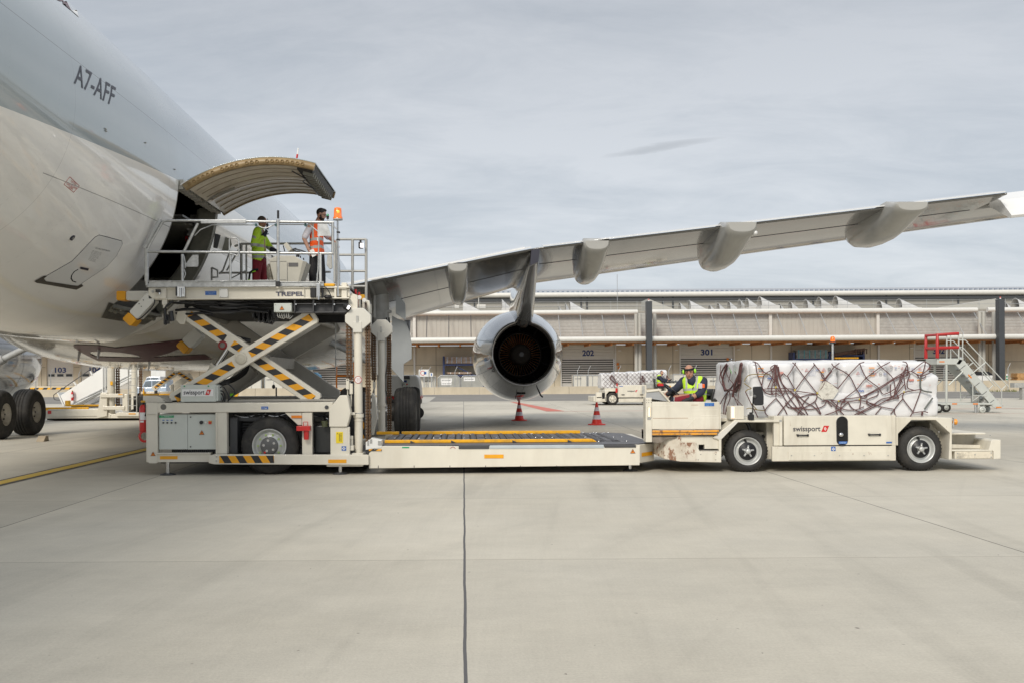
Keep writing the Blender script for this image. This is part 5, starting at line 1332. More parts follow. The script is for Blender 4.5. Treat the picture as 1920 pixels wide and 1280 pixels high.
# --- scissor arms
def arm(a, b, y0, y1, wd, m0, name='scissor_arm', stripes=True, D=A+.3, cut=()):
    a = Vector(P2(*a, D)); b = Vector(P2(*b, D)); o = MB().bar(a, b, wd, y0, y1, 0, .3).build(name, m0, ld, bevel=.01)
    return a, b, o
WD = .265
b0, b1, barB = arm((322, 752), (591, 590), A+.3, A+.42, WD, CREAM)
a0, a1, barA = arm((343, 583), (593, 752), A+.46, A+.6, WD, CREAM)
def stripe(a, b, f0, f1, y, par, flip=False):
    a2 = a.lerp(b, f0); b2 = a.lerp(b, f1); k = MB(); hazard(k, a2, b2, WD*.45, y, .15, .95, flip); k.build('hazard_strip', [HBLK, YEL], par, fixn=False)
stripe(b0, b1, .03, .43, A+.295, barB, True); stripe(b0, b1, .545, .975, A+.295, barB, True)
stripe(a0, a1, .03, .30, A+.455, barA, False); stripe(a0, a1, .355, .42, A+.455, barA, False); stripe(a0, a1, .52, .97, A+.455, barA, False)
for (p, q) in ((b0, b1), (a0, a1)): pass
pv = w3(452, 671, A+.3)
MB().lathe([(-.03, 0), (-.03, .085), (-.02, .1), (0, .1)], pv, 'y', 28).lathe([(-.034, .06), (-.04, .065), (-.034, .07)], pv, 'y', 28).cyl(pv-Vector((0, .04, 0)), pv-Vector((0, .03, 0)), .018, n=10).build('pivot_pin', mat('pivot_cream', (.62, .58, .48), .35), ld)
MB().cyl(pv, pv+Vector((0, 3.7, 0)), .07, n=16).build('pivot_shaft', GREYARM, ld)
MB().lathe([(-.02, .045), (-.02, .075), (.0, .078)], w3(417.5, 647, A+.46), 'y', 24).build('bore_ring', mat('dark_red_ring', (.25, .02, .02), .4), ld)
stud(417.5, 647, A+.46, .045, mat('bore_grey', (.2, .19, .17), .6), 'bore', .006)
for (p, q, yy) in ((b0, b1, 19.6), (a0, a1, 19.42)):
    o = MB().bar(p, q, WD*1.12, yy, yy+.14, 0, .3).build('scissor_arm', GREYARM, ld, bevel=.012)
MB().cyl((a0.x+.08, A+.5, a0.y-.04), (a0.x+.08, 19.6, a0.y-.04), .05, n=12).build('cross_tube', GREYARM, ld)
MB().cyl((b1.x-.08, A+.4, b1.y-.06), (b1.x-.08, 19.7, b1.y-.06), .05, n=12).build('cross_tube', GREYARM, ld)
part('cross_tube', GREYARM, lambda m: m.box(b0.x+1.35, b0.x+1.6, A+.6, 19.5, b0.y+.55, b0.y+.75))
# inner linkage lugs and lift cylinders
part('link_lug', CREAM, lambda m: (m.polyP([(431, 642), (434, 632), (441, 629), (449, 632), (466, 645), (474, 655), (440, 655)], A+.62, A+.62, A+.68),))
stud(439, 636, A+.62, .035, mat('lug_boss', (.55, .52, .44), .4), 'lug_pin', .03)
part('link_lug', GREYARM, lambda m: (m.polyP([(486, 672), (494, 664), (500, 662), (506, 668), (520, 690), (500, 690)], 17.6, 17.6, 17.68),))
part('lift_cylinder', CREAM, lambda m: m.cyl(w3(372, 738, 17.3), w3(404, 690, 17.3), .10, n=18).cyl(w3(404, 690, 17.3), w3(407, 685, 17.3), .115, n=18), bevel=0)
part('piston_rod', STEEL, lambda m: m.cyl(w3(404, 690, 17.3), w3(436, 640, 17.3), .05, n=16), bevel=0)
part('lift_cylinder', GREYARM, lambda m: m.cyl(w3(415, 740, 18.9), w3(475, 690, 18.9), .15, n=18), bevel=0)
part('piston_rod', GREYARM, lambda m: m.cyl(w3(475, 690, 18.9), w3(520, 650, 18.9), .08, n=16), bevel=0)
part('small_bracket', CREAM, lambda m: m.boxP(564, 572, 721, 727, A+.6, A+.6, A+.75))
for i in range(8):
    o_ = i*2.2
    part('hose', BLACK, lambda m: m.tube(smooth_pts([w3(352+o_, 584, A+.75), w3(366+o_*1.2, 596-o_*.3, A+.72+.02*i), w3(392+o_, 621-o_*.5, A+.72+.02*i), w3(420+o_*.7, 636-o_*.6, A+.74), w3(470, 640-o_*.2, A+.8)]), .017, 6), bevel=0)
for i in range(7):
    o_ = i*1.9
    part('hose', BLACK, lambda m: m.tube(smooth_pts([w3(468, 672+o_*.5, A+.75), w3(462, 686+o_, A+.74+.02*i), w3(444, 703+o_*.7, A+.75+.02*i), w3(424, 712+o_*.6, A+.75), w3(404, 718+o_*.5, A+.7)]), .017, 6), bevel=0)
# deck of the base (top rails where the arms roll)
part('roller_track', GREYARM, lambda m: (m.boxP(300, 624, 749, 753.5, A, A+.3, A+.62), m.boxP(300, 624, 749, 753.5, A, 19.3, 19.7)))
# --- lift posts with chains
def post(D, pxs, name_lab):
    x0, x1, top, bot = pxs['tube']; xm = (x0+x1)/2
    xa = w(x0, 700, D)[0]; xb_ = w(x1, 700, D)[0]; xc = (xa+xb_)/2; r = (xb_-xa)/2; zt = w(xm, top, D)[1]; zb = w(xm, bot, D)[1]
    p = MB().cyl((xc, D, zb), (xc, D, zt), r, n=24).build('lift_post', CREAM, ld)
    fl = pxs['flange']; zf = w(xm, fl, D)[1]
    MB().cyl((xc, D, zf-.03), (xc, D, zf+.03), r*1.28, n=24).cyl((xc, D, zf-.09), (xc, D, zf-.07), r*1.12, n=20).build('flange', CREAM, p)
    h0, h1, ht, hb = pxs['head']; hx0 = w(h0, ht, D)[0]; hx1 = w(h1, ht, D)[0]; hz1 = w(xm, ht, D)[1]; hz0 = w(xm, hb, D)[1]; c = (hx1-hx0)*.28; dz = (hz1-hz0)
    pts = [(hx0, hz1-dz*.34), (hx0+c, hz1), (hx1-c, hz1), (hx1, hz1-dz*.34), (hx1, hz1-dz*.68), (hx1-c*1.05, hz0), (hx0+c*1.05, hz0), (hx0, hz1-dz*.68)]
    h = MB().prism(pts, D-.09, D+.09).build('sprocket_housing', mat('housing_grey', (.60, .585, .53), .38, var=.04), p, bevel=.008)
    MB().box(xc-r*1.05, xc+r*1.05, D-.1, D+.1, hz0-.06, hz0+.12).build('post_cap', MATS['housing_grey'], p, bevel=.006)
    MB().box(xc-.018, xc+.018, D-.105, D-.09, hz0+dz*.3, hz0+dz*.62).build('cover_slot', GALVD, h)
    for cxs in pxs['chains']:
        n_ = 46; x = w(cxs, 700, D)[0]; za = hz0+dz*.3; zz = w(xm, pxs['cb'], D)[1] if cxs > xm else w(xm, pxs['cl'], D)[1]
        k = MB(); z = za; i = 0; st = .05
        while z > zz:
            k.box(x-.026, x+.026, D+.02-(.012 if i % 2 else 0), D+.05, z-st*.62, z); k.box(x-.012, x+.012, D+.0, D+.06, z-st, z-st*.62); z -= st; i += 1
        k.build('chain', CHAIN, ld)
    return xc, r
xc, r = post(A+.18, dict(tube=(664, 679.5, 622, 853), flange=778, head=(648, 696, 578.5, 617), chains=(651.5, 657.5, 687.5, 692), cb=828, cl=712), '')
post(20.1, dict(tube=(709, 722, 640, 812), flange=758, head=(696, 736, 600, 634), chains=(698.5, 703, 727.5, 731.5), cb=812, cl=712), '')
for a, b in ((649, 655), (655.5, 662)):
    o_ = 0 if a < 650 else 9
    part('chain_tensioner', CREAM, lambda m: (m.boxP(a, b-.5, 709+o_, 729+o_, A+.2, A+.18, A+.26), m.cyl(w3((a+b)/2, 728+o_, A+.22), w3((a+b)/2, 752+o_, A+.22), .012, n=8)))
for a, b, t, u in ((699, 704, 715, 727),): part('chain_tensioner', CREAM, lambda m: (m.boxP(a, b, t, u, 20.1, 20.08, 20.16), m.cyl(w3(702, 727, 20.1), w3(702, 752, 20.1), .012, n=8)))
lbl = w3(671.5, 711, A+.18-r-.002); MB().lathe([(0, 0), (0, .058)], lbl, 'y', 24).lathe([(-.002, .052), (-.002, .062)], lbl, 'y', 24, m=1).build('round_label', [WHITE, REDT], ld, fixn=False)
k = MB()
for i in range(3): textP(k, 'LOAD LIMIT' if i % 2 else 'MAX 7000', 667.5, 675.5, 707.5+i*2.6, 709+i*2.6, A, A+.18-r-.006)
k.build('lettering', REDT, ld, fixn=False)
part('mast_housing', CREAM, lambda m: (m.polyP([(618, 799), (618, 766), (638, 740), (652, 740), (658, 772), (655, 786), (651, 799)], A, A-.06, A+.2),), bevel=.012)
part('mast_foot', CREAM, lambda m: (m.boxP(620, 653, 799.5, 853, A, A-.03, A+.2), m.boxP(653, 656, 799.5, 853, A, A-.035, A+.05), m.boxP(618, 656, 850.5, 853, A, A-.06, A+.25)))
rectP(MB(), 630.5, 643.5, 808.5, 829.5, A, A-.036).build('yellow_label', mat('lemon_label', (.85, .65, .02), .45), ld)
k = MB(); textP(k, 'A', 632, 635, 810, 813, A, A-.042)
for i in range(6): textP(k, 'lllllll', 638.2, 641.4, 811+i*2.7, 812.6+i*2.7, A, A-.042)
k.add([(P2(636.5, 811, A)[0], A-.042, P2(636.5, 811, A)[1]), (P2(637.2, 811, A)[0], A-.042, P2(637.2, 811, A)[1]), (P2(637.2, 826, A)[0], A-.042, P2(637.2, 826, A)[1]), (P2(636.5, 826, A)[0], A-.042, P2(636.5, 826, A)[1])], [(0, 1, 2, 3)]); k.build('label_print', TXT, ld, fixn=False)
rectP(MB(), 641, 649.6, 835.3, 843.6, A, A-.036).build('jack_point_label', BLUE, ld)
k = MB(); c = P2(645.3, 839.4, A)
for q in range(4):
    a = q*math.pi/2; d = Vector((math.cos(a), math.sin(a))); n_ = Vector((-d.y, d.x))
    pts = [Vector(c)+d*.008+n_*.006, Vector(c)+d*.016+n_*.006, Vector(c)+d*.016+n_*.014, Vector(c)+d*.03, Vector(c)+d*.016-n_*.014, Vector(c)+d*.016-n_*.006, Vector(c)+d*.008-n_*.006]
    k.add([(p.x, A-.042, p.y) for p in pts], [tuple(range(7))])
k.build('label_print', WHITE, ld, fixn=False)
part('post_base', CREAM, lambda m: (m.boxP(661, 682, 848, 854, A+.1, A+.0, A+.4), m.cyl(w3(659, 818, A+.1), w3(659, 840, A+.1), .03, n=10), m.boxP(655, 664, 834, 843, A+.1, A+.02, A+.2), m.boxP(656, 662, 816, 822, A+.1, A+.06, A+.16), m.boxP(658, 666, 772, 777, A+.1, A+.06, A+.16)))
part('steel_band', STEEL, lambda m: m.lathe([(-.012, r*1.06), (.012, r*1.06)], (xc, A+.18, w(671, 775, A)[1]), 'z', 24), bevel=0)
k = MB(); xa, za = P2(680.3, 787, A+.3); _, zb = P2(680.3, 821, A+.3); hazard(k, (xa+.01, zb), (xa+.01, za), .03, A+.27, .11, 1.5); k.build('hazard_strip', [HBLK, YEL], ld, fixn=False)
part('guide_rail', DGREY, lambda m: (m.boxP(681, 685, 735, 820, A+.4, A+.36, A+.5), m.boxP(658, 664, 715, 790, A+.4, A+.36, A+.5), m.boxP(722, 725, 770, 800, 20.2, 20.2, 20.3)))
part('guide_panel', CREAM, lambda m: (m.polyP([(697, 735), (703, 742), (707, 780), (700, 815), (696, 815)], 19.6, 19.6, 19.75), m.boxP(706, 712, 768, 772, 19.9, 19.85, 20.0), m.boxP(685, 689, 735, 815, 18.4, 18.4, 18.5)))
part('rear_housing', CREAM, lambda m: (m.polyP([(628, 852), (628, 766), (648, 744), (662, 744), (668, 775), (664, 852)], 19.8, 19.8, 20.1),))
# ladder on the mast
k = MB(); [k.boxP(x-.8, x+.8, 598, 702, 18.6, 18.6, 18.65) for x in (629, 660)]; lad = k.build('ladder_stile', GALVD, ld)
for py in (600, 625, 649, 673): MB().boxP(630, 659, py-.8, py+.8, 18.6, 18.61, 18.64).build('rung', GALVD, lad)
# --- platform
B = 16.5
part('platform_beam', CREAM, lambda m: (m.boxP(280, 582, 539.5, 561, B, B, B+.05), m.boxP(280, 655, 538.5, 541.5, B, B-.03, B+.15), m.boxP(280, 655, 559, 561.5, B, B-.03, B+.15), m.boxP(280, 313, 541, 561, B, B-.05, B-.005), m.boxP(582, 655, 541.6, 556, B, B+.06, B+.12)))
for px in (307, 335, 350, 570): part('web_stiffener', CREAM, lambda m, px=px: m.boxP(px, px+1.2, 541.6, 558.9, B, B-.03, B), bevel=0)
part('platform_deck', DECKG, lambda m: m.boxP(280, 655, 538, 541, B, B+.15, 20.35), bevel=0)
part('platform_beam', CREAM, lambda m: m.boxP(282, 655, 539.5, 561, B, 20.35, 20.5))
part('kick_rail', GALV, lambda m: (m.boxP(276.5, 518, 527.5, 538.5, B, B-.06, B-.03), m.boxP(276.5, 518, 527, 528.3, B, B-.09, B-.03), m.boxP(276.5, 518, 538, 539, B, B-.09, B-.03)), bevel=.003)
part('kick_rail', GALV, lambda m: (m.boxP(523, 608, 529.3, 537.4, B, B-.06, B-.03), m.boxP(523, 608, 528.9, 530, B, B-.08, B-.03)), bevel=.003)
for px in (291, 321, 371, 419): part('rail_lug', GALV, lambda m, px=px: m.boxP(px-3, px+3, 527.5, 530, B, B-.1, B-.06), bevel=0)
stud(278, 530.5, B-.06, .013, HOLE, 'rail_hole', .004)
rectP(MB(), 385, 406, 546.3, 553.6, B, B-.008).build('name_plate', BLUE, ld)
k = MB(); textP(k, 'INTERNATIONAL', 387, 404, 547.4, 549.2, B, B-.012); textP(k, 'AIRPORT', 391, 400, 550.6, 552.4, B, B-.012); k.build('lettering', mat('pale_blue_print', (.3, .4, .6), .5), ld, fixn=False)
part('cover_plate', WHITEP, lambda m: m.boxP(412, 428, 541.8, 558.5, B, B-.04, B-.004))
for q in ((413.5, 544), (426.5, 544), (413.5, 556.5), (426.5, 556.5)): stud(q[0], q[1], B-.04, .007, GALVD, 'screw', .004)
k = MB(); textP(k, 'TREPEL', 517, 571, 547.3, 555.3, B, B-.008, 0, .03); k.build('lettering', mat('blue_grey_lettering', (.085, .085, .12), .4), ld, fixn=False)
stud(287, 547, B-.05, .022, GALVD, 'pivot_bolt', .012)
part('sensor', BLACK, lambda m: (m.boxP(296, 303.5, 544, 549, B, B-.12, B-.05), m.cyl(w3(299, 549, B-.09), w3(299, 553, B-.09), .02, n=10), m.boxP(297, 304, 538.5, 541, B, B-.12, B-.05, 1)), m0 if False else None) if False else None
MB().boxP(296, 303.5, 544, 549.5, B, B-.13, B-.05).cyl(w3(299, 549, B-.09), w3(299, 552.5, B-.09), .022, n=10, m=1).build('sensor', [BLACK, STEEL], ld)
part('latch_unit', STEEL, lambda m: (m.boxP(334.5, 350, 538.6, 558, B, B-.12, B-.06), m.cyl(w3(338, 540, B-.14), w3(338, 558, B-.14), .016, n=8), m.cyl(w3(345, 540, B-.14), w3(345, 552, B-.14), .02, n=8)))
part('latch_unit', BLACK, lambda m: (m.boxP(333.4, 336, 539, 556, B, B-.14, B-.06), m.boxP(583, 593, 540, 558.5, B, B-.06, B+.02), m.boxP(603, 607, 540, 559, B, B-.05, B+.02)))
part('latch_unit', STEEL, lambda m: (m.boxP(595, 602, 533, 560, B, B-.13, B-.07), m.cyl(w3(597, 556, B-.14), w3(597, 562, B-.14), .02, n=8)))
part('rubber_buffer', BLACK, lambda m: (m.ell(w3(615, 557, B-.08), (.07, .06, .035)), m.tube(smooth_pts([w3(603, 537, B-.1), w3(612, 540, B-.12), w3(618, 550, B-.12), w3(622, 560, B-.1)]), .009, 6)))
# underside machinery
part('underfloor', DARK, lambda m: (m.boxP(330, 545, 562, 583, B, B+.5, 19.8), m.boxP(545, 650, 562, 570, B, B+.5, 19.8)), bevel=0)
rr = random.Random(11)
for i in range(26):
    x = rr.uniform(318, 470); l = rr.uniform(30, 90); yy = rr.uniform(563, 588)
    part('hydraulic_line', BLACK if i % 4 else DGREY, lambda m: m.tube(smooth_pts([w3(x, yy, B+.35+rr.uniform(-.1, .2)), w3(x+l*.35, yy+rr.uniform(-3, 3), B+.3), w3(x+l*.7, yy+rr.uniform(-3, 3), B+.3), w3(min(x+l, 548), yy+rr.uniform(-4, 4), B+.35)], 3), rr.uniform(.012, .03), 6), bevel=0)
m_ = MB()
for i in range(26):
    x = 472+rr.uniform(0, 42); d_ = 589+rr.uniform(4, 20)*(1-abs(x-498)/60); m_.boxP(x, x+rr.uniform(2, 5), 582, d_, B+.4, B+.35+rr.uniform(0, .3), B+.75)
m_.build('hose_bundle', BLACK, ld)
for i in range(5):
    x = 476+i*8; part('hose', BLACK, lambda m: m.tube(smooth_pts([w3(x, 590, B+.35), w3(x+3, 603+i % 3, B+.3), w3(x+9, 601, B+.3), w3(x+11, 590, B+.35)]), .008, 5), bevel=0)
part('junction_box', LGREY, lambda m: m.boxP(514, 547, 569, 585.5, B, B-.02, B+.2), bevel=.006)
warnP(ld, 529, 578, 4.6, B, B-.028)
for q in ((516, 571.5), (545, 571.5), (516, 583.5), (545, 583.5)): stud(q[0], q[1], B-.02, .008, GALVD, 'screw', .006)
for i in range(6):
    x = 520+i*4.2; part('cable', GALVD, lambda m: m.tube(smooth_pts([w3(x, 585, B+.06), w3(x+.3, 592, B+.04), w3(x+4-i*.4, 596+i % 3, B+.05), w3(x+8, 592, B+.1)]), .009, 5), bevel=0)
part('cross_girder', DGREY, lambda m: (m.boxP(550, 648, 569.5, 585.5, B, B+.12, B+.17), m.boxP(550, 650, 568.5, 570, B, B+.04, B+.17), m.boxP(550, 650, 584.5, 586.5, B, B+.04, B+.17)), bevel=.004)
for px in (551, 586, 623): part('girder_web', DGREY, lambda m, px=px: m.boxP(px, px+2, 557, 585, B, B+.02, B+.12), bevel=0)
for q in (555, 591, 627): stud(q, 571, B+.04, .014, STEEL, 'bolt', .02)
part('dark_panel', HOLE, lambda m: m.boxP(570, 650, 586.6, 602, B, B+.5, B+.6), bevel=0)
part('work_lamp', BLACK, lambda m: m.cyl(w3(648, 574, B), w3(654, 578, B-.06), .06, .05, n=14)); part('work_lamp_glass', mat('lit_lamp_glass', (.8, .8, .8), .3, emit=(1, .95, .9), emit_s=1.6), lambda m: m.cyl(w3(652, 579, B-.075), w3(655, 574, B-.095), .022, n=10))
part('pivot_bracket', CREAM, lambda m: (m.boxP(304, 314, 561, 572, B, B-.02, B+.06), m.boxP(306, 312, 572, 578, B, B-.02, B+.06), m.polyP([(330, 600), (335, 578), (346, 576), (352, 590), (346, 608), (338, 608)], A+.44, A+.42, A+.64)))
part('hanging_hose_holder', BLACK, lambda m: (m.boxP(307, 311, 578, 609, B, B-.02, B+.06), m.boxP(311, 316, 590, 607, B, B+.0, B+.08), m.cyl(w3(320, 584, B), w3(323, 602, B), .04, n=10), m.tube(smooth_pts([w3(325, 565, B), w3(314, 572, B-.03), w3(309, 582, B-.03), w3(311, 600, B-.03)]), .02, 6)))
# guide bumpers that reach out to the fuselage
def bumper(a, b, wd, D, tipc):
    a_ = Vector(P2(*a, D)); b_ = Vector(P2(*b, D)); d = (b_-a_).normalized()
    o = MB().bar(a_, b_, wd, D, D+.28, 0, .25).build('guide_bumper', mat('bumper_white', (.66, .65, .60), .4, var=.05), ld, bevel=.01)
    c = b_+d*.03; MB().bar(b_+d*.005, b_+d*.16, wd*.98, D-.01, D+.29, 0, .2).build('bumper_pad', mat('amber_rubber', (.78, .36, .01), .5, var=.12, dirt=(.4, .2, .02), dirt_amt=.4), o, bevel=.02)
bumper((283, 556), (249, 592), .19, B-.05, 0); bumper((283, 554.5), (236, 554.5), .16, B+.25, 0)
bumper((372, 622), (348, 645), .24, 19.4, 0)
for (px, py) in ((269, 563), (261, 570), (265, 575)): stud(px, py, B-.05, .009, DGREY, 'bolt', .006)
part('cable', BLACK, lambda m: m.tube(smooth_pts([w3(290, 562, B-.08), w3(288, 572, B-.08), w3(276, 586, B-.08), w3(262, 598, B-.08), w3(256, 599, B-.08)]), .011, 6), bevel=0)
# yellow pad carriers on the far end and the red tips
part('stop_block', YEL2, lambda m: (m.polyP([(608, 532), (628, 532), (627, 537), (609, 537)], B, B-.04, B+.1), m.polyP([(640, 532), (649.5, 532), (649, 541), (645, 542.5), (641, 541)], B, B+.1, B+.2), m.boxP(670, 683.5, 552.5, 562, 17.6, 17.6, 17.7)))
part('hinge_mast', CREAM, lambda m: (m.polyP([(648, 548), (656, 545), (661, 550), (669, 553), (669, 582), (652, 582), (652, 561), (648, 558)], B, B+.1, B+.2), m.boxP(627, 649, 537, 542, B, B-.02, B+.1), m.boxP(627, 631, 542, 560, B, B-.02, B+.1), m.boxP(640, 650, 530, 562, B, B+.02, B+.1)))
stud(655, 549, B+.1, .035, STEEL, 'hinge_pin', .03)
part('chain_link_arm', CREAM, lambda m: (m.boxP(672, 675, 557, 580, 16.9, 16.9, 17), m.boxP(679, 683, 562, 590, 17.2, 17.2, 17.3), m.tube([w3(686, 566, 17.4), w3(690, 566, 17.4), w3(691, 571, 17.4), w3(691, 588, 17.4)], .035, 8)))
for px, py, D in ((674, 558, 16.85), (683, 563, 17.15)): stud(px, py, D, .035, WHITEP, 'hinge_pin', .03)
part('red_buffer', RED, lambda m: (m.cyl(w3(667, 543, 17.3), w3(667, 552, 17.3), .016, .026, n=10), m.cyl(w3(673.5, 548, 17.6), w3(673.5, 556, 17.6), .016, .026, n=10), m.boxP(669, 672, 563, 576, 17, 17, 17.05), m.boxP(680, 684, 568, 579, 17.4, 17.4, 17.45)))
# --- railings
def rail(pts, D, r=.021, nm='handrail', m0=GALV): return part(nm, m0, lambda m: m.tube([w3(a, b, D) for a, b in pts], r, 8), bevel=0)
C = B-.07
rail([(276, 471), (281, 458), (301, 424), (306, 416), (312, 414), (377, 414), (518, 416)], C, .021)
part('rail_sleeve', GALV, lambda m: m.boxP(377, 462, 412.5, 419.5, C, C-.03, C+.03), bevel=.008)
rail([(524, 416), (626, 417.5)], C, .024); rail([(277, 472), (400, 473), (518, 474.5)], C, .022); rail([(524, 475), (626, 475.5)], C, .022)
rail([(371, 419), (344, 474)], C, .024); rail([(342, 477), (342, 528)], C, .024); rail([(432, 470), (432, 527)], C, .021)
rail([(432, 476), (446, 480), (448, 474), (447, 450), (443, 446), (432, 446), (430, 450), (430, 470)], C-.03, .012)
part('end_post', GALV, lambda m: (m.boxP(273, 277.5, 466, 536, C, C-.02, C+.04), m.boxP(267, 270.5, 463, 527, C, C+.1, C+.18), m.bar(P2(271, 466, C), P2(301, 411, C), .05, C-.01, C+.04), m.bar(P2(267, 465, C), P2(297, 409, C), .04, C+.06, C+.1)), bevel=.004)
rail([(521.5, 412), (521.5, 538)], C-.02, .024, 'gate_post'); rail([(521.5, 395), (521.5, 410)], C-.02, .019, 'gate_post_cap', BLACK)
part('latch_unit', BLACK, lambda m: (m.boxP(518, 526, 528, 538, C, C-.06, C-.03)))
rail([(624, 417), (624, 476)], C, .024); part('gate_post', GALV, lambda m: m.boxP(598.5, 603, 477, 530, C, C-.02, C+.03), bevel=.004)
rail([(365, 442), (376, 431), (398, 422), (480, 422), (492, 427.5), (501, 427.5), (517, 421), (568, 421.5), (580, 421.5), (598, 436)], C+.05, .010, 'control_rod')
rail([(598, 443), (596.5, 505), (594, 528)], C-.03, .012, 'control_rod')
for px in (479, 517, 572): part('rod_clip', mat('teal_clip', (.03, .10, .10), .5), lambda m, px=px: m.boxP(px-2, px+2, 419, 424, C, C+.02, C+.08))
part('infill_plate', GALV, lambda m: m.polyP([(596, 420.5), (614, 420.5), (621.5, 443), (596, 443.5)], C, C-.035, C-.028), bevel=0)
part('infill_plate', GALV, lambda m: m.polyP([(360, 478), (371, 477.5), (371, 498), (369, 500), (345, 500), (346, 496)], C, C+.03, C+.036), bevel=0)
rail([(345, 480), (347, 492), (347, 503)], C-.03, .009, 'control_rod'); rail([(345, 505), (348, 514), (345, 522)], C-.03, .008, 'control_rod')
# rear rails
E = 20.2
rail([(440, 462), (453, 457.5), (462, 457.5), (626, 456.5)], E, .024, 'rear_rail', GALVD); rail([(432, 470), (418, 507), (411, 514)], E, .018, 'rear_rail', GALVD)
rail([(452.5, 458), (452.5, 530)], E, .028, 'rear_post', GALVD); rail([(462, 458), (462, 530)], E, .02, 'rear_post', GALVD); rail([(411, 512), (530, 511), (620, 510)], E, .021, 'rear_rail', GALVD)
rail([(397, 502), (397, 528)], E, .022, 'rear_post', GALVD); rail([(397, 502), (408, 507), (408, 520), (397, 520)], E, .02, 'rear_rail', GALVD); rail([(430, 524), (460, 508)], E, .012, 'rear_rail', GALVD)
rail([(453, 459), (425, 508)], E, .018, 'rear_rail', GALVD)
G_ = 18.3
for px in (632, 661, 686.5): rail([(px, 449), (px, 545 if px < 680 else 565)], G_, .026, 'cage_post', GALVD)
for py in (449, 478, 508.5, 537): rail([(632, py), (686.5, py)], G_, .022, 'cage_rail', GALVD)
part('cage_plate', GALVD, lambda m: (m.boxP(625, 629, 455, 530, G_-.6, G_-.6, G_-.5), m.polyP([(614, 478), (622, 478), (623, 503), (618, 505), (612, 497)], G_-.4, G_-.4, G_-.35)))
part('flood_light', BLACK, lambda m: (m.boxP(672, 679, 454, 465, G_-.1, G_-.1, G_+.05), m.cyl(w3(676, 449, G_), w3(676, 454, G_), .02, n=8))); part('flood_light_glass', mat('lit_led_panel', (.9, .9, .9), .3, emit=(1, .93, .95), emit_s=2.2), lambda m: m.boxP(675.5, 681.5, 456.5, 464, G_-.12, G_-.13, G_-.105))
# beacon and green lamp
rail([(633.5, 412), (633.5, 556)], C+.05, .018, 'beacon_pole', STEEL); rail([(633, 452), (636.5, 500), (637, 556)], C+.3, .012, 'beacon_pole', STEEL)
part('beacon_base', GALVD, lambda m: m.cyl(w3(633.5, 413, C+.05), w3(633.5, 411, C+.05), .08, n=20), bevel=0)
bc = w3(633.5, 411, C+.05); bz = bc.z
AMB = mat('amber_lens', (.85, .17, .01), .18, var=.1, coat=.6, emit=(1, .2, .02), emit_s=.1)
part('beacon_lens', AMB, lambda m: m.lathe([(0, .078), (.03, .078), (.032, .068), (.15, .062), (.18, .056), (.19, .03), (.19, 0)], bc, 'z', 28), bevel=0)
part('beacon_bulb', mat('lit_beacon_core', (.9, .4, .05), .3, emit=(1, .36, .05), emit_s=.8), lambda m: m.ell(bc+Vector((.01, -.045, .11)), (.028, .028, .035)), bevel=0)
for py in (435, 449): part('pole_clamp', BLACK, lambda m, py=py: m.boxP(630.5, 636.5, py-1.5, py+1.5, C, C+.02, C+.1))
part('signal_lamp_green', mat('green_lens', (.01, .30, .12), .2, coat=.5), lambda m: m.ell(w3(614.5, 404.5, C), (.02, .02, .03)), bevel=0)
part('signal_lamp_base', BLACK, lambda m: m.cyl(w3(614.5, 411, C), w3(614.5, 405.5, C), .02, .024, n=12), bevel=0)
rail([(614.5, 411), (614.5, 417), (618, 423), (626, 424), (631, 430)], C, .009, 'lamp_stem')
# control console
GC = 18.0
CONS = mat('console_cream', (.50, .48, .41), .45, var=.05, dirt=(.3, .27, .22), dirt_amt=.25)
cons = part('console', CONS, lambda m: (m.polyP([(504, 487), (519, 479.5), (551, 479.5), (567, 489), (575, 491.5), (559, 540), (516, 540)], GC, GC, GC+.5)), bevel=.01)
part('console_side_shade', mat('console_painted_shade', (.30, .29, .25), .5), lambda m: m.polyP([(568, 489.5), (575.5, 491.5), (560, 540), (557, 540)], GC, GC-.012, GC-.002), cons, 0)  # shade of the turned side painted on as a darker cream strip
k = MB(); k.boxP(507, 537, 490.3, 490.9, GC, GC-.004, GC-.001); k.boxP(538.5, 539.2, 493, 540, GC, GC-.004, GC-.001); k.boxP(520, 537, 525, 525.5, GC, GC-.004, GC-.001); k.build('panel_gap', TXT, cons)
rectP(MB(), 541, 559, 493, 500, GC, GC-.008).build('display', mat('grey_display', (.12, .115, .115), .3), cons)
part('tilt_box', CONS, lambda m: m.polyP([(531, 459), (537.5, 454.5), (547, 467.5), (541, 472.5)], GC, GC, GC+.3), cons, .005)
rail([(531, 461), (534, 472)], GC, .01, 'tilt_box_leg', BLACK)
k = MB(); k.tube([w3(x, y, GC+.1) for x, y in ((548, 468), (552, 467), (565, 470), (573, 473), (570, 475), (556, 472), (548, 468))], .014, 6); k.cyl(w3(554, 468, GC+.1), w3(554, 465.5, GC+.1), .02, n=10); k.cyl(w3(560, 471, GC+.1), w3(558, 482, GC+.1), .03, n=8)
k.build('steering_wheel', BLACK, cons)
k = MB(); [k.cyl(w3(x, y, GC+.1), w3(x+.5, y+4, GC+.1), .012, n=6) for x, y in ((510, 479), (513, 482), (556, 478), (563, 480), (569, 484))]; k.build('lever', BLACK, cons)
part('storage_net', mat('rubbish_net', (.22, .20, .16), .7, var=.6, scale=22), lambda m: m.loft([[Vector((P2(x-5*s, y, GC)[0], GC+.1+.12*math.cos(a), P2(x, y+0, GC)[1]+.0)) if False else w3(x+5.5*s*math.cos(a), y, GC+.15+.12*math.sin(a)) for a in [i*math.pi/5 for i in range(10)]] for x, y, s in ((504, 495, .35), (505, 503, .9), (506, 514, 1.1), (508, 524, 1.1), (510, 530, .8))], 0, True), bevel=0)
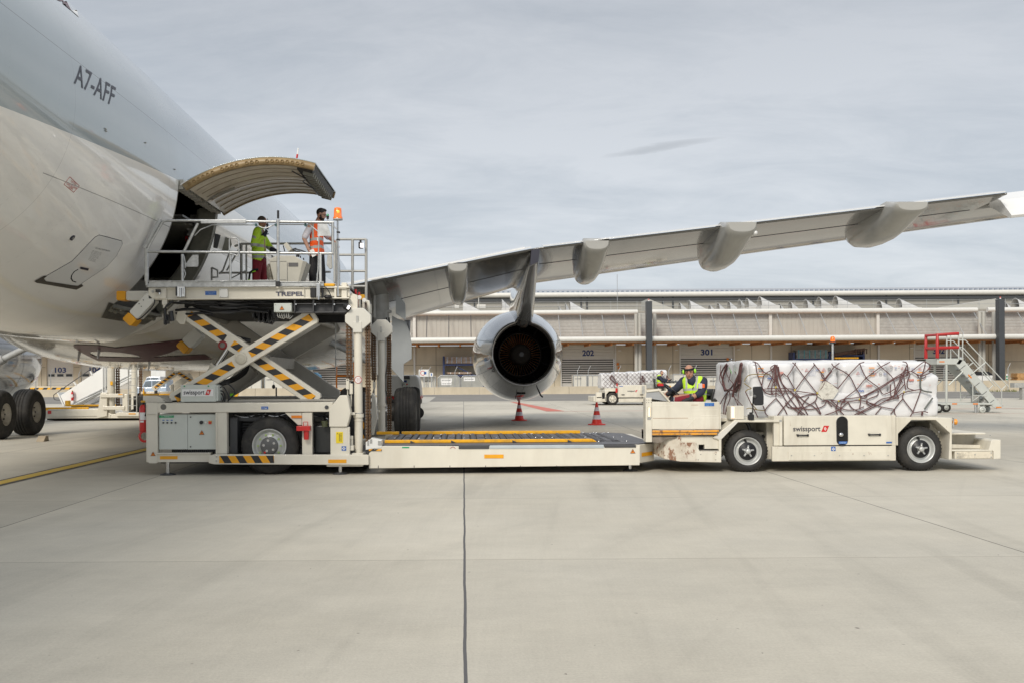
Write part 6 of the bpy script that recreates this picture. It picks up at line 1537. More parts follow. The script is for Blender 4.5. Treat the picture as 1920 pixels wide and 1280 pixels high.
# --- bridge (front low platform)
x0b, zb1 = P2(692, 835, A); zb0 = P2(692, 876.5, A)[1]
yb0, yb1 = A-.02, 19.75; xR = 3.16
zdk = .475
pts_c = [(x0b, yb0), (P2(1199, 850, A)[0], yb0), (w(1226, 850, A+.4)[0], yb0+.42), (xR+.12, yb1-.3), (P2(1199, 850, A)[0]-.05, yb1), (x0b, yb1)]
def hprism(m, pts, z0, z1, mi=0):
    n = len(pts); vs = [(p[0], p[1], z0) for p in pts]+[(p[0], p[1], z1) for p in pts]
    return m.add(vs, [tuple(range(n-1, -1, -1)), tuple(range(n, 2*n))]+[(i, (i+1) % n, (i+1) % n+n, i+n) for i in range(n)], mi)
part('bridge_body', CREAM, lambda m: (m.polyP([(692, 849), (698, 842.5), (708, 838), (712, 835), (1199, 836.5), (1199, 871), (692, 877)], A, yb0, yb0+.05), hprism(m, pts_c[1:], .16, .46)), bevel=.008)
part('deck_plate', DECKG, lambda m: hprism(m, [(P2(712, 835, A)[0], yb0+.06), (pts_c[1][0]-.01, yb0+.06), (pts_c[2][0]-.03, yb0+.44), (xR-.04, yb1-.3), (pts_c[4][0], yb1-.04), (P2(712, 835, A)[0], yb1-.04)], .461, zdk), bevel=.003)
part('edge_trim', mat('pale_blue_steel', (.52, .57, .60), .3, .4, var=.1), lambda m: m.boxP(918, 1132, 833.5, 839.5, A, yb0-.012, yb0+.07))
part('edge_trim', DGREY, lambda m: (m.boxP(860, 917, 834, 840.5, A, yb0-.014, yb0+.07), m.boxP(1133, 1192, 833.2, 838, A, yb0-.012, yb0+.07)))
part('end_box', WHITEP, lambda m: (m.polyP([(686, 828), (697, 820), (716, 824), (716, 838), (700, 840), (686, 842)], A, A-.03, A+.2),))
part('end_box_fitting', STEEL, lambda m: (m.boxP(689, 692, 825, 834, A, A-.04, A-.032), m.boxP(694, 698, 822, 830, A, A-.04, A-.032), m.boxP(709, 716, 825, 833, A, A-.045, A-.03)), bevel=0)
k = MB(); xa, za = P2(692, 842.5, A); xb2, _ = P2(716, 842.5, A); hazard(k, (xa, za), (xb2, za), .03, A-.035, .09, 1.6); k.build('hazard_strip', [HBLK, YEL], ld, fixn=False)
part('guide', YEL2, lambda m: (m.box(P2(722, 830, 17.0)[0], P2(1115, 830, 17.0)[0]-.05, 16.9, 16.98, zdk+.004, zdk+.055), m.add([(P2(1115, 830, 17)[0]-.05, 16.9, zdk+.004), (P2(1115, 830, 17)[0]+.03, 16.9, zdk+.004), (P2(1115, 830, 17)[0]-.05, 16.9, zdk+.055), (P2(1115, 830, 17)[0]-.05, 16.98, zdk+.004), (P2(1115, 830, 17)[0]+.03, 16.98, zdk+.004), (P2(1115, 830, 17)[0]-.05, 16.98, zdk+.055)], [(0, 1, 2), (3, 5, 4), (1, 4, 5, 2), (0, 3, 4, 1)])))
part('guide', YEL2, lambda m: (m.box(P2(706, 815, 19.4)[0], P2(748, 815, 19.4)[0], 19.4, 19.5, zdk+.004, zdk+.06), m.box(P2(753, 815, 19.4)[0], P2(1088, 815, 19.4)[0], 19.4, 19.5, zdk+.004, zdk+.06)))
for px in (770, 846, 960, 1063):
    part('guide_hinge', DGREY, lambda m, px=px: m.prism([(P2(px, 830, 17)[0], zdk+.008), (P2(px+9, 830, 17)[0], zdk+.008), (P2(px, 830, 17)[0], zdk+.045)], 16.87, 16.895))
xs0, xs1 = P2(725, 830, 17)[0], 2.75
nr = 15
for i in range(nr):
    x = xs0+(xs1-xs0)*(i+.5)/nr
    part('roller_well', HOLE, lambda m: m.box(x-.07, x+.07, 17.05, 19.3, zdk+.0005, zdk+.002), bevel=0)
    part('roller', mat('roller_grey', (.075, .075, .082), .45), lambda m: m.cyl((x, 17.08, zdk-.036), (x, 19.27, zdk-.036), .062, n=14), bevel=0)
    if i < nr-1: part('roller_bay_plate', DECKG, lambda m: (m.box(x+.1, x+.2, 17.1, 18.1, zdk+.001, zdk+.012), m.box(x+.1, x+.2, 18.3, 19.25, zdk+.001, zdk+.012)), bevel=0)
m_ = MB(); rr2 = random.Random(5)
for i in range(60):
    x = rr2.uniform(xs0, 2.9); y = rr2.choice((17.02, 18.2, 19.33, 19.6)); m_.ell((x, y, zdk+.003), (.022, .022, .014), n=8)
m_.build('deck_bolt', STEEL, ld)
rectP(MB(), 908, 944, 851, 858, A, yb0-.006).build('reflector', YEL, ld); warnP(ld, 1186, 845, 5, A, yb0-.006)
k = MB(); x0_, z0_ = P2(1201, 847, A+.08); x1_, z1_ = P2(1223, 853, A+.33)
zz0 = P2(1210, 853.5, A+.2)[1]; zz1 = P2(1210, 846.5, A+.2)[1]
pa = Vector(pts_c[1]); pb = Vector(pts_c[2]); d2 = (pb-pa); nn2 = Vector((d2.y, -d2.x)).normalized()*.006
qa = pa+d2*.12+nn2; qb = pa+d2*.88+nn2; k.add([(qa.x, qa.y, zz0), (qb.x, qb.y, zz0), (qb.x, qb.y, zz1), (qa.x, qa.y, zz1)], [(0, 1, 2, 3)]); k.build('reflector', YEL, ld, fixn=False)
rectP(MB(), 754, 767.5, 836.5, 839, A, yb0-.005).build('green_label', GREEN, ld)
k = MB(); k.tube([w3(844+10*t, 840-3.2*math.sin(t*math.pi), yb0-.006) for t in [i/8 for i in range(9)]], .004, 5); k.build('arc_mark', REDT, ld)
for px in (709, 776, 843, 910, 975, 1043, 1109):
    k = MB(); k.boxP(px, px+1.2, 871.5-.0*px, 876.8-(px-692)*.0115, A, yb0-.003, yb0-.001); k.build('skirt_slot', TXT, ld)
# fire extinguisher strapped to the frame: its own thing
def extinguisher(px0, px1, top, bot, D, lab):
    x0, _ = w(px0, 780, D); x1, _ = w(px1, 780, D); xc = (x0+x1)/2; r = (x1-x0)/2; zt = w((px0+px1)/2, top, D)[1]; zb = w((px0+px1)/2, bot, D)[1]
    h = zt-zb; ro = thing('fire_extinguisher', (xc, D, zb), lab, 'fire extinguisher')
    MB().lathe([(0, 0), (0, r*.9), (.02, r), (h*.76, r), (h*.84, r*.7), (h*.87, r*.35), (h*.87, 0)], (xc, D, zb), 'z', 24).build('cylinder', RED, ro)
    MB().cyl((xc, D, zb+h*.86), (xc, D, zb+h*.94), r*.32, n=12).tube([(xc+r*.2, D, zb+h*.93), (xc+r*.8, D-.02, zb+h*.88), (xc+r*.9, D-.03, zb+h*.6), (xc+r*.7, D-.04, zb+h*.5)], .014, 8).build('valve', BLACK, ro)
    MB().box(xc-r*.5, xc+r*.5, D-.03, D+.03, zb+h*.94, zb+h*1.0).build('lever', YEL2, ro, bevel=.006)
    k = MB()
    rings = []
    for a in range(-40, 71, 10): c, s = math.sin(R(a)), -math.cos(R(a)); rings.append((xc+c*(r+.002), D+s*(r+.002)))
    vs = []
    for x, y in rings: vs += [(x, y, zb+h*.38), (x, y, zb+h*.62)]
    k.add(vs, [(2*i, 2*i+2, 2*i+3, 2*i+1) for i in range(len(rings)-1)]); vs = []
    k.build('instruction_label', WHITE, ro, fixn=False)
    MB().box(xc-.03, xc+.03, D-r-.006, D-r-.003, zb+h*.3, zb+h*.36).build('symbol', WHITE, ro)
extinguisher(261.5, 275.5, 750, 808, A+.12, 'red fire extinguisher strapped to the rear corner of the loader frame')
# ================================================================== PALLET TRANSPORTER (near)
T = 16.3
tr = thing('pallet_transporter', (5.3, 17.7, 0), 'worn cream low pallet transporter with driver cab, rusty front bumper and slanted red emblem', 'transporter')
def tp(nm, m0, fn, par=None, bevel=.008, **k):
    mm = MB(); fn(mm); return mm.build(nm, m0, par or tr, bevel=bevel, **k)
# cab
cab_ = tp('cab_side', CREAM2, lambda m: m.polyP([(1222.5, 752), (1349, 752.5), (1349, 804), (1222.5, 804)], T, T, T+.06))
k = MB()
for (a, b, t) in ((1224, 1348, 782.4), (1296, 1345, 767), (1314, 1345, 777.5), (1224, 1262, 758.5)): k.boxP(a, b, t, t+.45, T, T-.0015, T-.0005)
k.tube([w3(1287, 800, T-.002), w3(1303, 784, T-.002)], .003, 4); k.build('scratch', mat('scratch_primer', (.82, .79, .70), .6), cab_, fixn=False)
k = MB(); k.boxP(1224, 1290, 782.6, 783.2, T, T-.003, T-.002); k.boxP(1296, 1309, 758, 758.6, T, T-.003, T-.002); k.build('rust_mark', mat('rust_streak', (.30, .15, .07), .7, var=.4), cab_, fixn=False)
rectP(MB(), 1321, 1339, 754, 760.3, T, T-.005).build('blue_label', BLUE, cab_)
k = MB(); textP(k, 'EQUIPMENT', 1322.5, 1337.5, 755, 756.8, T, T-.009); textP(k, 'NR. 41', 1324, 1334, 757.8, 759.4, T, T-.009); k.build('lettering', mat('pale_blue_print2', (.2, .45, .75), .5), cab_, fixn=False)
tp('cab_post', CREAM2, lambda m: m.boxP(1210.5, 1222.3, 744.6, 828, T, T-.01, T+.22))
tp('headlight', mat('lit_headlight', (.9, .75, .6), .3, emit=(1, .62, .35), emit_s=.75), lambda m: m.boxP(1215.2, 1218.6, 763, 780, T, T-.02, T-.006))
tp('headlight_frame', CREAM2, lambda m: (m.boxP(1213.6, 1215, 761, 782, T, T-.03, T-.008), m.boxP(1218.8, 1220.4, 761, 782, T, T-.03, T-.008)))
for py in (749, 753.5):
    for px in (1212.5, 1216.5, 1221): c = w3(px, py, T-.01); MB().cyl(c-Vector((0, .004, 0)), c, .006, n=8).build('bolt', DGREY, tr)
rectP(MB(), 1213.5, 1220, 779, 786, T, T-.014).build('data_plate', GALVD, tr)
tp('cab_front', CREAM2, lambda m: hprism(m, [(P2(1211, 790, T)[0], T+.22), (P2(1222, 790, T)[0], T+.22), (3.5, T+1.5), (3.32, T+1.5)], P2(1216, 828, T)[1], P2(1216, 745, T)[1]))
tp('bonnet', mat('bonnet_grey', (.33, .34, .35), .5, var=.1), lambda m: m.loft([[w3(a+o*2, b, T+.02+o*1.3) for a, b in ((1211, 745), (1212, 733), (1237, 731.5), (1255, 752))] for o in (0, 1)], 0, False))
tp('bonnet_edge', CREAM2, lambda m: (m.bar(P2(1234, 728, T), P2(1256, 752.5, T), .028, T-.01, T+.05), m.bar(P2(1212, 733, T), P2(1236, 730.5, T), .03, T+.0, T+.06)))
tp('cab_floor', CREAM2, lambda m: m.boxP(1256, 1349, 790, 803, T, T+.07, T+1.5)); tp('cab_back', CREAM2, lambda m: m.boxP(1349, 1352, 757, 804, T, T, T+1.5))
tp('cab_inner', RUSTY, lambda m: m.boxP(1262, 1296, 736, 760, T, T+1.35, T+1.45))
tp('cab_lining', CREAM2, lambda m: m.boxP(1256, 1275, 748, 803, T, T+1.45, T+1.5))
tp('rub_rail', RUSTORANGE, lambda m: m.boxP(1222.6, 1347, 805.3, 809.4, T, T-.035, T+.02)); tp('rub_rail', RUSTORANGE, lambda m: m.boxP(1222.6, 1344, 811, 814.3, T, T-.035, T+.02))
tp('rub_rail_back', mat('scraped_steel', (.27, .24, .21), .5, .3, var=.35, scale=12), lambda m: m.boxP(1222.6, 1346, 804.6, 815.5, T, T-.018, T+.03))
# front bumper, rounded in plan
def bumper_body(m):
    zt = P2(1300, 818, T)[1]; zb0 = P2(1276, 864.4, T)[1]
    pl = [(1216.6, 826, 851, .75), (1227, 822, 853.5, .36), (1245, 818, 860.5, .12), (1276.5, 817, 864.6, .0)]
    rings = []
    for px, t, u, dy in pl:
        xa = w(px, t, T+dy)[0]; rings.append([Vector((xa, T+dy, P2(px, t)[1] if False else w(px, t, T)[1])), Vector((xa, T+dy, w(px, u, T)[1])), Vector((xa+dy*.6, T+2.6, w(px, u, T)[1])), Vector((xa+dy*.6, T+2.6, w(px, t, T)[1]))])
    m.loft(rings, 0, False)
tp('front_bumper', RUSTY, bumper_body)
tp('bumper_lip', mat('scuffed_rubber_lip', (.20, .17, .14), .55, var=.5, scale=9, rust=.3), lambda m: m.polyP([(1217, 826), (1222, 818), (1240, 816.8), (1270, 818), (1270, 820.6), (1252, 822), (1244, 829), (1232, 830), (1222, 828)], T, T+.02, T+.5))
tp('lower_body', CREAM2, lambda m: (m.polyP([(1276.6, 864.4), (1276.6, 828), (1305, 828), (1306, 832), (1312, 845), (1352.6, 845), (1352.6, 866)], T, T, T+2.6), m.polyP([(1271, 816.8), (1352.6, 816.8), (1352.6, 841), (1322, 841), (1322, 833), (1311, 833), (1311, 841), (1305, 828), (1271, 828)], T, T+.03, T+.12)))
tp('rust_panel', RUSTY, lambda m: m.boxP(1277.5, 1305.5, 828.6, 863, T, T-.006, T+.01), bevel=.003)
tp('step_recess', HOLE, lambda m: m.boxP(1311, 1322, 832, 842, T, T+.13, T+.14)); tp('step_tread', GREYARM, lambda m: m.polyP([(1313, 845), (1347.5, 845), (1347.5, 843.6), (1316, 843.6)], T, T+.002, T+.4))
for q in ((1342, 851), (1342, 861), (1314, 851), (1309, 861)): c = w3(q[0], q[1], T-.001); MB().cyl(c-Vector((0, .004, 0)), c, .007, n=8).build('bolt', DGREY, tr)
# slanted frame and wheel arch
tp('fender', CREAM2, lambda m: m.polyP([(1336.4, 820), (1379, 786.3), (1467.4, 786.3), (1467.4, 835), (1461.5, 835), (1461.5, 790.7), (1384, 790.7), (1352.8, 823), (1352.8, 845), (1348, 845), (1348, 824)], T, T, T+.36))
tp('fender_face', mat('slanted_face', (.62, .60, .55), .45, var=.08), lambda m: m.polyP([(1339, 819.5), (1378, 788.5), (1384, 790), (1352, 822.5)], T, T-.004, T-.0005), bevel=0)
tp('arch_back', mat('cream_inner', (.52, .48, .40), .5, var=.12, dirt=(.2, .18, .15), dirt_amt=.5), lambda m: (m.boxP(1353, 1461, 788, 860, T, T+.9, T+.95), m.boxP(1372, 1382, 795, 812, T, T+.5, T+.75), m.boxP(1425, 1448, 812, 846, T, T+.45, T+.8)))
tp('brake_line', BLACK, lambda m: (m.tube(smooth_pts([w3(1367, 808, T+.4), w3(1369, 816, T+.35), w3(1374, 820, T+.4), w3(1382, 815, T+.4)]), .013, 6), m.tube(smooth_pts([w3(1399, 791, T+.3), w3(1404, 798, T+.3), w3(1406, 808, T+.3)]), .03, 6), m.tube([w3(1428, 818, T+.4), w3(1449, 818, T+.4), w3(1450, 846, T+.4), w3(1446, 847, T+.4)], .016, 6), m.tube([w3(1428, 815.5, T+.45), w3(1445, 815.5, T+.45)], .012, 6)), bevel=0)
tp('cab_arch_bracket', DARK, lambda m: m.boxP(1353, 1366, 845, 864, T, T+.5, T+.9))
x_, z_ = P2(1402, 846, T+.06); road_wheel(tr, x_, T+.05, .345, .343, .27, .232, 1); road_wheel(tr, x_, T+2.4, .345, .343, .27, .232, 1)
x_, z_ = P2(1726.8, 838, T+.06); road_wheel(tr, x_, T+.05, .365, .363, .30, .232, 1); road_wheel(tr, x_, T+2.4, .365, .363, .30, .232, 1)
# main body
body = tp('body_side', CREAM2, lambda m: (m.boxP(1448, 1680, 835.5, 863.3, T, T+.0, T+.06), m.boxP(1452, 1468.5, 779, 835, T, T+.03, T+.1), m.boxP(1672.5, 1680, 777.5, 835, T, T+.0, T+.06)))
tp('deck', CREAM2, lambda m: (m.boxP(1352, 1780, 783, 790, T, T+.36, T+2.6), m.boxP(1448, 1680, 792, 862, T, T+.3, T+2.6), m.boxP(1452, 1675, 779, 790, T, T+.1, T+.36)))
door_ = tp('side_panel', CREAM2, lambda m: m.boxP(1469.6, 1672, 778.7, 833.5, T, T-.012, T+.05))
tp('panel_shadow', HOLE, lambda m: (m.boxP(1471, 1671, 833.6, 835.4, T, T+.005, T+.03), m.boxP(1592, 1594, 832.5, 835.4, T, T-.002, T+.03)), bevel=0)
logoP(door_, 1486.5, 1554, 797, 810.5, T, T-.016)
k = MB(); xa, za = P2(1578.5, 807, T); hw, hh = .092, .145; pts = []
for i in range(24):
    a = 2*math.pi*i/24; cx2 = math.cos(a); pts.append((xa+hw*cx2, T-.0135, za+(hh if math.sin(a) > 0 else -hh)+hw*math.sin(a)))
k.add(pts, [tuple(range(24))]); k.build('fuel_recess', HOLE, door_, fixn=False)
k = MB(); k.tube([Vector(p)+Vector((0, 0, 0)) for p in pts+[pts[0]]], .006, 5); k.build('recess_trim', DGREY, door_)
MB().ell(w3(1577, 814, T-.02), (.042, .03, .038)).build('filler_cap', STEEL, door_); rectP(MB(), 1572, 1588, 826.5, 831, T, T-.018).build('blue_label', BLUE, door_)
k = MB(); textP(k, 'DIESEL', 1573.5, 1586.5, 827.3, 830.2, T, T-.022); k.build('lettering', mat('pale_blue_print3', (.35, .5, .75), .5), door_, fixn=False)
for a, b, y in ((1494, 1515, 815), (1628, 1650, 813.8)):
    tp('handle', BLACK, lambda m: m.tube([w3(a, y-1, T-.01), w3(a+1, y, T-.04), w3(b-1, y, T-.04), w3(b, y-1, T-.01)], .011, 8).boxP(a-.5, a+2.5, y-2, y+2, T, T-.03, T-.012).boxP(b-2.5, b+.5, y-2, y+2, T, T-.03, T-.012), door_, 0)
rectP(MB(), 1661, 1671.5, 827, 830, T, T-.016).build('blue_label', BLUE, door_); rectP(MB(), 1558.2, 1566.5, 836.2, 844.4, T, T-.005).build('jack_point_label', BLUE, tr)
k = MB()
c = P2(1562.3, 840.8, T)
for q in range(4):
    a = q*math.pi/2; d = Vector((math.cos(a), math.sin(a))); n_ = Vector((-d.y, d.x))
    pts2 = [Vector(c)+d*.006+n_*.005, Vector(c)+d*.014+n_*.005, Vector(c)+d*.014+n_*.013, Vector(c)+d*.027, Vector(c)+d*.014-n_*.013, Vector(c)+d*.014-n_*.005, Vector(c)+d*.006-n_*.005]
    k.add([(p.x, T-.01, p.y) for p in pts2], [tuple(range(7))])
k.build('label_print', WHITE, tr, fixn=False)
tp('sill_plate', CREAM2, lambda m: m.boxP(1478, 1668.5, 845, 861.5, T, T-.012, T-.001), bevel=.004)
for px in (1484, 1527, 1574, 1620, 1665): c = w3(px, 853, T-.012); MB().cyl(c-Vector((0, .005, 0)), c, .011, n=8).build('bolt', GALVD, tr)
rectP(MB(), 1461, 1466, 786, 790, T, T-.002).build('tag', GALVD, tr)
# rear
tp('rear_fender', CREAM2, lambda m: m.polyP([(1680.5, 781.3), (1785, 782.3), (1785, 860.5), (1779, 860.5), (1781.5, 811), (1754.5, 786.5), (1709, 786.5), (1684, 812), (1684, 834), (1680.5, 834)], T, T, T+.36))
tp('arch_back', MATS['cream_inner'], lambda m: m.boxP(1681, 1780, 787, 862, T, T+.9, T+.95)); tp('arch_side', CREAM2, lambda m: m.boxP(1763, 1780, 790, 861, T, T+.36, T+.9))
tp('rear_lamp', mat('amber_side_lamp', (.75, .3, .03), .3), lambda m: (m.lathe([(0, .03), (.03, .05), (.05, .05)], w3(1787, 790, T+.1), 'x', 16), m.cyl(w3(1786, 790, T+.1), w3(1793, 790, T+.1), .018, n=10)))
tp('hook', GALVD, lambda m: m.tube([w3(1786, 783, T+.05), w3(1788, 783, T+.05), w3(1788, 800, T+.05), w3(1786, 800, T+.05)], .01, 6), bevel=0)
tp('tail_beam', CREAM2, lambda m: (m.boxP(1786, 1860, 812, 815, T, T+.2, T+2.4), m.polyP([(1786, 813), (1858, 814), (1862, 816), (1862, 838), (1786, 838)], T, T+.55, T+.62), m.boxP(1791, 1862, 845, 859.5, T, T+.01, T+.3), m.boxP(1785, 1862, 842.5, 845, T, T+.0, T+.5), m.polyP([(1854, 843), (1859, 826), (1863.5, 823), (1876.5, 823.5), (1876.5, 859), (1863, 860), (1863, 845)], T, T, T+2.3)))
tp('tail_panel', CREAM2, lambda m: m.polyP([(1785, 834), (1861, 836), (1862, 842), (1785, 842)], T, T+.3, T+.36))
tp('scuffed_plate', mat('scuffed_cream', (.68, .62, .50), .5, var=.1, dirt=(.07, .06, .05), dirt_amt=.9, dirt_scale=5), lambda m: m.boxP(1793, 1861, 846.5, 858.5, T, T-.004, T+.009), bevel=.003)
for px, py in ((1795.5, 849), (1795.5, 856), (1828, 851.5), (1858.5, 848), (1858.5, 856), (1856.5, 815.5)): c = w3(px, py, T-.004); MB().cyl(c-Vector((0, .005, 0)), c, .012, n=10).build('bolt', GALVD, tr)
# light box, mirror, beacon
tp('lamp_box', CREAM2, lambda m: m.boxP(1371.5, 1397, 760.5, 785.5, T, T+.05, T+.3)); tp('lamp', MATS['lit_headlight'], lambda m: m.boxP(1372.5, 1378.5, 762, 783, T, T+.035, T+.049), bevel=.006)
tp('mirror_bracket', BLACK, lambda m: (m.boxP(1403.5, 1413.5, 776, 786, T, T-.02, T+.06), m.boxP(1406, 1411.5, 772, 777, T, T-.01, T+.04), m.cyl(w3(1411, 773, T), w3(1412.3, 742, T-.02), .011, n=8)))
mir = tp('mirror', BLACK, lambda m: m.polyP([(1410, 725), (1412, 723.8), (1426, 723.2), (1427.5, 725), (1430.3, 741), (1430.3, 757), (1428, 758.6), (1414, 759), (1412, 757)], T, T-.06, T-.02), bevel=.015)
MB().ell(w3(1415, 742, T-.075), (.028, .025, .028)).build('mirror_joint', mat('grey_plastic', (.09, .09, .09), .4), mir)
tp('beacon_pole', GALV, lambda m: m.cyl(w3(1561, 780, 19.3), w3(1561, 644, 19.3), .022, n=10), bevel=0); bc = w3(1561.3, 643.5, 19.3)
tp('beacon_base', BLACK, lambda m: m.cyl(bc, bc+Vector((0, 0, .03)), .055, n=16), bevel=0)
tp('beacon_lens', AMB, lambda m: m.lathe([(.03, .048), (.10, .044), (.13, .03), (.14, 0)], bc, 'z', 20), bevel=0)
# seat and steering wheel
tp('seat', BLACK, lambda m: (m.loft([[w3(1304+28*s, 741+2*math.cos(a)*1.2-1, T+1.0+.24*math.sin(a)) for a in [i*math.pi/6 for i in range(12)]] for s in (0, .1, .5, 1)], 0, True), m.loft([[Vector((P2(x+wd_*math.cos(a), y, T+1)[0], T+1.0+.25*math.sin(a), P2(x, y, T+1)[1])) for a in [i*math.pi/6 for i in range(12)]] for x, y, wd_ in ((1328, 748, 5), (1329, 744, 6), (1331, 736, 6), (1332.5, 730, 5.5), (1333.5, 728, 4))], 0, True)), bevel=0)
tp('seat_suspension', DARK, lambda m: (m.boxP(1305, 1330, 745, 790, T, T+.8, T+1.2), m.tube([w3(1334, 750, T+.8), w3(1340, 749, T+.8), w3(1343, 752, T+.8)], .03, 8)), bevel=0)
SWc = w3(1261.5, 733, T+.82); ax1 = Vector((.155, 0, -.135)).normalized(); ax2 = Vector((0, 1, 0)); nrmS = ax1.cross(ax2)
k = MB(); k.tube([SWc+ax1*.19*math.cos(a)+ax2*.19*math.sin(a) for a in [i*2*math.pi/28 for i in range(29)]], .014, 8, caps=False)
for a in (.4, 2.5, 4.6): k.cyl(SWc, SWc+ax1*.18*math.cos(a)+ax2*.18*math.sin(a), .012, n=6)
k.cyl(SWc-nrmS*.03, SWc+nrmS*.02, .04, n=12); dn = Vector((-.06, 0, -.30)); k.cyl(SWc, SWc+dn, .03, n=10); k.build('steering_wheel', BLACK, tr)
tp('control_column', BLACK, lambda m: m.polyP([(1243, 741), (1252, 733), (1259, 739), (1255, 753), (1246, 749)], T, T+.75, T+.92))
tp('column_switch', WHITEP, lambda m: m.boxP(1250, 1254.5, 739, 744.5, T, T+.7, T+.74))

# ================================================================== CARGO under a net
CX0, CX1, CY0, CY1 = 4.80, P2(1757, 730, 16.75)[0], 16.72, 18.95
cz0, cz1 = P2(1500, 785, 16.75)[1], P2(1500, 677.5, 16.75)[1]
WRAP = mat('plastic_wrap', (.68, .68, .69), .34, var=.05, scale=2.5, bump=.9, bscale=7, coat=.25)
cargo = thing('netted_cargo', ((CX0+CX1)/2, (CY0+CY1)/2, cz0), 'white wrapped cargo blocks under a dark brown net riding on the near transporter', 'cargo')
def wrapped(x0, x1, y0, y1, z0, z1, seed, nseg=.07, amp=.016, zbul=0.0, taper=0.0):
    rr = random.Random(seed); bm = bmesh.new(); bmesh.ops.create_cube(bm, size=1)
    bm2 = bm
    L_ = (x1-x0, y1-y0, z1-z0); cuts = 0
    bmesh.ops.subdivide_edges(bm, edges=bm.edges[:], cuts=14, use_grid_fill=True)
    from mathutils import noise as NZ
    for v in bm.verts:
        c = v.co*2
        ex = 14.0; r = (abs(c.x)**ex+abs(c.y)**ex+abs(c.z)**ex)**(1/ex); c = c/r
        zz = (c.z+1)/2
        s = 1+zbul*math.sin(min(1, zz*1.1)*math.pi)*.5
        p = Vector((x0+L_[0]*(c.x*s+1)/2, y0+L_[1]*(c.y*s+1)/2, z0+L_[2]*zz))
        n1 = NZ.noise(p*2.1+Vector((seed, 0, 0))); n2_ = NZ.noise(Vector((p.x*3.5, p.y*3.5, p.z*11))+Vector((0, seed, 0)))
        d = c.normalized(); v.co = p+d*(n1*amp*1.4+n2_*amp*.8)
    vs = [v.co.copy() for v in bm.verts]; bm.verts.index_update(); fs = [[v.index for v in f.verts] for f in bm.faces]; bm.free(); return vs, fs
xs = [CX0+.05, CX0+.82, CX0+1.62, CX0+2.42, CX1-.02]
cut = [P2(px, 730, 16.75)[0] for px in (1406, 1490, 1575, 1667, 1746)]
for i in range(4):
    vs, fs = wrapped(cut[i]-.0, cut[i+1]+.0, CY0+.02, CY1, cz0+.35, cz1+(.0, .015, -.01, 0.0)[i], 3+i); MB().add(vs, fs, 0, True).build('wrapped_block', WRAP, cargo)
vs, fs = wrapped(cut[0]-.03, CX1+.02, CY0, CY1, cz0, cz0+.46, 21, amp=.02, zbul=.0); MB().add(vs, fs, 0, True).build('wrapped_base', WRAP, cargo)
vs, fs = wrapped(CX0, cut[0]+.3, CY0+.12, CY1, cz0-.02, cz1+.02, 31, amp=.05); MB().add(vs, fs, 0, True).build('wrapped_block', WRAP, cargo)
vs, fs = wrapped(cut[4]-.3, CX1+.05, CY0+.02, CY1-.05, cz0+.0, cz1-.18, 41, amp=.05, zbul=.0); MB().add(vs, fs, 0, True).build('loose_sheet', WRAP, cargo)
vs, fs = wrapped(cut[0]+.02, CX1-.15, CY0+.25, CY1-.05, cz1-.12, cz1+.025, 51, amp=.02); MB().add(vs, fs, 0, True).build('top_cover', WRAP, cargo)
MB().box(CX0+.0, CX1+.02, CY0-.02, CY1, cz0-.04, cz0-.01).build('pallet_sheet', GALV, cargo)
NET = mat('net_cord', (.115, .052, .052), .8, var=.3, scale=30); NETG = mat('grey_strap', (.12, .13, .12), .7, var=.2); OLIV = mat('olive_cord', (.24, .18, .07), .7)
NY = CY0-.035
U = lambda q: (1330+q[0]/8.348, 660+q[1]/8.348)
V_ = lambda q: (1540+q[0]/8.0, 660+q[1]/8.0)
netA = [[(680,145),(720,170),(750,330),(820,520),(840,575)],[(700,145),(760,180),(850,300),(930,340),(990,400),(1030,460)],[(840,575),(950,565),(1200,565),(1330,575)],
[(1340,190),(1220,365),(1160,330),(1110,390)],[(1220,365),(1345,590)],[(1340,190),(1490,390),(1690,640)],[(1345,590),(1490,390),(1650,195)],[(1650,195),(1810,430),(1690,640)],[(1810,430),(1920,290)],
[(1345,600),(1690,650)],[(1345,600),(1200,600),(900,600),(840,575)],[(820,520),(860,350),(980,270),(1030,190)],[(1030,190),(960,240),(1000,320)],
[(1040,190),(1050,350),(1110,560),(1180,720),(1300,860),(1460,975)],[(1060,190),(1100,400),(1180,560),(1250,700),(1380,870),(1500,975)],[(1020,190),(1020,400),(970,560),(980,650),(1050,640)],[(1030,190),(1045,420),(1040,700)],[(1080,220),(1130,460),(1250,600),(1400,740),(1545,980)],[(1000,230),(990,370),(910,560)],
[(1015,190),(1035,330),(1015,480),(1060,560),(1130,640)],[(1050,200),(1075,330),(1060,450),(1120,600)],[(1045,715),(870,910),(970,1035)],[(1045,715),(1160,860),(1220,970)],[(1345,650),(1160,860),(1065,985)],
[(1345,620),(1490,765),(1640,850),(1740,970)],[(1690,650),(1650,765),(1440,890),(1380,980)],[(1650,765),(1750,960)],[(1560,690),(1490,765),(1430,860),(1350,880),(1230,850),(1190,780)],[(1840,745),(1780,840),(1640,880),(1520,885),(1430,860)],
[(1690,640),(1800,740)],[(1840,750),(1920,850)],[(840,575),(870,620),(960,660),(1000,620)],[(1345,650),(1400,700),(1480,680),(1560,660),(1690,650)],[(1190,600),(1130,680),(1050,640)],[(1250,600),(1330,660),(1420,850),(1300,860)],[(1350,160),(1340,190)],[(1630,165),(1650,195)],[(1345,190),(1300,160)],[(565,610),(650,790),(770,1035)],[(840,830),(870,910)]]
netAo = [[(545,450),(635,350),(940,340)],[(540,480),(660,560)],[(565,610),(600,580),(660,565)],[(580,880),(640,870),(740,895),(870,910)],[(650,790),(740,890)]]
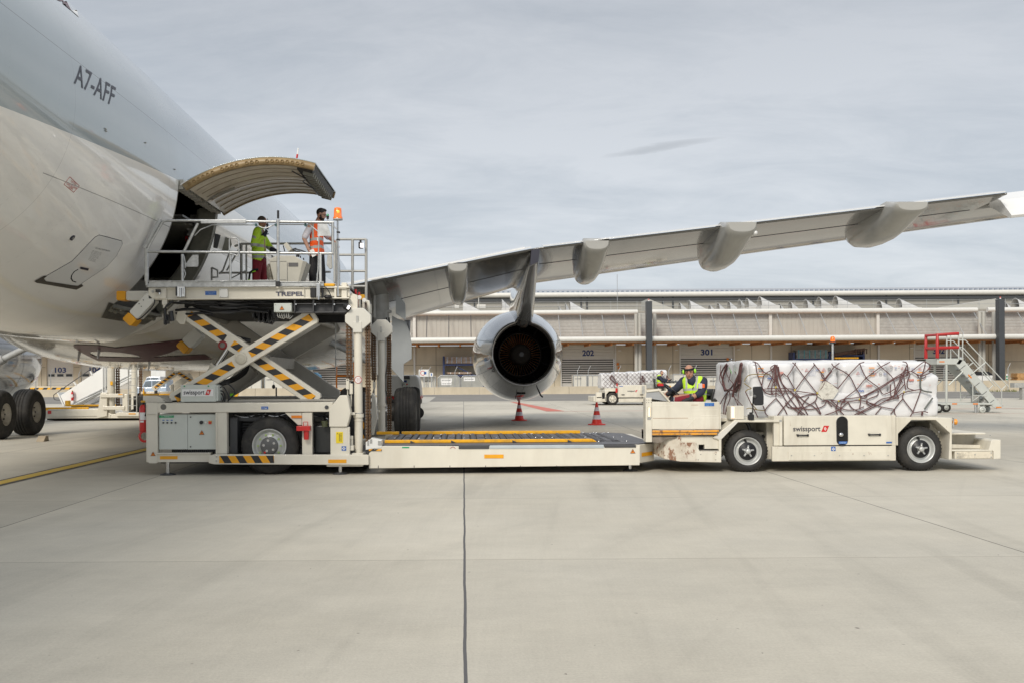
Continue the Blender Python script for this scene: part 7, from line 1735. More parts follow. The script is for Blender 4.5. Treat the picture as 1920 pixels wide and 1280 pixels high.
netB = [[(195,215),(45,400)],[(155,165),(195,215),(410,340),(525,550),(590,670),(575,830)],[(270,160),(195,215)],[(575,165),(410,340),(250,540)],[(575,165),(675,380),(850,520),(920,620),(1010,600),(1110,540)],
[(895,215),(675,380),(525,550),(350,690),(345,740)],[(840,150),(895,215),(1070,380),(1110,540),(1155,690)],[(1030,145),(895,215)],[(640,145),(575,165)],[(1220,140),(1280,160),(1300,270)],
[(1290,260),(1070,400),(860,530),(600,660),(350,695),(260,730)],[(1300,290),(1100,400),(870,545),(640,660)],[(1270,250),(1200,330),(1170,430),(1110,560),(1090,660)],[(1230,330),(1140,560),(1060,660),(900,700),(740,810),(560,900),(500,935)],[(1250,470),(1100,640),(950,730),(780,820),(620,890),(540,935)],
[(1300,300),(1330,330),(1290,430),(1300,530),(1410,570)],[(1290,180),(1240,300),(1250,450),(1270,560)],[(1300,270),(1350,280),(1550,140),(1520,310),(1495,350)],[(1550,140),(1640,210),(1500,340)],[(1350,280),(1495,350),(1640,300)],
[(1375,890),(1330,960)],[(1495,550),(1240,600),(1090,690),(940,730)],[(1240,600),(1225,690),(1375,890)],[(1225,690),(1100,850),(1120,960)],[(1100,850),(1040,920)],[(1100,850),(905,815),(750,760),(570,720),(400,735),(260,730),(140,710)],[(905,815),(810,930)],
[(1495,560),(1375,890)],[(1375,905),(1525,885),(1600,900)],[(400,740),(300,830),(220,880),(50,940)],[(400,740),(470,840),(610,900),(680,935)],[(250,740),(220,840),(240,930)],[(90,715),(230,830),(340,935)],[(140,710),(300,840),(500,860),(640,810)],[(0,740),(80,715)],
[(850,570),(840,640),(700,700),(690,740),(820,800)],[(1040,480),(1040,630),(1100,680),(1155,690),(1150,640)],[(0,340),(50,410),(250,540)],[(0,470),(45,400)],[(1350,280),(1430,330),(1480,390),(1540,380),(1570,350)],[(1290,270),(1290,340),(1180,380),(1220,450)],[(350,690),(350,745),(300,760),(295,900)],[(590,670),(640,690),(680,660),(640,640)],[(740,810),(680,760),(690,720)]]
def net(lines, f, r, m0, nm='net_cord'):
    k = MB()
    for ln in lines:
        pts = []
        for q in ln:
            a, b = f(q); D = NY
            if (a-VX) < CX0/NY*F+0: pass
            p = w3(a, b, D)
            pts.append(p)
        sp = smooth_pts(pts, 5); k.tube([p+Vector((0, random.uniform(-.004, .004), 0)) for p in sp], r, 6)
    return k.build(nm, m0, cargo)
net(netA, U, .0085, NET, 'net'); net(netAo, U, .008, OLIV, 'net'); net(netB, V_, .0085, NET, 'net')
net([[(1495,350),(1495,550),(1655,595)],[(1670,680),(1545,850)]], V_, .014, NETG, 'net')
# net on the end of the load that faces the cab
def endp(px, py):
    D = min(max((CX0-.03)*F/(px-VX), CY0), CY1); p = w3(px, py, D); p.x = CX0-.05-.02*math.sin(py); return p
k = MB()
for ln, r in (([(290,180),(240,300),(230,440),(260,600)], .016), ([(265,190),(215,330),(240,470),(280,590)], .014), ([(280,190),(260,330),(245,480),(290,600)], .016), ([(540,170),(480,300),(440,480),(400,690)], .022), ([(525,175),(500,320),(470,470),(420,620)], .02), ([(535,180),(520,330),(490,500),(430,600)], .018),
    ([(300,200),(260,300),(340,420),(380,500),(300,600)], .007), ([(350,290),(300,460)], .007), ([(400,300),(440,340)], .007), ([(260,600),(330,580),(400,600)], .014), ([(290,610),(220,730),(190,850),(185,1000)], .01), ([(310,600),(230,820),(250,1000),(220,1120)], .010), ([(330,600),(320,720),(290,900),(270,1100)], .008), ([(400,640),(450,830)], .007), ([(410,690),(520,830)], .006), ([(490,520),(480,700),(450,830)], .006), ([(185,200),(200,330),(190,440),(230,560)], .007), ([(430,480),(300,620)], .012), ([(500,480),(400,600)], .014), ([(300,850),(380,830)], .006), ([(210,1130),(300,860)], .008)):
    k.tube(smooth_pts([endp(*U(q)) for q in ln], 4), r, 6)
k.build('net', NET, cargo)
p = [endp(*U(q)) for q in ((355, 220), (385, 270), (380, 340), (362, 300))]; MB().add([q-Vector((.02, 0, 0)) for q in p], [(0, 1, 2, 3)]).build('green_sticker', mat('fluo_green', (.12, .75, .05), .5), cargo, fixn=False)
# knots, stickers and the dirty placard
k = MB()
for q in ((1340,590),(1690,635),(1040,545)): k.ell(w3(*U(q), NY-.01), (.017, .014, .022), n=8)
for q in ((570,700),(1240,590),(260,728)): k.ell(w3(*V_(q), NY-.01), (.014, .014, .018), n=8)
k.build('net_knot', mat('yellow_knot', (.45, .36, .07), .6), cargo)
k = MB(); [k.ell(w3(*V_(q), NY-.01), (.02, .016, .02), n=8) for q in ((1310,290),(590,660),(1510,930),(1495,345),(675,380),(410,340),(1290,330),(1515,905))]; k.build('net_knot', NET, cargo)
pts = [V_(q) for q in ((0,455),(60,425),(150,470),(262,570),(180,695),(20,705),(-60,650),(-45,560))]
MB().add([w3(a, b, NY-.008) for a, b in pts], [tuple(range(8))]).build('placard', mat('dirty_placard', (.60, .58, .52), .7, var=.12, scale=14, dirt=(.12, .10, .08), dirt_amt=.8, dirt_scale=22), cargo, fixn=False)
ORG = mat('orange_sticker', (.78, .30, .02), .5); PINK = mat('faded_red_print', (.60, .30, .27), .5, var=.3, scale=60); PBLU = mat('faded_blue_print', (.42, .46, .62), .5, var=.2, scale=60); GPR = mat('grey_print', (.35, .34, .34), .5, var=.4, scale=70)
SY = CY0-.012
def sticker(f, a, b, t, u, m0):
    q0 = f((a, t)); q1 = f((b, u)); MB().add([w3(q0[0], q1[1], SY), w3(q1[0], q1[1], SY), w3(q1[0], q0[1], SY), w3(q0[0], q0[1], SY)], [(0, 1, 2, 3)]).build('sticker', m0, cargo, fixn=False)
for f, a, b, t, u in ((U,762,850,242,256),(U,762,850,368,380),(U,1725,1795,300,314),(U,1735,1810,425,436),(V_,712,798,224,238),(V_,712,800,342,354),(V_,1435,1518,290,304),(V_,1435,1518,408,420),(V_,1980,1985,0,1)): sticker(f, a, b, t, u, ORG)
for f, a, b, t, u in ((U,770,840,262,290),(V_,726,788,244,262),(V_,735,790,300,330),(U,1750,1800,322,345)): sticker(f, a, b, t, u, GPR)
for f, a, b, t, u in ((U,762,775,300,320),(U,820,850,300,320),(U,1100,1160,300,340),(V_,712,730,275,295),(V_,770,798,275,295),(V_,1010,1120,196,202) ,(V_,670,760,500,505),(V_,660,770,515,520),(V_,1320,1390,398,425),(U,1700,1735,243,250),(U,1440,1470,255,262),(V_,190,240,462,466),(V_,540,565,468,478),(V_,850,880,468,478),(V_,1620,1640,484,492),(V_,1150,1180,206,214),(V_,280,330,295,300)): sticker(f, a, b, t, u, PINK)
for f, a, b, t, u in ((U,1562,1655,275,360),(V_,552,632,262,330),(V_,1100,1135,225,240),(V_,930,975,315,332),(V_,1350,1400,230,260),(U,1665,1720,262,285)):
    q0 = f((a, t)); q1 = f((b, u)); P_ = [w3(q0[0], q1[1], SY), w3(q1[0], q1[1], SY), w3(q1[0], q0[1], SY), w3(q0[0], q0[1], SY)]; k = MB(); k.tube(P_+[P_[0]], .0028, 4)
    for i in range(3): l_ = P_[0].lerp(P_[3], .25+.25*i); r_2 = P_[1].lerp(P_[2], .25+.25*i); k.tube([l_.lerp(r_2, .15), l_.lerp(r_2, .8)], .002, 4)
    k.build('printed_label', PBLU, cargo)
for f, a, b, y in ((V_,540,650,540),(V_,680,750,545),(V_,1180,1260,440),(V_,1300,1375,455),(U,905,985,372),(V_,440,500,470)): sticker(f, a, b, y, y+5, PBLU)
k = MB()
for f, c, s in ((U,(1525,275),28),(U,(1795,268),32),(V_,(40,255),28),(V_,(550,310),26),(V_,(815,320),24),(V_,(1482,245),24),(V_,(1215,235),22),(V_,(1615,240),22)):
    P_ = [w3(*f((c[0]-s, c[1]+s*.7)), SY), w3(*f((c[0]+s, c[1]+s*.7)), SY), w3(*f((c[0], c[1]-s*.9)), SY)]; k.tube(P_+[P_[0]], .004, 4); k.tube([P_[2].lerp(P_[0].lerp(P_[1], .5), .35), P_[2].lerp(P_[0].lerp(P_[1], .5), .75)], .004, 4)
k.build('warning_print', mat('red_print', (.50, .14, .12), .5), cargo)
k = MB()
for f, c, s in ((U,(1880,258),24),(V_,(118,252),24),(V_,(370,298),22),(V_,(888,318),24),(V_,(1050,222),24),(V_,(225,255),20),(V_,(1315,230),16)):
    c_ = w3(*f(c), SY); k.lathe([(0, s/8*.0088*.6), (0, s/8*.0088)], c_, 'y', 16); k.ell(c_, (.008, .002, .01), n=8)
k.build('round_print', GPR, cargo, fixn=False)
k = MB();
for f, y, x0_, x1_ in ((V_, 575, 560, 640), (U, 405, 910, 985)):
    pts = [w3(*f((x0_+(x1_-x0_)*i/12, y+(18 if i % 2 else -14)*(1 if i % 3 else .4))), SY) for i in range(13)]; k.tube(smooth_pts(pts, 3), .0035, 4)
k.build('handwriting', mat('blue_marker', (.12, .2, .5), .5), cargo)
k = MB()
for x0_, x1_, y in ((675, 765, 490), (1315, 1390, 410)):
    pts = [w3(*V_((x0_+(x1_-x0_)*i/16, y+(16 if i % 2 else -14)+(i % 3)*5)), SY) for i in range(17)]; k.tube(smooth_pts(pts, 3), .003, 4)
k.build('handwriting', mat('red_marker', (.62, .28, .24), .5), cargo)
# ================================================================== MOBILE STEPS (right)
S = 40.5
st = thing('mobile_steps', (w(1800, 770, S)[0], S, 0), 'grey mobile maintenance steps with red guard rail on the platform', 'steps')
STG = mat('steps_grey_paint', (.52, .54, .51), .42, .15, var=.08)
def sp_(nm, m0, fn, bevel=.01, par=None):
    mm = MB(); fn(mm); return mm.build(nm, m0, par or st, bevel=bevel)
W2 = 1.0   # width in depth
def wS(q, D=S):
    p = w3(q[0], q[1], S); p.y = D; return p
sp_('platform', STG, lambda m: m.polyP([(1757, 671.5), (1808, 671), (1800, 682.5), (1757, 682.5)], S, S, S+W2))
sp_('stringer', STG, lambda m: m.polyP([(1792, 683), (1799, 672.5), (1808, 675), (1880, 762), (1868, 765), (1862, 762)], S, S, S+.05)); sp_('stringer', STG, lambda m: m.polyP([(1792, 683), (1799, 672.5), (1808, 675), (1880, 762), (1868, 765), (1862, 762)], S, S+W2-.05, S+W2))
for i in range(8):
    px = 1810+i*9.2; py = 681+i*11.2
    sp_('tread', GALVD, lambda m: m.boxP(px-4, px+8, py-.6, py+1.2, S, S+.05, S+W2-.05), 0)
for i in range(5):
    a = (1803+i*13.4, 690+i*16.2); k = MB(); k.bar(P2(a[0]-4, a[1]+2.5, S), P2(a[0]+7, a[1]-6, S), .02, S-.006, S-.001); k.build('panel_joint', DGREY, st)
for dd in (0, W2):
    red = [(1757.5, 671), (1757.5, 627.5), (1797, 625.5)]
    sp_('red_rail', mat('rail_red', (.40, .015, .015), .4, var=.1), lambda m: m.tube([wS(q, S+dd) for q in red], .07, 10).tube([wS((1757.5, 652), S+dd), wS((1797, 651), S+dd)], .065, 10), 0)
    sp_('rail_post', STG, lambda m: m.tube([wS((1797.5, 672), S+dd), wS((1797.5, 625), S+dd)], .03, 8).tube([wS((1805, 675), S+dd+.0), wS((1805, 627), S+dd)], .025, 8), 0)
    sp_('handrail', STEEL if False else STG, lambda m: m.tube([wS(q, S+dd) for q in ((1797, 637.5), (1810, 637.5), (1891, 724))], .022, 8).tube([wS(q, S+dd) for q in ((1797, 650.5), (1805, 651), (1878, 730), (1878, 763))], .022, 8).tube([wS(q, S+dd) for q in ((1878, 730), (1886, 722))], .02, 8), 0)
    sp_('rail_strut', STG, lambda m: m.tube([wS(q, S+dd) for q in ((1822, 700), (1848, 678.5))], .022, 8), 0)
    sp_('leg', STG, lambda m: m.tube([wS(q, S+dd) for q in ((1774.5, 683), (1774.5, 754))], .045, 10), 0)
    sp_('brace', STG, lambda m: m.tube([wS(q, S+dd) for q in ((1779, 721), (1806, 695))], .03, 8), 0)
    sp_('rear_leg', STG, lambda m: m.tube([wS(q, S+dd) for q in ((1824, 716), (1824, 752))], .022, 8).tube([wS(q, S+dd) for q in ((1824, 740), (1850, 741))], .018, 8).tube([wS(q, S+dd) for q in ((1825, 750), (1836, 742))], .015, 8), 0)
    sp_('base_beam', STG, lambda m: m.boxP(1758, 1862, 754.5, 758, S, S+dd-.03, S+dd+.03))
sp_('red_rail', mat('rail_red', (.40, .015, .015), .4, var=.1), lambda m: m.tube([wS((1757.5, 628), S), wS((1757.5, 628), S+W2)], .05, 8).tube([wS((1757.5, 652), S), wS((1757.5, 652), S+W2)], .05, 8), 0)
sp_('base_beam', STG, lambda m: (m.boxP(1758, 1762, 754.5, 758, S, S, S+W2), m.boxP(1774, 1780, 754, 757, S, S, S+W2), m.boxP(1850, 1856, 754.5, 758, S, S, S+W2)))
for a, b, t, u in ((1761, 1771, 676.5, 678.5), (1784.5, 1794, 755, 757.2), (1823.5, 1833, 755, 757.2), (1867, 1877, 761.5, 763.8)): rectP(MB(), a, b, t, u, S, S-.036 if t > 700 else S-.006).build('reflector', ORANGE, st)
k = MB(); k.bar(P2(1815.5, 701.5, S), P2(1821.5, 708, S), .05, S-.012, S-.006); k.build('reflector', ORANGE, st)
def small_wheel(px, D, r, par, m0=RUBBER):
    x = w(px, 770, D)[0]; t = MB().lathe([(0, r*.55), (0, r*.9), (.02, r), (.10, r), (.12, r*.9), (.12, r*.55)], (x, D, r), 'y', 28).build('wheel', m0, par)
    MB().lathe([(.03, r*.58), (.0, r*.5), (.03, r*.25), (-.005, r*.2), (-.005, 0)], (x, D, r), 'y', 24).build('rim', STG, t)
small_wheel(1760, S-.08, .19, st); small_wheel(1775, S+W2-.05, .19, st)
small_wheel(1843, S-.05, .13, st, STG); small_wheel(1852, S+W2-.05, .13, st, STG)
for px, D in ((1829, S), (1834, S+.1), (1838, S+.4), (1850, S+.2)): sp_('stabiliser', GALV, lambda m: m.cyl(wS((px, 757), D), Vector((wS((px, 757), D).x, D, 0.01)), .035, n=8), 0)
sp_('pump_unit', GALVD, lambda m: (m.boxP(1834, 1843, 741, 755, S, S+.3, S+.6), m.boxP(1848, 1856, 744, 758, S, S+.1, S+.3), m.cyl(wS((1846, 752), S+.1), wS((1846, 762), S+.1), .07, n=10)))

# ================================================================== GROUND POWER UNIT behind the main gear
Gd = 36.0
gp = thing('ground_power_unit', (w(760, 740, Gd)[0], Gd, 0), 'white rounded ground power unit with a grey control panel behind the aircraft wheel', 'power unit')
def gp_(nm, m0, fn, bevel=.04, par=None):
    mm = MB(); fn(mm); return mm.build(nm, m0, par or gp, bevel=bevel)
gp_('body', WHITEP, lambda m: m.polyP([(714, 706), (720, 702), (779, 702), (784, 706), (787, 722), (789, 742), (714, 742)], Gd, Gd, Gd+1.8), .05)
gp_('skirt', RED, lambda m: m.boxP(714, 790, 742.5, 748, Gd, Gd-.05, Gd+1.8)); gp_('chassis', DARK, lambda m: m.boxP(716, 788, 748, 758, Gd, Gd+.1, Gd+1.7))
pn = gp_('control_panel', LGREY, lambda m: m.polyP([(751, 704), (768, 704), (769, 711), (769, 724), (753, 724), (752, 711)], Gd, Gd-.03, Gd+.02), .01)
MB().polyP([(751, 703.5), (768, 703.5), (769, 710), (752, 710)], Gd, Gd-.05, Gd-.03).build('visor', DGREY, pn); rectP(MB(), 757, 763, 712, 716, Gd, Gd-.04).build('screen', NAVY, pn)
k = MB(); [k.cyl(w3(x, y, Gd-.03), w3(x, y, Gd-.05), .02, n=8) for x, y in ((754.5, 719), (757.5, 719), (754.5, 722))]; k.build('button', TXT, pn); MB().cyl(w3(763, 719.5, Gd-.03), w3(763, 719.5, Gd-.05), .03, n=10).build('stop_button', RED, pn)
k = MB(); textP(k, 'GPU 107', 753, 769, 726, 729, Gd, Gd-.01); k.build('lettering', TXT, gp, fixn=False)
gp_('exhaust', BLACK, lambda m: (m.cyl(w3(752, 703, Gd+.5), w3(752, 697, Gd+.5), .05, n=10), m.ell(w3(752, 696.5, Gd+.5), (.08, .08, .06))), 0)
for px in (722, 780):
    for dd in (.1, 1.5): gp_('wheel', RUBBER, lambda m: m.lathe([(0, .1), (0, .22), (.2, .22), (.2, .1)], (w(px, 750, Gd)[0], Gd+dd, .24), 'y', 20), 0)

# ================================================================== DISTANT TRANSPORTER
Q = 54.0
def far_transporter():
    t = thing('pallet_transporter', (w(1185, 740, Q)[0], Q, 0), 'distant cream pallet transporter with its driver sitting at the right end behind the cones', 'transporter')
    def q(nm, m0, fn, bevel=.03, par=None):
        mm = MB(); fn(mm); return mm.build(nm, m0, par or t, bevel=bevel)
    q('rear_bumper', CREAM2, lambda m: (m.boxP(1113, 1137, 742.5, 752.5, Q, Q, Q+2.4), m.boxP(1118, 1129, 735, 746, Q, Q, Q+.4), m.boxP(1113, 1116, 741, 752, Q, Q-.05, Q)))
    q('lamp_recess', HOLE, lambda m: m.boxP(1129, 1134, 735.5, 746.5, Q, Q-.01, Q+.1), 0)
    q('fender', CREAM2, lambda m: m.polyP([(1134, 731), (1158, 730), (1158, 733), (1142, 733), (1137, 739), (1137, 752), (1134, 752)], Q, Q, Q+2.4))
    q('arch', DARK, lambda m: m.boxP(1138, 1158, 733, 750, Q, Q+.4, Q+.5), 0)
    b = q('side_panel', CREAM2, lambda m: m.boxP(1158.5, 1212.5, 721, 744, Q, Q-.02, Q+.1)); q('body_core', CREAM2, lambda m: m.boxP(1137, 1213, 727, 742, Q, Q+.6, Q+2.4))
    q('sill', CREAM2, lambda m: m.boxP(1160, 1230, 746, 753, Q, Q+.05, Q+2.3)); q('vent', GALVD, lambda m: m.boxP(1203.5, 1208.5, 723, 737, Q, Q-.04, Q-.021), 0, b)
    logoP(b, 1176.5, 1195, 730, 734.6, Q, Q-.03)
    for a in (1165, 1200): q('handle', BLACK, lambda m: m.boxP(a, a+6, 738.3, 739.6, Q, Q-.05, Q-.021), 0, b)
    rectP(MB(), 1161, 1168, 722.5, 723.8, Q, Q-.025).build('label', BLUE, b)
    x = w(1149, 744, Q)[0]
    for dd in (0, 2.2):
        r = .34; ww = MB().lathe([(0, r*.6), (0, r*.93), (.03, r), (.25, r), (.28, r*.9), (.28, r*.6)], (x, Q+.05+dd, r), 'y', 32).build('wheel', RUBBER, t)
        MB().lathe([(.02, r*.62), (.0, r*.55), (.06, r*.4), (.0, r*.22), (-.01, r*.2), (-.01, 0)], (x, Q+.05+dd, r), 'y', 24).build('rim', CREAM, ww)
        k = MB(); [k.cyl((x+math.cos(a)*r*.4, Q+.02+dd, r+math.sin(a)*r*.4), (x+math.cos(a)*r*.4, Q+.1+dd, r+math.sin(a)*r*.4), .02, n=6) for a in [i*math.pi/3 for i in range(6)]]; k.build('wheel_nut', DGREY, ww)
    q('front_wheel', RUBBER, lambda m: m.lathe([(0, 0), (0, .30), (.25, .3), (.25, 0)], (w(1226, 745, Q)[0], Q+.2, .3), 'y', 24), 0)
    q('cab', CREAM2, lambda m: (m.boxP(1213, 1262, 732, 756, Q, Q+.1, Q+1.6), m.boxP(1250, 1271, 718, 752, Q, Q+.1, Q+1.5)))
    q('dash', NAVY if False else DGREY, lambda m: m.boxP(1257, 1272, 713.5, 716.5, Q, Q+.1, Q+1.2)); q('gas_lamp', STEEL, lambda m: m.boxP(1268, 1271, 712, 714, Q, Q+.1, Q+.3), 0)
    q('label', YEL, lambda m: m.lathe([(0, 0), (0, .06)], w3(1256, 724, Q+.08), 'y', 12), 0)
    q('seat', BLACK, lambda m: (m.boxP(1229, 1243, 724, 728, Q, Q+.3, Q+.8), m.boxP(1229, 1231.5, 709, 725, Q, Q+.3, Q+.8)))
    c = w3(1254.5, 713, Q+.5); a1 = Vector((.55, 0, .35)).normalized(); a2 = Vector((0, 1, 0)); k = MB(); k.tube([c+a1*.16*math.cos(a)+a2*.2*math.sin(a) for a in [i*math.pi/8 for i in range(17)]], .016, 6); k.cyl(c, w3(1251, 719, Q+.5), .03, n=8); k.build('steering_wheel', BLACK, t)
    q('extinguisher_holder', RED, lambda m: (m.cyl(w3(1156, 735, Q-.05), w3(1156, 727, Q-.05), .06, n=10), m.cyl(w3(1157, 723, Q-.05), w3(1157, 718, Q-.05), .04, n=8)), 0)
    q('load_corner', GALVD, lambda m: m.boxP(1214, 1230, 716, 728, Q, Q+.5, Q+1.2), .05)
far_transporter()
x0, z1 = w(1130.5, 698, Q+.4); x1, z0 = w(1256, 727, Q+.4)
fc = thing('netted_cargo', ((x0+x1)/2, Q+1.4, z0), 'distant white wrapped load with thin diamond net behind the far driver', 'cargo')
nb = 5
for i in range(nb):
    vs, fs = wrapped(x0+(x1-x0)*i/nb, x0+(x1-x0)*(i+1)/nb, Q+1.05, Q+2.6, z0, z1+random.uniform(-.05, .02)+(0.03*i), 60+i, amp=.03); MB().add(vs, fs, 0, True).build('wrapped_block', WRAP, fc)
k = MB(); yy = Q+1.0
for i in range(-4, 20):
    for s in (1, -1):
        a = Vector((x0+(x1-x0)*i/16, yy, z1)); pts = []
        for j in range(7):
            x = a.x+s*j*.14+random.uniform(-.02, .02); z = z1-j*(z1-z0)/6
            if x0 <= x <= x1: pts.append(Vector((x, yy, z)))
        if len(pts) > 1: k.tube(pts, .007, 4)
for px in (1146, 1204, 1250):
    for j in range(6): k.tube(smooth_pts([w3(px+random.uniform(-1, 1), 703, Q+.98), w3(px+random.uniform(-3, 8), 710, Q+.98), w3(px+random.uniform(-8, 22), 720, Q+.98)], 4), .013, 5)
k.build('net', NET, fc)

# ================================================================== EQUIPMENT SEEN UNDER THE AIRCRAFT
Lb = 38.0
lb = thing('cargo_loader', (w(170, 780, Lb)[0], Lb, 0), 'second low cream cargo loader parked beyond the belly of the aircraft', 'cargo loader')
def lq(nm, m0, fn, bevel=.015, par=None):
    mm = MB(); fn(mm); return mm.build(nm, m0, par or lb, bevel=bevel)
lq('bridge', CREAM, lambda m: (m.polyP([(81, 771), (90, 768), (183, 766), (208, 774), (208, 783), (81, 784)], Lb, Lb, Lb+2.6), m.polyP([(92, 769), (186, 765.5), (186, 779), (92, 781)], Lb, Lb-.03, Lb)))
lq('guide', YEL2, lambda m: (m.boxP(79, 160, 763, 769, Lb, Lb+.3, Lb+.38), m.boxP(79, 186, 760.5, 764, Lb, Lb+2.3, Lb+2.38)))
lq('roller_bed', LGREY, lambda m: m.boxP(90, 160, 766.4, 768.2, Lb, Lb-.02, Lb+.2)); lq('red_fitting', RED, lambda m: m.boxP(90, 97, 769, 775, Lb, Lb-.04, Lb+.1))
lq('mast_housing', CREAM, lambda m: (m.polyP([(183, 780), (190, 735), (202, 735), (202, 779), (183, 783)], Lb, Lb-.08, Lb+.5), m.boxP(190, 234, 737, 744, Lb, Lb-.14, Lb-.04), m.boxP(195, 236, 760, 767, Lb, Lb-.14, Lb-.04), m.boxP(231, 241, 738, 770, Lb, Lb-.1, Lb+.3)))
lq('base', CREAM, lambda m: (m.boxP(206, 300, 775, 783, Lb, Lb, Lb+3), m.polyP([(217, 775), (222, 772), (262, 772), (262, 779), (220, 779)], Lb, Lb-.1, Lb)))
lq('reflector', YEL, lambda m: (m.boxP(243, 256, 773.5, 775.6, Lb, Lb-.115, Lb-.1), m.boxP(224, 232, 737.5, 739.2, Lb, Lb-.15, Lb-.14)), 0)
for px, D in ((208.5, Lb+.2), (252, Lb+2.9)): lq('lift_post', CREAM, lambda m: m.cyl(w3(px, 778, D), w3(px, 640, D), .15 if D < 39 else .12, n=18), 0)
for px in (218.5, 222.5, 262, 265):
    k = MB(); D = Lb+.4 if px < 240 else Lb+2.9; z = w(px, 640, D)[1]; zz = w(px, 765, D)[1]; i = 0; x = w(px, 700, D)[0]
    while z > zz: k.box(x-.035, x+.035, D, D+.04, z-.06, z); k.box(x-.018, x+.018, D-.01, D+.05, z-.1, z-.06); z -= .1
    k.build('chain', CHAIN, lb)
rectP(MB(), 206, 210.5, 714, 721, Lb, Lb+.03).build('yellow_label', YEL2, lb)
for px in (242, 257.5): lq('ladder_stile', GALVD, lambda m: m.boxP(px-.7, px+.7, 690, 771, Lb, Lb-.1, Lb-.05), 0)
for i in range(7): lq('rung', GALVD, lambda m: m.boxP(242.7, 256.8, 696+i*12.5, 697.2+i*12.5, Lb, Lb-.095, Lb-.055), 0)
lq('power_unit', DARK, lambda m: m.boxP(240, 268, 742, 772, Lb, Lb+.6, Lb+2)); lq('platform', CREAM, lambda m: (m.boxP(262, 350, 733, 738, Lb, Lb+.1, Lb+.3),)); lq('platform_guide', YEL2, lambda m: (m.boxP(269, 325, 737, 741, Lb, Lb-.02, Lb+.08), m.polyP([(267, 738), (269, 724), (271, 738)], Lb, Lb-.02, Lb+.08)))
lq('buffer', BLACK, lambda m: m.boxP(290, 296, 731, 741, Lb, Lb-.06, Lb-.02)); lq('column', CREAM, lambda m: (m.boxP(320, 325, 720, 745, Lb, Lb, Lb+.1), m.boxP(273, 310, 741, 752, Lb, Lb+.05, Lb+.4)))
for a, b in (((285, 729), (330, 696)), ((330, 696), (362, 716))):
    pa, pb = P2(*a, Lb), P2(*b, Lb); o = MB().bar(pa, pb, .20, Lb+.1, Lb+.2, 0, .2).build('scissor_arm', CREAM, lb, bevel=.01)
    k = MB(); va, vb = Vector(pa), Vector(pb); hazard(k, va.lerp(vb, .08), va.lerp(vb, .92), .1, Lb+.095, .085, .8, a[1] > b[1]); k.build('hazard_strip', [YEL, HBLK], o, fixn=False)
pa, pb = P2(302, 729, Lb), P2(342, 703, Lb); MB().bar(pa, pb, .26, Lb+1.2, Lb+1.3, 0, .2).build('scissor_arm', CREAM, lb, bevel=.01)
lq('underframe', HOLE, lambda m: m.boxP(82, 262, 784, 786.5, Lb, Lb+.3, Lb+2.5), 0)
for px in (110, 180, 250): lq('wheel', RUBBER, lambda m: m.lathe([(0, 0), (0, .2), (.2, .2), (.2, 0)], (w(px, 770, Lb+1)[0], Lb+1, .2), 'y', 20), 0)
# conveyor / boarding ramp in white
Cb = 42.5
cv = thing('belt_conveyor', (w(170, 770, Cb)[0], Cb, 0), 'white sided belt conveyor ramp with a small red extinguisher sloping up behind the parked loader', 'conveyor')
def cq(nm, m0, fn, bevel=.015, par=None):
    mm = MB(); fn(mm); return mm.build(nm, m0, par or cv, bevel=bevel)
cq('side_wall', mat('bright_white_panel', (.80, .80, .78), .4, var=.02), lambda m: m.polyP([(113, 741), (190, 690), (240, 655), (242, 705), (186, 735), (122, 760)], Cb, Cb, Cb+.1))
cq('far_wall', MATS['bright_white_panel'], lambda m: m.polyP([(113, 741), (190, 690), (240, 655), (242, 705), (186, 735), (122, 760)], Cb, Cb+1.3, Cb+1.4))
cq('foot_plate', WHITEP, lambda m: m.bar(P2(108, 735, Cb), P2(120, 761, Cb), .06, Cb-.02, Cb+1.4))
cq('belt_frame', GALV, lambda m: (m.bar(P2(128, 760, Cb), P2(250, 700, Cb), .07, Cb-.03, Cb), m.bar(P2(140, 758, Cb), P2(252, 704, Cb), .05, Cb-.05, Cb-.02)))
cq('handrail', DGREY, lambda m: (m.tube(smooth_pts([w3(114, 749, Cb), w3(103, 748, Cb), w3(101, 741, Cb), w3(107, 735, Cb), w3(165, 695, Cb), w3(190, 678, Cb)], 5), .018, 6)), 0)
for a, b in (((138, 715), (143, 722)), ((169, 695), (173, 703))): cq('rail_bracket', WHITEP, lambda m: m.bar(P2(*a, Cb), P2(*b, Cb), .07, Cb-.02, Cb+.05))
cq('leg', WHITEP, lambda m: (m.bar(P2(140, 760, Cb), P2(192, 730, Cb), .12, Cb+.3, Cb+.4), m.bar(P2(148, 764, Cb), P2(200, 733, Cb), .1, Cb+.8, Cb+.9)))
for px in (194, 198.5): cq('upright', WHITEP, lambda m: m.boxP(px-.8, px+.8, 680, 735, Cb, Cb-.1, Cb-.04), 0)
for px in (150, 205): cq('wheel', RUBBER, lambda m: m.lathe([(0, 0), (0, .22), (.2, .22), (.2, 0)], (w(px, 770, Cb)[0], Cb+.4, .22), 'y', 20), 0)
cq('chassis', DARK, lambda m: m.boxP(128, 225, 758, 764, Cb, Cb+.3, Cb+1.2))
extinguisher(133.5, 138.5, 731, 750, Cb-.12, 'small red fire extinguisher hanging on the white conveyor side')
tag(MB().boxP(121.5, 128.5, 750, 760, Cb-1, Cb-1, Cb-.75).build('hazard_block', mat('hazard_block_paint', (.75, .40, .02), .5, var=.5, scale=7), bevel=.02), 'small yellow and black block at the foot of the conveyor', 'block')
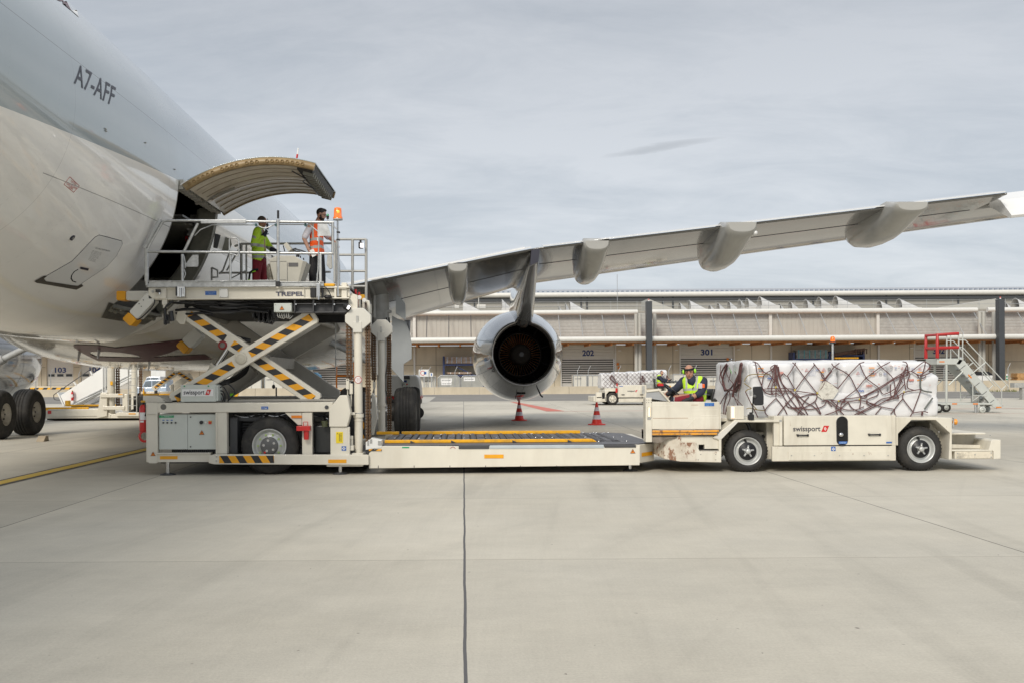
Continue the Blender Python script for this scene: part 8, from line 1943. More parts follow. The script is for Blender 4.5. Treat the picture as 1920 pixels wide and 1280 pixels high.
# vans parked beyond
def van(a, b, D, lab, body_m, roof=700):
    v = thing('parked_van', (w((a+b)/2, 740, D)[0], D+1, 0), lab, 'van', None)
    def vq(nm, m0, fn, bevel=.05): mm = MB(); fn(mm); return mm.build(nm, m0, v, bevel=bevel)
    r = roof; vq('body', body_m, lambda m: (m.polyP([(a, 742), (a, 726), (a+3, 724), (a+(b-a)*.22, r+14), (b, r+13), (b, 742)], D, D, D+1.8), m.polyP([(a+(b-a)*.2, r+14), (a+(b-a)*.30, r+1.5), (a+(b-a)*.42, r), (b, r), (b, r+14)], D, D+.1, D+1.7)), .06)
    vq('window', mat('van_glass', (.14, .17, .20), .1, var=.2), lambda m: (m.polyP([(a+(b-a)*.25, r+13), (a+(b-a)*.33, r+3), (a+(b-a)*.5, r+2.5), (a+(b-a)*.5, r+13)], D, D+.08, D+.1), m.polyP([(a+(b-a)*.54, r+13), (a+(b-a)*.54, r+2.5), (b-4, r+2.5), (b-4, r+13)], D, D+.08, D+.1)), 0)
    for px in (a+(b-a)*.2, a+(b-a)*.8): vq('wheel', RUBBER, lambda m: m.lathe([(-.02, 0), (-.02, .32), (.2, .32), (.2, 0)], (w(px, 740, D)[0], D+.02, .32), 'y', 24), 0)
    return v
VANW = mat('van_white', (.66, .69, .74), .25, var=.04, coat=.4)
van(253, 312, 70, 'silver blue van with dark windscreen beyond the second loader', mat('van_silver', (.40, .48, .58), .25, var=.04, coat=.4), 711)
van(262, 300, 84, 'white van farthest back beside the terminal kerb', VANW, 705)
tag(MB().boxP(283, 310, 693, 712, 88, 88, 88.1).boxP(295, 296, 712, 735, 88, 88.02, 88.08).build('sign_board', WHITEP), 'white notice board on a post beyond the parked vans', 'sign')
# blue container and mast behind the scissor, yellow pole tool, lamp stand, red road cone tip
BLUEC = mat('sky_blue_sheet', (.05, .30, .55), .45, var=.1)
bc_ = thing('tool_cart', (w(592, 730, 50)[0], 50, 0), 'sky blue cart seen between the right scissor arms', 'cart')
MB().polyP([(576, 700), (590, 697), (598, 703), (598, 740), (576, 740)], 50, 50, 51).build('body', BLUEC, bc_, bevel=.03); MB().boxP(576, 598, 708, 709.5, 50, 49.98, 50).build('trim', WHITE, bc_)
for px in (580, 594): MB().lathe([(0, 0), (0, .2), (.1, .2), (.1, 0)], (w(px, 740, 50)[0], 50.1, .2), 'y', 16).build('wheel', RUBBER, bc_)
tag(MB().cyl((w(601, 700, 48)[0], 48, 0), (w(601, 700, 48)[0], 48, w(601, 708, 48)[1]), .04, n=8).cyl((w(601, 700, 48)[0], 48, w(601, 722, 48)[1]), (w(601, 700, 48)[0], 48, w(601, 713, 48)[1]), .06, n=8, m=1).build('warning_post', [WHITE, RED]), 'thin red and white warning post beside the blue cart', 'post')
bt = thing('boom_stand', (w(440, 740, 46)[0], 46, 0), 'yellow boom with red tip leaning behind the control box', 'stand'); MB().bar(P2(440, 748, 46), P2(447, 730, 46), .13, 46, 46.1).build('boom', YEL2, bt); MB().bar(P2(447, 730, 46), P2(450, 722, 46), .1, 46, 46.08).build('boom_tip', RED, bt); MB().polyP([(434, 752), (436, 743), (444, 743), (446, 752)], 46, 46, 46.4).build('base', YEL2, bt)
ls = thing('spotlight_stand', (w(518, 740, 40)[0], 40, 0), 'slim grey stand with round lamp head seen below the scissor crossing', 'lamp')
MB().cyl((w(518, 740, 40)[0], 40, 0), (w(518, 740, 40)[0], 40, w(518, 725, 40)[1]), .03, n=8).build('pole', DGREY, ls); MB().ell(w3(513, 724, 40), (.07, .07, .09)).build('lamp_head', DGREY, ls)
cone(545, 741, 783, 'red and white traffic cone mostly hidden behind the loader base frame')
# ================================================================== PEOPLE
SKIN = mat('skin', (.40, .20, .13), .5, var=.08, scale=30); SKIN2 = mat('pale_skin', (.48, .27, .19), .5, var=.08, scale=30)
HAIRD = mat('dark_hair', (.018, .013, .011), .6, var=.4, scale=60); HAIRG = mat('cropped_grey_hair', (.075, .06, .05), .7, var=.4, scale=60)
LIME = mat('hi_vis_lime', (.50, .78, .03), .6, var=.08, scale=8, bump=.3, bscale=14); ORHV = mat('hi_vis_orange', (.95, .12, .015), .6, var=.08, scale=8, bump=.3, bscale=14)
REFL = mat('reflective_tape', (.42, .42, .40), .4, var=.1); NAVC = mat('navy_cloth', (.018, .022, .045), .75, var=.3, scale=8, bump=.4, bscale=14)
MAROON = mat('dark_red_cloth', (.20, .008, .018), .75, var=.2, scale=8, bump=.4, bscale=14); BLKC = mat('black_cloth', (.010, .010, .012), .75, var=.2, bump=.3, bscale=14)
SHIRT = mat('white_shirt', (.62, .60, .64), .7, var=.05, bump=.3, bscale=16); EARM = mat('lime_ear_cup', (.36, .80, .03), .4, var=.05); GLOVE = mat('dark_glove', (.02, .021, .026), .7, var=.2)
XA, YA, ZA = Vector((1, 0, 0)), Vector((0, 1, 0)), Vector((0, 0, 1))
def cap(m, a, ra, b, rb, n=14):
    a = Vector(a); b = Vector(b); m.ell(a, (ra,)*3, n=n); m.ell(b, (rb,)*3, n=n); m.cyl(a, b, ra, rb, n=n)
def chainc(m, pts):   # [(p, r), ...]
    for (a, ra), (b, rb) in zip(pts, pts[1:]): cap(m, a, ra, b, rb)
def fuse(m, name, mats, parent, vox=.011, it=2, faces=None):
    """weld overlapping volumes into one continuous skin"""
    o = m.build(name, mats, parent, fixn=True)
    md = o.modifiers.new('r', 'REMESH'); md.mode = 'VOXEL'; md.voxel_size = vox; md.use_smooth_shade = True
    ms = o.modifiers.new('s', 'SMOOTH'); ms.iterations = it; ms.factor = .6
    dg = bpy.context.evaluated_depsgraph_get(); me = bpy.data.meshes.new_from_object(o.evaluated_get(dg)); o.modifiers.clear(); o.data = me; me.name = name
    me.materials.clear()
    for q in (mats if isinstance(mats, (list, tuple)) else [mats]): me.materials.append(q)
    off = Vector((0, 0, 0)); q = parent
    while q is not None: off = off+Vector(q.location); q = q.parent
    if faces:
        for p in me.polygons: p.material_index = faces(p.center+off)
    else:
        for p in me.polygons: p.material_index = 0
    me.polygons.foreach_set('use_smooth', [True]*len(me.polygons)); return o
def head_geo(m, c, f, u, s=1.0):
    c = Vector(c); f = Vector(f).normalized(); u = Vector(u); u = (u-f*u.dot(f)).normalized(); r = f.cross(u); ax = (r, f, u)
    m.ell(c+u*.018*s, (.074*s, .094*s, .098*s), ax, 24); m.ell(c+f*.022*s-u*.045*s, (.060*s, .070*s, .075*s), ax, 20); m.ell(c+f*.062*s-u*.095*s, (.026*s, .024*s, .020*s), ax, 12)
    cap(m, c+f*.083*s+u*.008*s, .008*s, c+f*.108*s-u*.028*s, .0125*s, 10); cap(m, c+f*.084*s+u*.03*s-r*.034*s, .010*s, c+f*.084*s+u*.03*s+r*.034*s, .010*s, 10)
    cap(m, c+f*.090*s-u*.058*s-r*.018*s, .007*s, c+f*.090*s-u*.058*s+r*.018*s, .007*s, 8)
    for q in (-1, 1): m.ell(c+r*q*.077*s-u*.004*s-f*.006*s, (.010*s, .019*s, .031*s), ax, 10); m.ell(c+r*q*.04*s+f*.058*s-u*.03*s, (.022*s, .02*s, .02*s), ax, 10)
    return c, f, u, r
def eyes(c, f, u, r, par, s=1.0):
    for q in (-1, 1):
        o = MB().ell(c+f*.086*s+r*q*.031*s+u*.006*s, (.011*s, .006*s, .0055*s), (r, f, u), 10).build('eye', mat('eye_dark', (.03, .02, .018), .3), par)
    MB().tube([c+f*.096*s+r*q*.045*s+u*(.026-.004*abs(q))*s for q in (-1, -.3)], .0035*s, 5).tube([c+f*.096*s+r*q*.045*s+u*(.026-.004*abs(q))*s for q in (.3, 1)], .0035*s, 5).build('eyebrow', HAIRD, par)
    MB().tube([c+f*.0975*s-u*.058*s+r*q*.02*s for q in (-1, 0, 1)], .002*s, 4).build('mouth_line', mat('lip_shadow', (.16, .05, .04), .5), par)
def hand_geo(m, wr, d, nrm, side, curl=.35, s=1.0):
    """wr wrist, d finger direction, nrm back-of-hand direction; side +-1 places the thumb"""
    wr = Vector(wr); d = Vector(d).normalized(); n = Vector(nrm); n = (n-d*n.dot(d)).normalized(); t = d.cross(n)*side
    m.ell(wr+d*.048*s, (.040*s, .052*s, .017*s), (t, d, n), 14); cap(m, wr-d*.02*s, .026*s, wr+d*.02*s, .024*s, 10)
    for i, (o, l) in enumerate(((.030, .070), (.011, .080), (-.009, .074), (-.028, .058))):
        b = wr+d*.085*s+t*o*s; dd = d; p = b
        for k_, (ll, rr) in enumerate(((.45, .0095), (.32, .0085), (.25, .0078))):
            ang = curl*(k_+.6); v = (d*math.cos(ang)-n*math.sin(ang)); q = p+v*l*ll*s; cap(m, p, rr*s, q, (rr-.0008)*s, 8); p = q
    b = wr+d*.03*s+t*.032*s; q = b+(d*.6+t*.8).normalized()*.035*s; q2 = q+(d*.9+t*.25-n*.25).normalized()*.032*s; cap(m, b, .013*s, q, .011*s, 8); cap(m, q, .011*s, q2, .0095*s, 8)
def bands(zs, base=0, tape=1, extra=None):
    def f(p):
        for a, b in zs:
            if a <= p.z <= b: return tape
        if extra:
            r = extra(p)
            if r is not None: return r
        return base
    return f

# ---- left worker on the platform: lime jacket, dark red trousers, talking into a radio
def worker_left():
    y = 19.35; zf = 3.075; x = w(486, 520, y)[0]
    ro = thing('person', (x, y, zf), 'man in lime reflective jacket and dark red trousers on the platform beside the console', 'person')
    zt = w(486, 406, y)[1]; s = (zt-zf)/1.74; Z = lambda h: zf+h*s
    P = lambda dx, dy, h: Vector((x+dx*s, y+dy*s, Z(h)))
    hc = P(.065, -.01, 1.625); fwd = Vector((.86, .42, -.22))
    m = MB(); c, f, u, r = head_geo(m, hc, fwd, (.12, 0, 1), s)
    cap(m, P(.015, 0, 1.46), .055*s, P(.05, 0, 1.56), .054*s)
    chainc(m, [(P(.0, 0, 1.40), .12*s), (P(0, 0, 1.1), .13*s), (P(0, 0, .95), .13*s)])
    for q, dx in ((-1, -.03), (1, .05)): chainc(m, [(P(dx, q*.09, .92), .08*s), (P(dx*1.2, q*.10, .5), .06*s), (P(dx, q*.10, .10), .045*s)])
    chainc(m, [(P(.0, -.19, 1.40), .055*s), (P(-.02, -.26, 1.13), .043*s), (P(.12, -.13, 1.33), .034*s)]); chainc(m, [(P(0, .19, 1.40), .055*s), (P(.16, .24, 1.16), .043*s), (P(.32, .12, 1.05), .034*s)])
    body = fuse(m, 'body', SKIN, ro, .009)
    eyes(c, f, u, r, ro, s)
    h = MB(); h.ell(hc+u*.028*s-f*.012*s, (.078*s, .092*s, .093*s), (r, f, u), 20); fuse(h, 'hair', HAIRG, ro, .008)
    j = MB(); chainc(j, [(P(0, -.10, 1.42), .095*s), (P(-.005, -.08, 1.22), .125*s), (P(-.005, -.075, 1.02), .13*s), (P(-.005, -.07, .86), .125*s)]); chainc(j, [(P(.01, .10, 1.42), .095*s), (P(.01, .08, 1.22), .125*s), (P(.0, .075, 1.02), .13*s), (P(0, .07, .86), .125*s)])
    chainc(j, [(P(-.0, -.19, 1.40), .082*s), (P(-.05, -.28, 1.12), .070*s)]); chainc(j, [(P(-.05, -.28, 1.12), .070*s), (P(.10, -.17, 1.28), .058*s)])
    chainc(j, [(P(.01, .18, 1.40), .08*s), (P(.16, .24, 1.15), .07*s)]); chainc(j, [(P(.16, .24, 1.15), .07*s), (P(.27, .15, 1.06), .056*s)]); cap(j, P(.02, 0, 1.46), .075*s, P(.035, 0, 1.50), .068*s)
    def stripes(p):
        h_ = (p.z-zf)/s; dx = (p.x-x)/s; dy = (p.y-y)/s
        if dy < -.2 and dx < .0 and 1.235 < h_+dx*.4 < 1.285: return 1
        if .865 < h_ < .925 or 1.085 < h_ < 1.14: return 1
        if h_ > 1.2 and -.145 < dy < -.09 and dx < .1: return 1
        if dx > .04 and dy < -.05 and abs((h_-1.24)-(dx-.05)*.8+0) < .0: return 1
        if h_ > 1.46: return 0
        return 0
    fuse(j, 'jacket', [LIME, REFL], ro, .011, 2, stripes)
    k = MB(); cap(k, P(.06, -.19, 1.25), .060*s, P(.145, -.14, 1.345), .045*s); cap(k, P(.145, -.14, 1.345), .045*s, P(.155, -.12, 1.37), .04*s); fuse(k, 'sleeve_cuff', NAVC, ro, .01); k = MB(); hand_geo(k, P(.15, -.13, 1.36), (.2, .35, .5), (.7, -.6, 0), 1, .8, s); fuse(k, 'glove', GLOVE, ro, .006, 1)
    k = MB(); hand_geo(k, P(.33, .08, 1.03), (1, -.3, -.1), (0, 0, 1), -1, .3, s); cap(k, P(.24, .12, 1.07), .055*s, P(.34, .08, 1.03), .042*s); fuse(k, 'glove', NAVC, ro, .006, 1)
    MB().box(hc.x+.10*s, hc.x+.14*s, hc.y-.06, hc.y-.01, hc.z-.16*s, hc.z-.04*s).cyl((hc.x+.12*s, hc.y-.035, hc.z-.04*s), (hc.x+.12*s, hc.y-.035, hc.z+.06*s), .006).build('radio', BLACK, ro, bevel=.008)
    t = MB(); cap(t, P(0, -.06, .86), .128*s, P(0, .06, .86), .128*s)
    for q, dx in ((-1, -.03), (1, .05)): chainc(t, [(P(dx*.4, q*.075, .86), .115*s), (P(dx*1.3, q*.10, .50), .086*s), (P(dx, q*.105, .08), .078*s)])
    fuse(t, 'trousers', [MAROON, NAVC, REFL], ro, .011, 2, lambda p: 1 if (p.z-zf)/s < .24 or (p.z-zf)/s > .86 else (2 if (p.z-zf)/s < .26 else 0))
    k = MB()
    for q, dx in ((-1, -.03), (1, .05)): k.ell(P(dx+.05, q*.105, .045), (.13*s, .048*s, .045*s))
    k.build('boots', BLKC, ro)
    k = MB(); k.tube([P(-.03, -.18, .60), P(-.14, -.17, .58), P(-.17, -.17, .50)], .02*s, 8); k.ell(P(-.17, -.19, .38), (.04*s, .03*s, .055*s)); k.build('ear_defenders', [EARM], ro)
    MB().tube([P(.02, -.20, .63), P(-.08, -.19, .62), P(-.15, -.18, .57), P(-.17, -.18, .43)], .022*s, 8).build('ear_defender_band', BLKC, ro)
worker_left()

# ---- right worker: orange vest over white shirt, black trousers, paper in hand
def worker_right():
    y = 18.9; zf = 3.075; x = w(594, 520, y)[0]
    zt = w(600, 391, y)[1]; s = (zt-zf)/1.80; Z = lambda h: zf+h*s
    ro = thing('person', (x, y, zf), 'bearded man in orange reflective vest and black trousers looking down beside the beacon', 'person')
    P = lambda dx, dy, h: Vector((x+dx*s, y+dy*s, Z(h)))
    hc = P(.095, -.02, 1.675); fwd = Vector((.93, -.1, -.30))
    m = MB(); c, f, u, r = head_geo(m, hc, fwd, (.25, 0, 1), s); cap(m, P(.01, 0, 1.50), .054*s, P(.06, -.01, 1.60), .052*s)
    chainc(m, [(P(0, 0, 1.42), .085*s), (P(0, 0, 1.1), .10*s), (P(0, 0, .96), .10*s)])
    for q, dx in ((-1, -.05), (1, .07)): chainc(m, [(P(dx, q*.09, .93), .075*s), (P(dx*1.1, q*.09, .5), .055*s), (P(dx, q*.09, .10), .042*s)])
    chainc(m, [(P(-.09, -.18, 1.44), .055*s), (P(-.21, -.23, 1.17), .042*s), (P(-.12, -.22, .95), .032*s)]); chainc(m, [(P(.05, .19, 1.44), .055*s), (P(.22, .22, 1.25), .042*s), (P(.36, .08, 1.13), .030*s)])
    hand_geo(m, P(-.115, -.22, .94), (.35, -.05, -.9), (-.6, -.8, 0), 1, .9, s); hand_geo(m, P(.37, .06, 1.12), (.6, -.4, -.6), (.6, 0, .8), 1, .6, s)
    fuse(m, 'body', SKIN2, ro, .007); eyes(c, f, u, r, ro, s)
    h = MB(); h.ell(hc+u*.038*s-f*.014*s, (.080*s, .096*s, .092*s), (r, f, u), 20); h.ell(hc+u*.10*s+f*.03*s, (.05*s, .06*s, .03*s), (r, f, u)); fuse(h, 'hair', HAIRD, ro, .008)
    h = MB(); h.ell(hc+f*.028*s-u*.074*s, (.060*s, .066*s, .044*s), (r, f, u), 20); h.ell(hc+f*.07*s-u*.095*s, (.030*s, .026*s, .024*s), (r, f, u)); cap(h, hc+f*.098*s-u*.045*s-r*.02*s, .005*s, hc+f*.098*s-u*.045*s+r*.02*s, .005*s, 8)
    for q in (-1, 1): cap(h, hc+r*q*.068*s+f*.01*s, .012*s, hc+r*q*.058*s+f*.03*s-u*.06*s, .018*s, 8)
    fuse(h, 'beard', HAIRD, ro, .006)
    k = MB()
    for q in (-1, 1): k.tube([hc+f*.10*s+r*q*.033*s+u*.004*s+(r*math.cos(a)*.02+u*math.sin(a)*.015)*s for a in [i*math.pi/6 for i in range(13)]], .002, 4); k.tube([hc+f*.10*s+r*q*.055*s+u*.006*s, hc+r*q*.08*s+u*.004*s], .002, 4)
    k.build('glasses', BLACK, ro)
    sh = MB(); chainc(sh, [(P(.0, -.08, 1.42), .072*s), (P(0, -.06, 1.1), .10*s)]); chainc(sh, [(P(.02, .08, 1.42), .072*s), (P(0, .06, 1.1), .10*s)])
    chainc(sh, [(P(-.09, -.16, 1.43), .068*s), (P(-.19, -.225, 1.21), .066*s)]); chainc(sh, [(P(.05, .19, 1.43), .075*s), (P(.20, .22, 1.27), .068*s)]); cap(sh, P(.02, 0, 1.50), .065*s, P(.03, 0, 1.53), .062*s); fuse(sh, 'shirt', SHIRT, ro, .011)
    v = MB(); chainc(v, [(P(-.015, -.185, 1.47), .05*s), (P(.0, -.17, 1.30), .075*s), (P(0, -.12, 1.1), .10*s)]); chainc(v, [(P(.04, .17, 1.47), .05*s), (P(.02, .16, 1.30), .075*s)]); chainc(v, [(P(.02, -.115, 1.44), .095*s), (P(0, -.08, 1.22), .128*s), (P(0, -.075, 1.05), .128*s), (P(.0, -.07, .93), .125*s)]); chainc(v, [(P(.02, .115, 1.44), .090*s), (P(.0, .08, 1.22), .128*s), (P(0, .075, 1.05), .128*s), (P(.02, .07, .93), .13*s)])
    def vf(p):
        h_ = (p.z-zf)/s; dx = (p.x-x)/s; dy = (p.y-y)/s
        if .985 < h_-dx*.12 < 1.04 or 1.135 < h_-dx*.1 < 1.19: return 1
        if h_ > 1.18 and dy < -.02 and abs(dx+.045-(1.44-h_)*.03) < .024: return 1
        return 0
    fuse(v, 'vest', [ORHV, REFL], ro, .011, 2, vf)
    MB().box(x+.04*s, x+.09*s, y-.215, y-.208, Z(1.12), Z(1.19)).build('id_badge', WHITE, ro)
    t = MB(); cap(t, P(.0, -.05, .90), .118*s, P(.0, .05, .90), .118*s)
    for q, dx in ((-1, -.06), (1, .08)): chainc(t, [(P(dx*.5, q*.07, .88), .105*s), (P(dx*1.1, q*.09, .50), .078*s), (P(dx*1.1, q*.09, .08), .068*s)])
    fuse(t, 'trousers', BLKC, ro, .011)
    k = MB()
    for q, dx in ((-1, -.06), (1, .08)): k.ell(P(dx+.05, q*.09, .045), (.13*s, .046*s, .045*s))
    k.build('shoes', BLKC, ro)
    a = P(-.03, -.27, .90); return P, s
P_, s_ = worker_right()
a = P_(-.095, -.29, .93)
tag(MB().add([a, a+Vector((.07, -.01, .03)), a+Vector((.13, -.01, -.09)), a+Vector((.05, 0, -.13))], [(0, 1, 2, 3)]).add([a+Vector((0, .003, 0)), a+Vector((.07, -.007, .03)), a+Vector((.13, -.007, -.09)), a+Vector((.05, .003, -.13))], [(3, 2, 1, 0)]).build('paper_sheet', WHITE, fixn=False), 'folded white paper held in the lowered hand of the man in the orange vest', 'paper')

# ---- driver of the near transporter
def driver():
    D = 17.1; ro = thing('person', w3(1304, 748, D), 'driver in lime vest and ear defenders at the wheel of the near transporter', 'person')
    p = lambda px, py, dy=0.0: w3(px, py, D)+Vector((0, dy, 0))
    hc = p(1292, 696.5, -.02); f = Vector((-.30, -.93, -.14)); s = 1.06
    m = MB(); c, f, u, r = head_geo(m, hc, f, (-.10, 0, 1), s); cap(m, p(1298, 716), .062, p(1294, 705), .058)
    chainc(m, [(p(1299, 718), .085), (p(1303, 733), .10), (p(1304, 744), .10)])
    chainc(m, [(p(1315, 714, -.08), .058), (p(1310, 733, -.20), .046), (p(1286, 747, -.30), .034)]); chainc(m, [(p(1284, 714, .16), .058), (p(1270, 728, .10), .046), (p(1250, 737, -.03), .034)])
    hand_geo(m, p(1251, 737, -.03), (-.6, -.1, -.75), (-.5, -.8, .1), 1, .7)
    for q in (-.12, .12): chainc(m, [(p(1303, 745, q), .09), (p(1264, 747, q-.05), .07), (p(1258, 775, q-.05), .05)])
    fuse(m, 'body', SKIN, ro, .008); eyes(c, f, u, r, ro, s)
    h = MB(); h.ell(hc+u*.014*s-f*.02*s, (.0765*s, .088*s, .078*s), (r, f, u), 20); fuse(h, 'hair', HAIRG, ro, .008)
    k = MB(); pts = []
    for i in range(29):
        a = 2*math.pi*i/28; pts.append(hc+u*.047*s+r*math.cos(a)*.079*s+f*math.sin(a)*.096*s)
    for dz in (-.012, -.004, .004, .012): k.tube([q+u*dz for q in pts], .006, 6)
    k.build('head_band', BLKC, ro)
    k = MB()
    for q in (-1, 1): k.ell(hc+r*q*.088*s+u*.008, (.026, .032, .040), (r, f, u), 16)
    k.build('ear_cup', EARM, ro); k = MB()
    for q in (-1, 1): k.ell(hc+r*q*.074*s+u*.005, (.014, .036, .043), (r, f, u), 12)
    k.build('ear_cushion', BLKC, ro)
    j = MB(); chainc(j, [(p(1290, 716, .08), .095), (p(1297, 730, .06), .125), (p(1302, 744, .06), .13)]); chainc(j, [(p(1309, 716, -.05), .098), (p(1307, 730, -.06), .125), (p(1306, 744, -.06), .13)])
    cap(j, p(1297, 714, -.04), .088, p(1295.5, 708, -.015), .074)
    chainc(j, [(p(1316, 714, -.08), .080), (p(1314, 723, -.16), .074), (p(1309, 734, -.21), .066)]); cap(j, p(1309, 734, -.21), .066, p(1302, 738.5, -.25), .058)
    chainc(j, [(p(1285, 714, .15), .078), (p(1270, 728, .08), .066), (p(1257, 733, .0), .056)]); fuse(j, 'pullover', NAVC, ro, .011)
    v = MB(); chainc(v, [(p(1291, 714.5, .055), .100), (p(1296, 728, .03), .136), (p(1301, 743, .03), .140)]); chainc(v, [(p(1310, 714.5, -.06), .100), (p(1309, 728, -.07), .134), (p(1307, 745, -.07), .140)])
    cx = lambda q: (q.x*F/q.y+VX, VY-(q.z-H)*F/q.y)
    def vf(q):
        X, Y = cx(q)
        Y = Y+ (X-VX)*-ROLL*0
        if q.y < D+.05:
            sl = 1294+(Y-707)*.10
            if Y < 718 and abs(X-(1296.5-(Y-708)*.1)) < (718-Y)*.55: return 2
            if 731.5 < Y < 735.5 and False: return 1
            if 729.5 < Y-(X-1300)*-.05 < 733.7 : return 1
            if Y < 730 and abs(X-(1287.2-(Y-712)*.02)) < 1.8: return 1
            if Y < 730 and abs(X-(1306.5-(Y-712)*.15)) < 2.0: return 1
            if 739 < Y < 741.5: return 1
        return 0
    fuse(v, 'vest', [LIME, REFL, NAVC], ro, .010, 2, vf)
    t = MB(); cap(t, p(1304, 746, -.12), .125, p(1304, 746, .12), .125)
    for q in (-.12, .12): chainc(t, [(p(1303, 747, q), .11), (p(1264, 749, q-.05), .082), (p(1258, 778, q-.05), .066)])
    fuse(t, 'trousers', [MAROON, NAVC, REFL], ro, .011, 2, lambda q: (1 if cx(q)[0] < 1263 else (2 if cx(q)[0] < 1264.4 else (1 if 1292.5 < cx(q)[0] < 1297 else (2 if 1297 <= cx(q)[0] < 1298.4 else 0)))))
    k = MB(); hand_geo(k, p(1287, 746.4, -.30), (-.97, .1, -.18), (0, -.35, 1), 1, .45, 1.08); cap(k, p(1290, 745, -.29), .040, p(1285, 747, -.30), .036); fuse(k, 'glove', GLOVE, ro, .007, 1)
    k = MB(); cap(k, p(1257, 735.5, -.02), .046, p(1251, 738, -.04), .04); fuse(k, 'wrist_guard', BLKC, ro, .008)
    k = MB();
    c0 = p(1309, 722.5, -.24); k.box(c0.x-.055, c0.x+.012, c0.y-.02, c0.y+.02, c0.z-.045, c0.z+.045); k.build('id_pouch', mat('clear_pouch', (.55, .50, .52), .25), ro, bevel=.008)
    MB().box(c0.x+.013, c0.x+.055, c0.y-.012, c0.y+.03, c0.z-.035, c0.z+.035).build('arm_band', mat('orange_band', (.9, .14, .02), .5), ro, bevel=.012)
    c1 = p(1296.5, 726.5, -.125); MB().tube([c1+Vector((-.02, -.02, -.01)), c1+Vector((.0, -.02, .014)), c1+Vector((.022, -.02, -.01))], .007, 6).build('pocket_pen', NAVC, ro)
driver()
# ---- distant driver
def far_driver():
    D = Q+.62; ro = thing('person', w3(1237, 726, D), 'distant driver in lime vest and red trousers seated on the far transporter', 'person')
    p = lambda px, py, dy=0.0: w3(px, py, D)+Vector((0, dy, 0))
    hc = p(1241, 698, 0); m = MB(); c, f, u, r = head_geo(m, hc, (.45, -.85, -.05), (0, 0, 1), 1.05); cap(m, p(1238.5, 706), .06, p(1240, 702), .055)
    chainc(m, [(p(1237, 708), .12), (p(1237, 718), .13)]); chainc(m, [(p(1235.5, 706, -.15), .05), (p(1240, 713, -.2), .045), (p(1250, 714, -.1), .035)]); hand_geo(m, p(1250, 714, -.1), (1, 0, .1), (0, -.5, 1), 1, .6)
    chainc(m, [(p(1238, 706, .15), .05), (p(1246, 711, .15), .045), (p(1253, 710.5, .05), .035)]); hand_geo(m, p(1253, 710.5, .05), (1, 0, .2), (0, -.5, 1), -1, .6)
    fuse(m, 'body', SKIN2, ro, .014); eyes(c, f, u, r, ro)
    h = MB(); h.ell(hc+u*.035-f*.015, (.082, .096, .095), (r, f, u), 16); fuse(h, 'hair', HAIRD, ro, .014); h = MB(); h.ell(hc+f*.04-u*.08, (.058, .062, .045), (r, f, u), 16); fuse(h, 'beard', HAIRD, ro, .012)
    j = MB(); chainc(j, [(p(1236, 707, -.02), .14), (p(1236.5, 718, 0), .15)]); chainc(j, [(p(1235, 706.5, -.16), .085), (p(1240, 713, -.21), .07), (p(1249, 714.5, -.12), .055)]); chainc(j, [(p(1238, 706.5, .15), .08), (p(1246, 711, .15), .066), (p(1252, 711, .06), .05)]); fuse(j, 'pullover', NAVC, ro, .016)
    cx = lambda q: (q.x*F/q.y+VX, VY-(q.z-H)*F/q.y)
    v = MB(); chainc(v, [(p(1236, 706, 0), .135), (p(1236.3, 713, 0), .16), (p(1236.8, 719, 0), .165)]);
    fuse(v, 'vest', [LIME, REFL, NAVC], ro, .016, 2, lambda q: 1 if 717.5 < cx(q)[1] < 719.3 else (2 if cx(q)[0] > 1238.5 and cx(q)[1] < 710.5 else 0))
    t = MB(); cap(t, p(1236, 721, -.1), .13, p(1236, 721, .1), .13)
    for q in (-.12, .12): chainc(t, [(p(1236, 721.5, q), .115), (p(1249, 722, q), .09), (p(1249, 730, q), .075)])
    fuse(t, 'trousers', [mat('bright_red_cloth', (.50, .015, .02), .7, var=.2), NAVC], ro, .016, 2, lambda q: 1 if cx(q)[0] > 1243.5 or cx(q)[1] > 725 else 0)
far_driver()

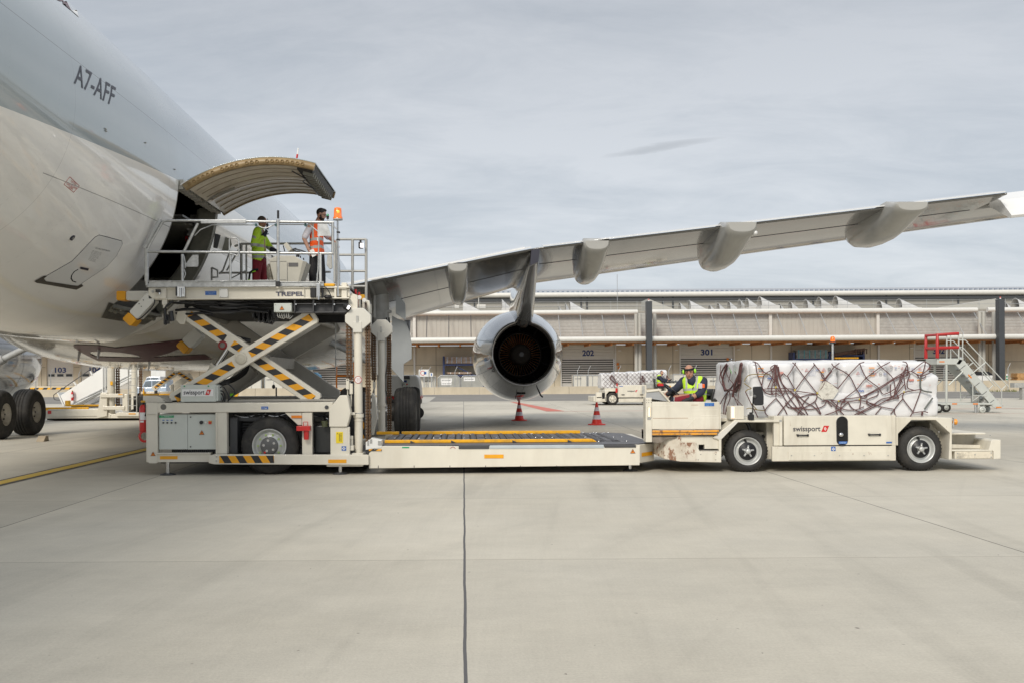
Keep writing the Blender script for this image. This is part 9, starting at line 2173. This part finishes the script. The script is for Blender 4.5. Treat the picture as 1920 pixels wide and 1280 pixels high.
# ------------------------------------------------------------------ parts that are really several pieces: one object each
def explode(ob):
    me = ob.data; par = list(range(len(me.vertices)))
    def fd(i):
        while par[i] != i: par[i] = par[par[i]]; i = par[i]
        return i
    for p in me.polygons:
        a = fd(p.vertices[0])
        for v in p.vertices[1:]:
            b = fd(v)
            if a != b: par[b] = a
    bx = {}
    for i, v in enumerate(me.vertices):
        r = fd(i); c = v.co; q = bx.setdefault(r, [c.x, c.y, c.z, c.x, c.y, c.z]); q[:] = [min(q[0], c.x), min(q[1], c.y), min(q[2], c.z), max(q[3], c.x), max(q[4], c.y), max(q[5], c.z)]
    ks = list(bx); e = .012; grp = {k: k for k in ks}
    def g(k):
        while grp[k] != k: k = grp[k]
        return k
    for i, a in enumerate(ks):          # pieces whose boxes touch stay together
        for b in ks[i+1:]:
            A_, B_ = bx[a], bx[b]
            if all(A_[j]-e <= B_[j+3] and B_[j]-e <= A_[j+3] for j in range(3)):
                x, y = g(a), g(b)
                if x != y: grp[y] = x
    sets = {}
    for p in me.polygons: sets.setdefault(g(fd(p.vertices[0])), []).append(p)
    if len(sets) < 2 or len(sets) > 100: return
    first = True; base = ob.name.split('.')[0]
    for k, ps in sets.items():
        used = sorted({v for p in ps for v in p.vertices}); mp = {o: i for i, o in enumerate(used)}
        n = bpy.data.meshes.new(base); n.from_pydata([me.vertices[i].co for i in used], [], [[mp[v] for v in p.vertices] for p in ps])
        for m_ in me.materials: n.materials.append(m_)
        n.polygons.foreach_set('material_index', [p.material_index for p in ps]); n.polygons.foreach_set('use_smooth', [p.use_smooth for p in ps])
        if first: new = ob; keep = n; first = False; continue
        new = ob.copy(); new.data = n; COL.objects.link(new)
    ob.data = keep
SPLIT = set('outlet_strut pivot_bracket lightening_boss latch_hook guide_panel edge_trim guide rail mullion roof_rail latch_fitting wheel_bolts knob_label column base_frame lower_beam stop_block latch_unit link_lug roller_bay_plate roller_track drain_mast reflector cross_member post_base guide_rail radiator wheel_nut hub_bolt bolt lever uprights upright button wheel_bolt ear_cup ear_cushion boots shoes red_buffer chain_link_arm end_box_fitting rust_mark screw platform_beam kick_rail handle stabiliser leg rear_leg spoke end_post rivet_row switch control_panel blade_antenna net_knot handwriting warning_print round_print trailing_edge tail_beam soffit_beam wall_joint cable_loom chain_tensioner ladder_stile'.split())
for ob in list(bpy.data.objects):
    if ob.type == 'MESH' and ob.parent is not None and ob.name.split('.')[0] in SPLIT: explode(ob)
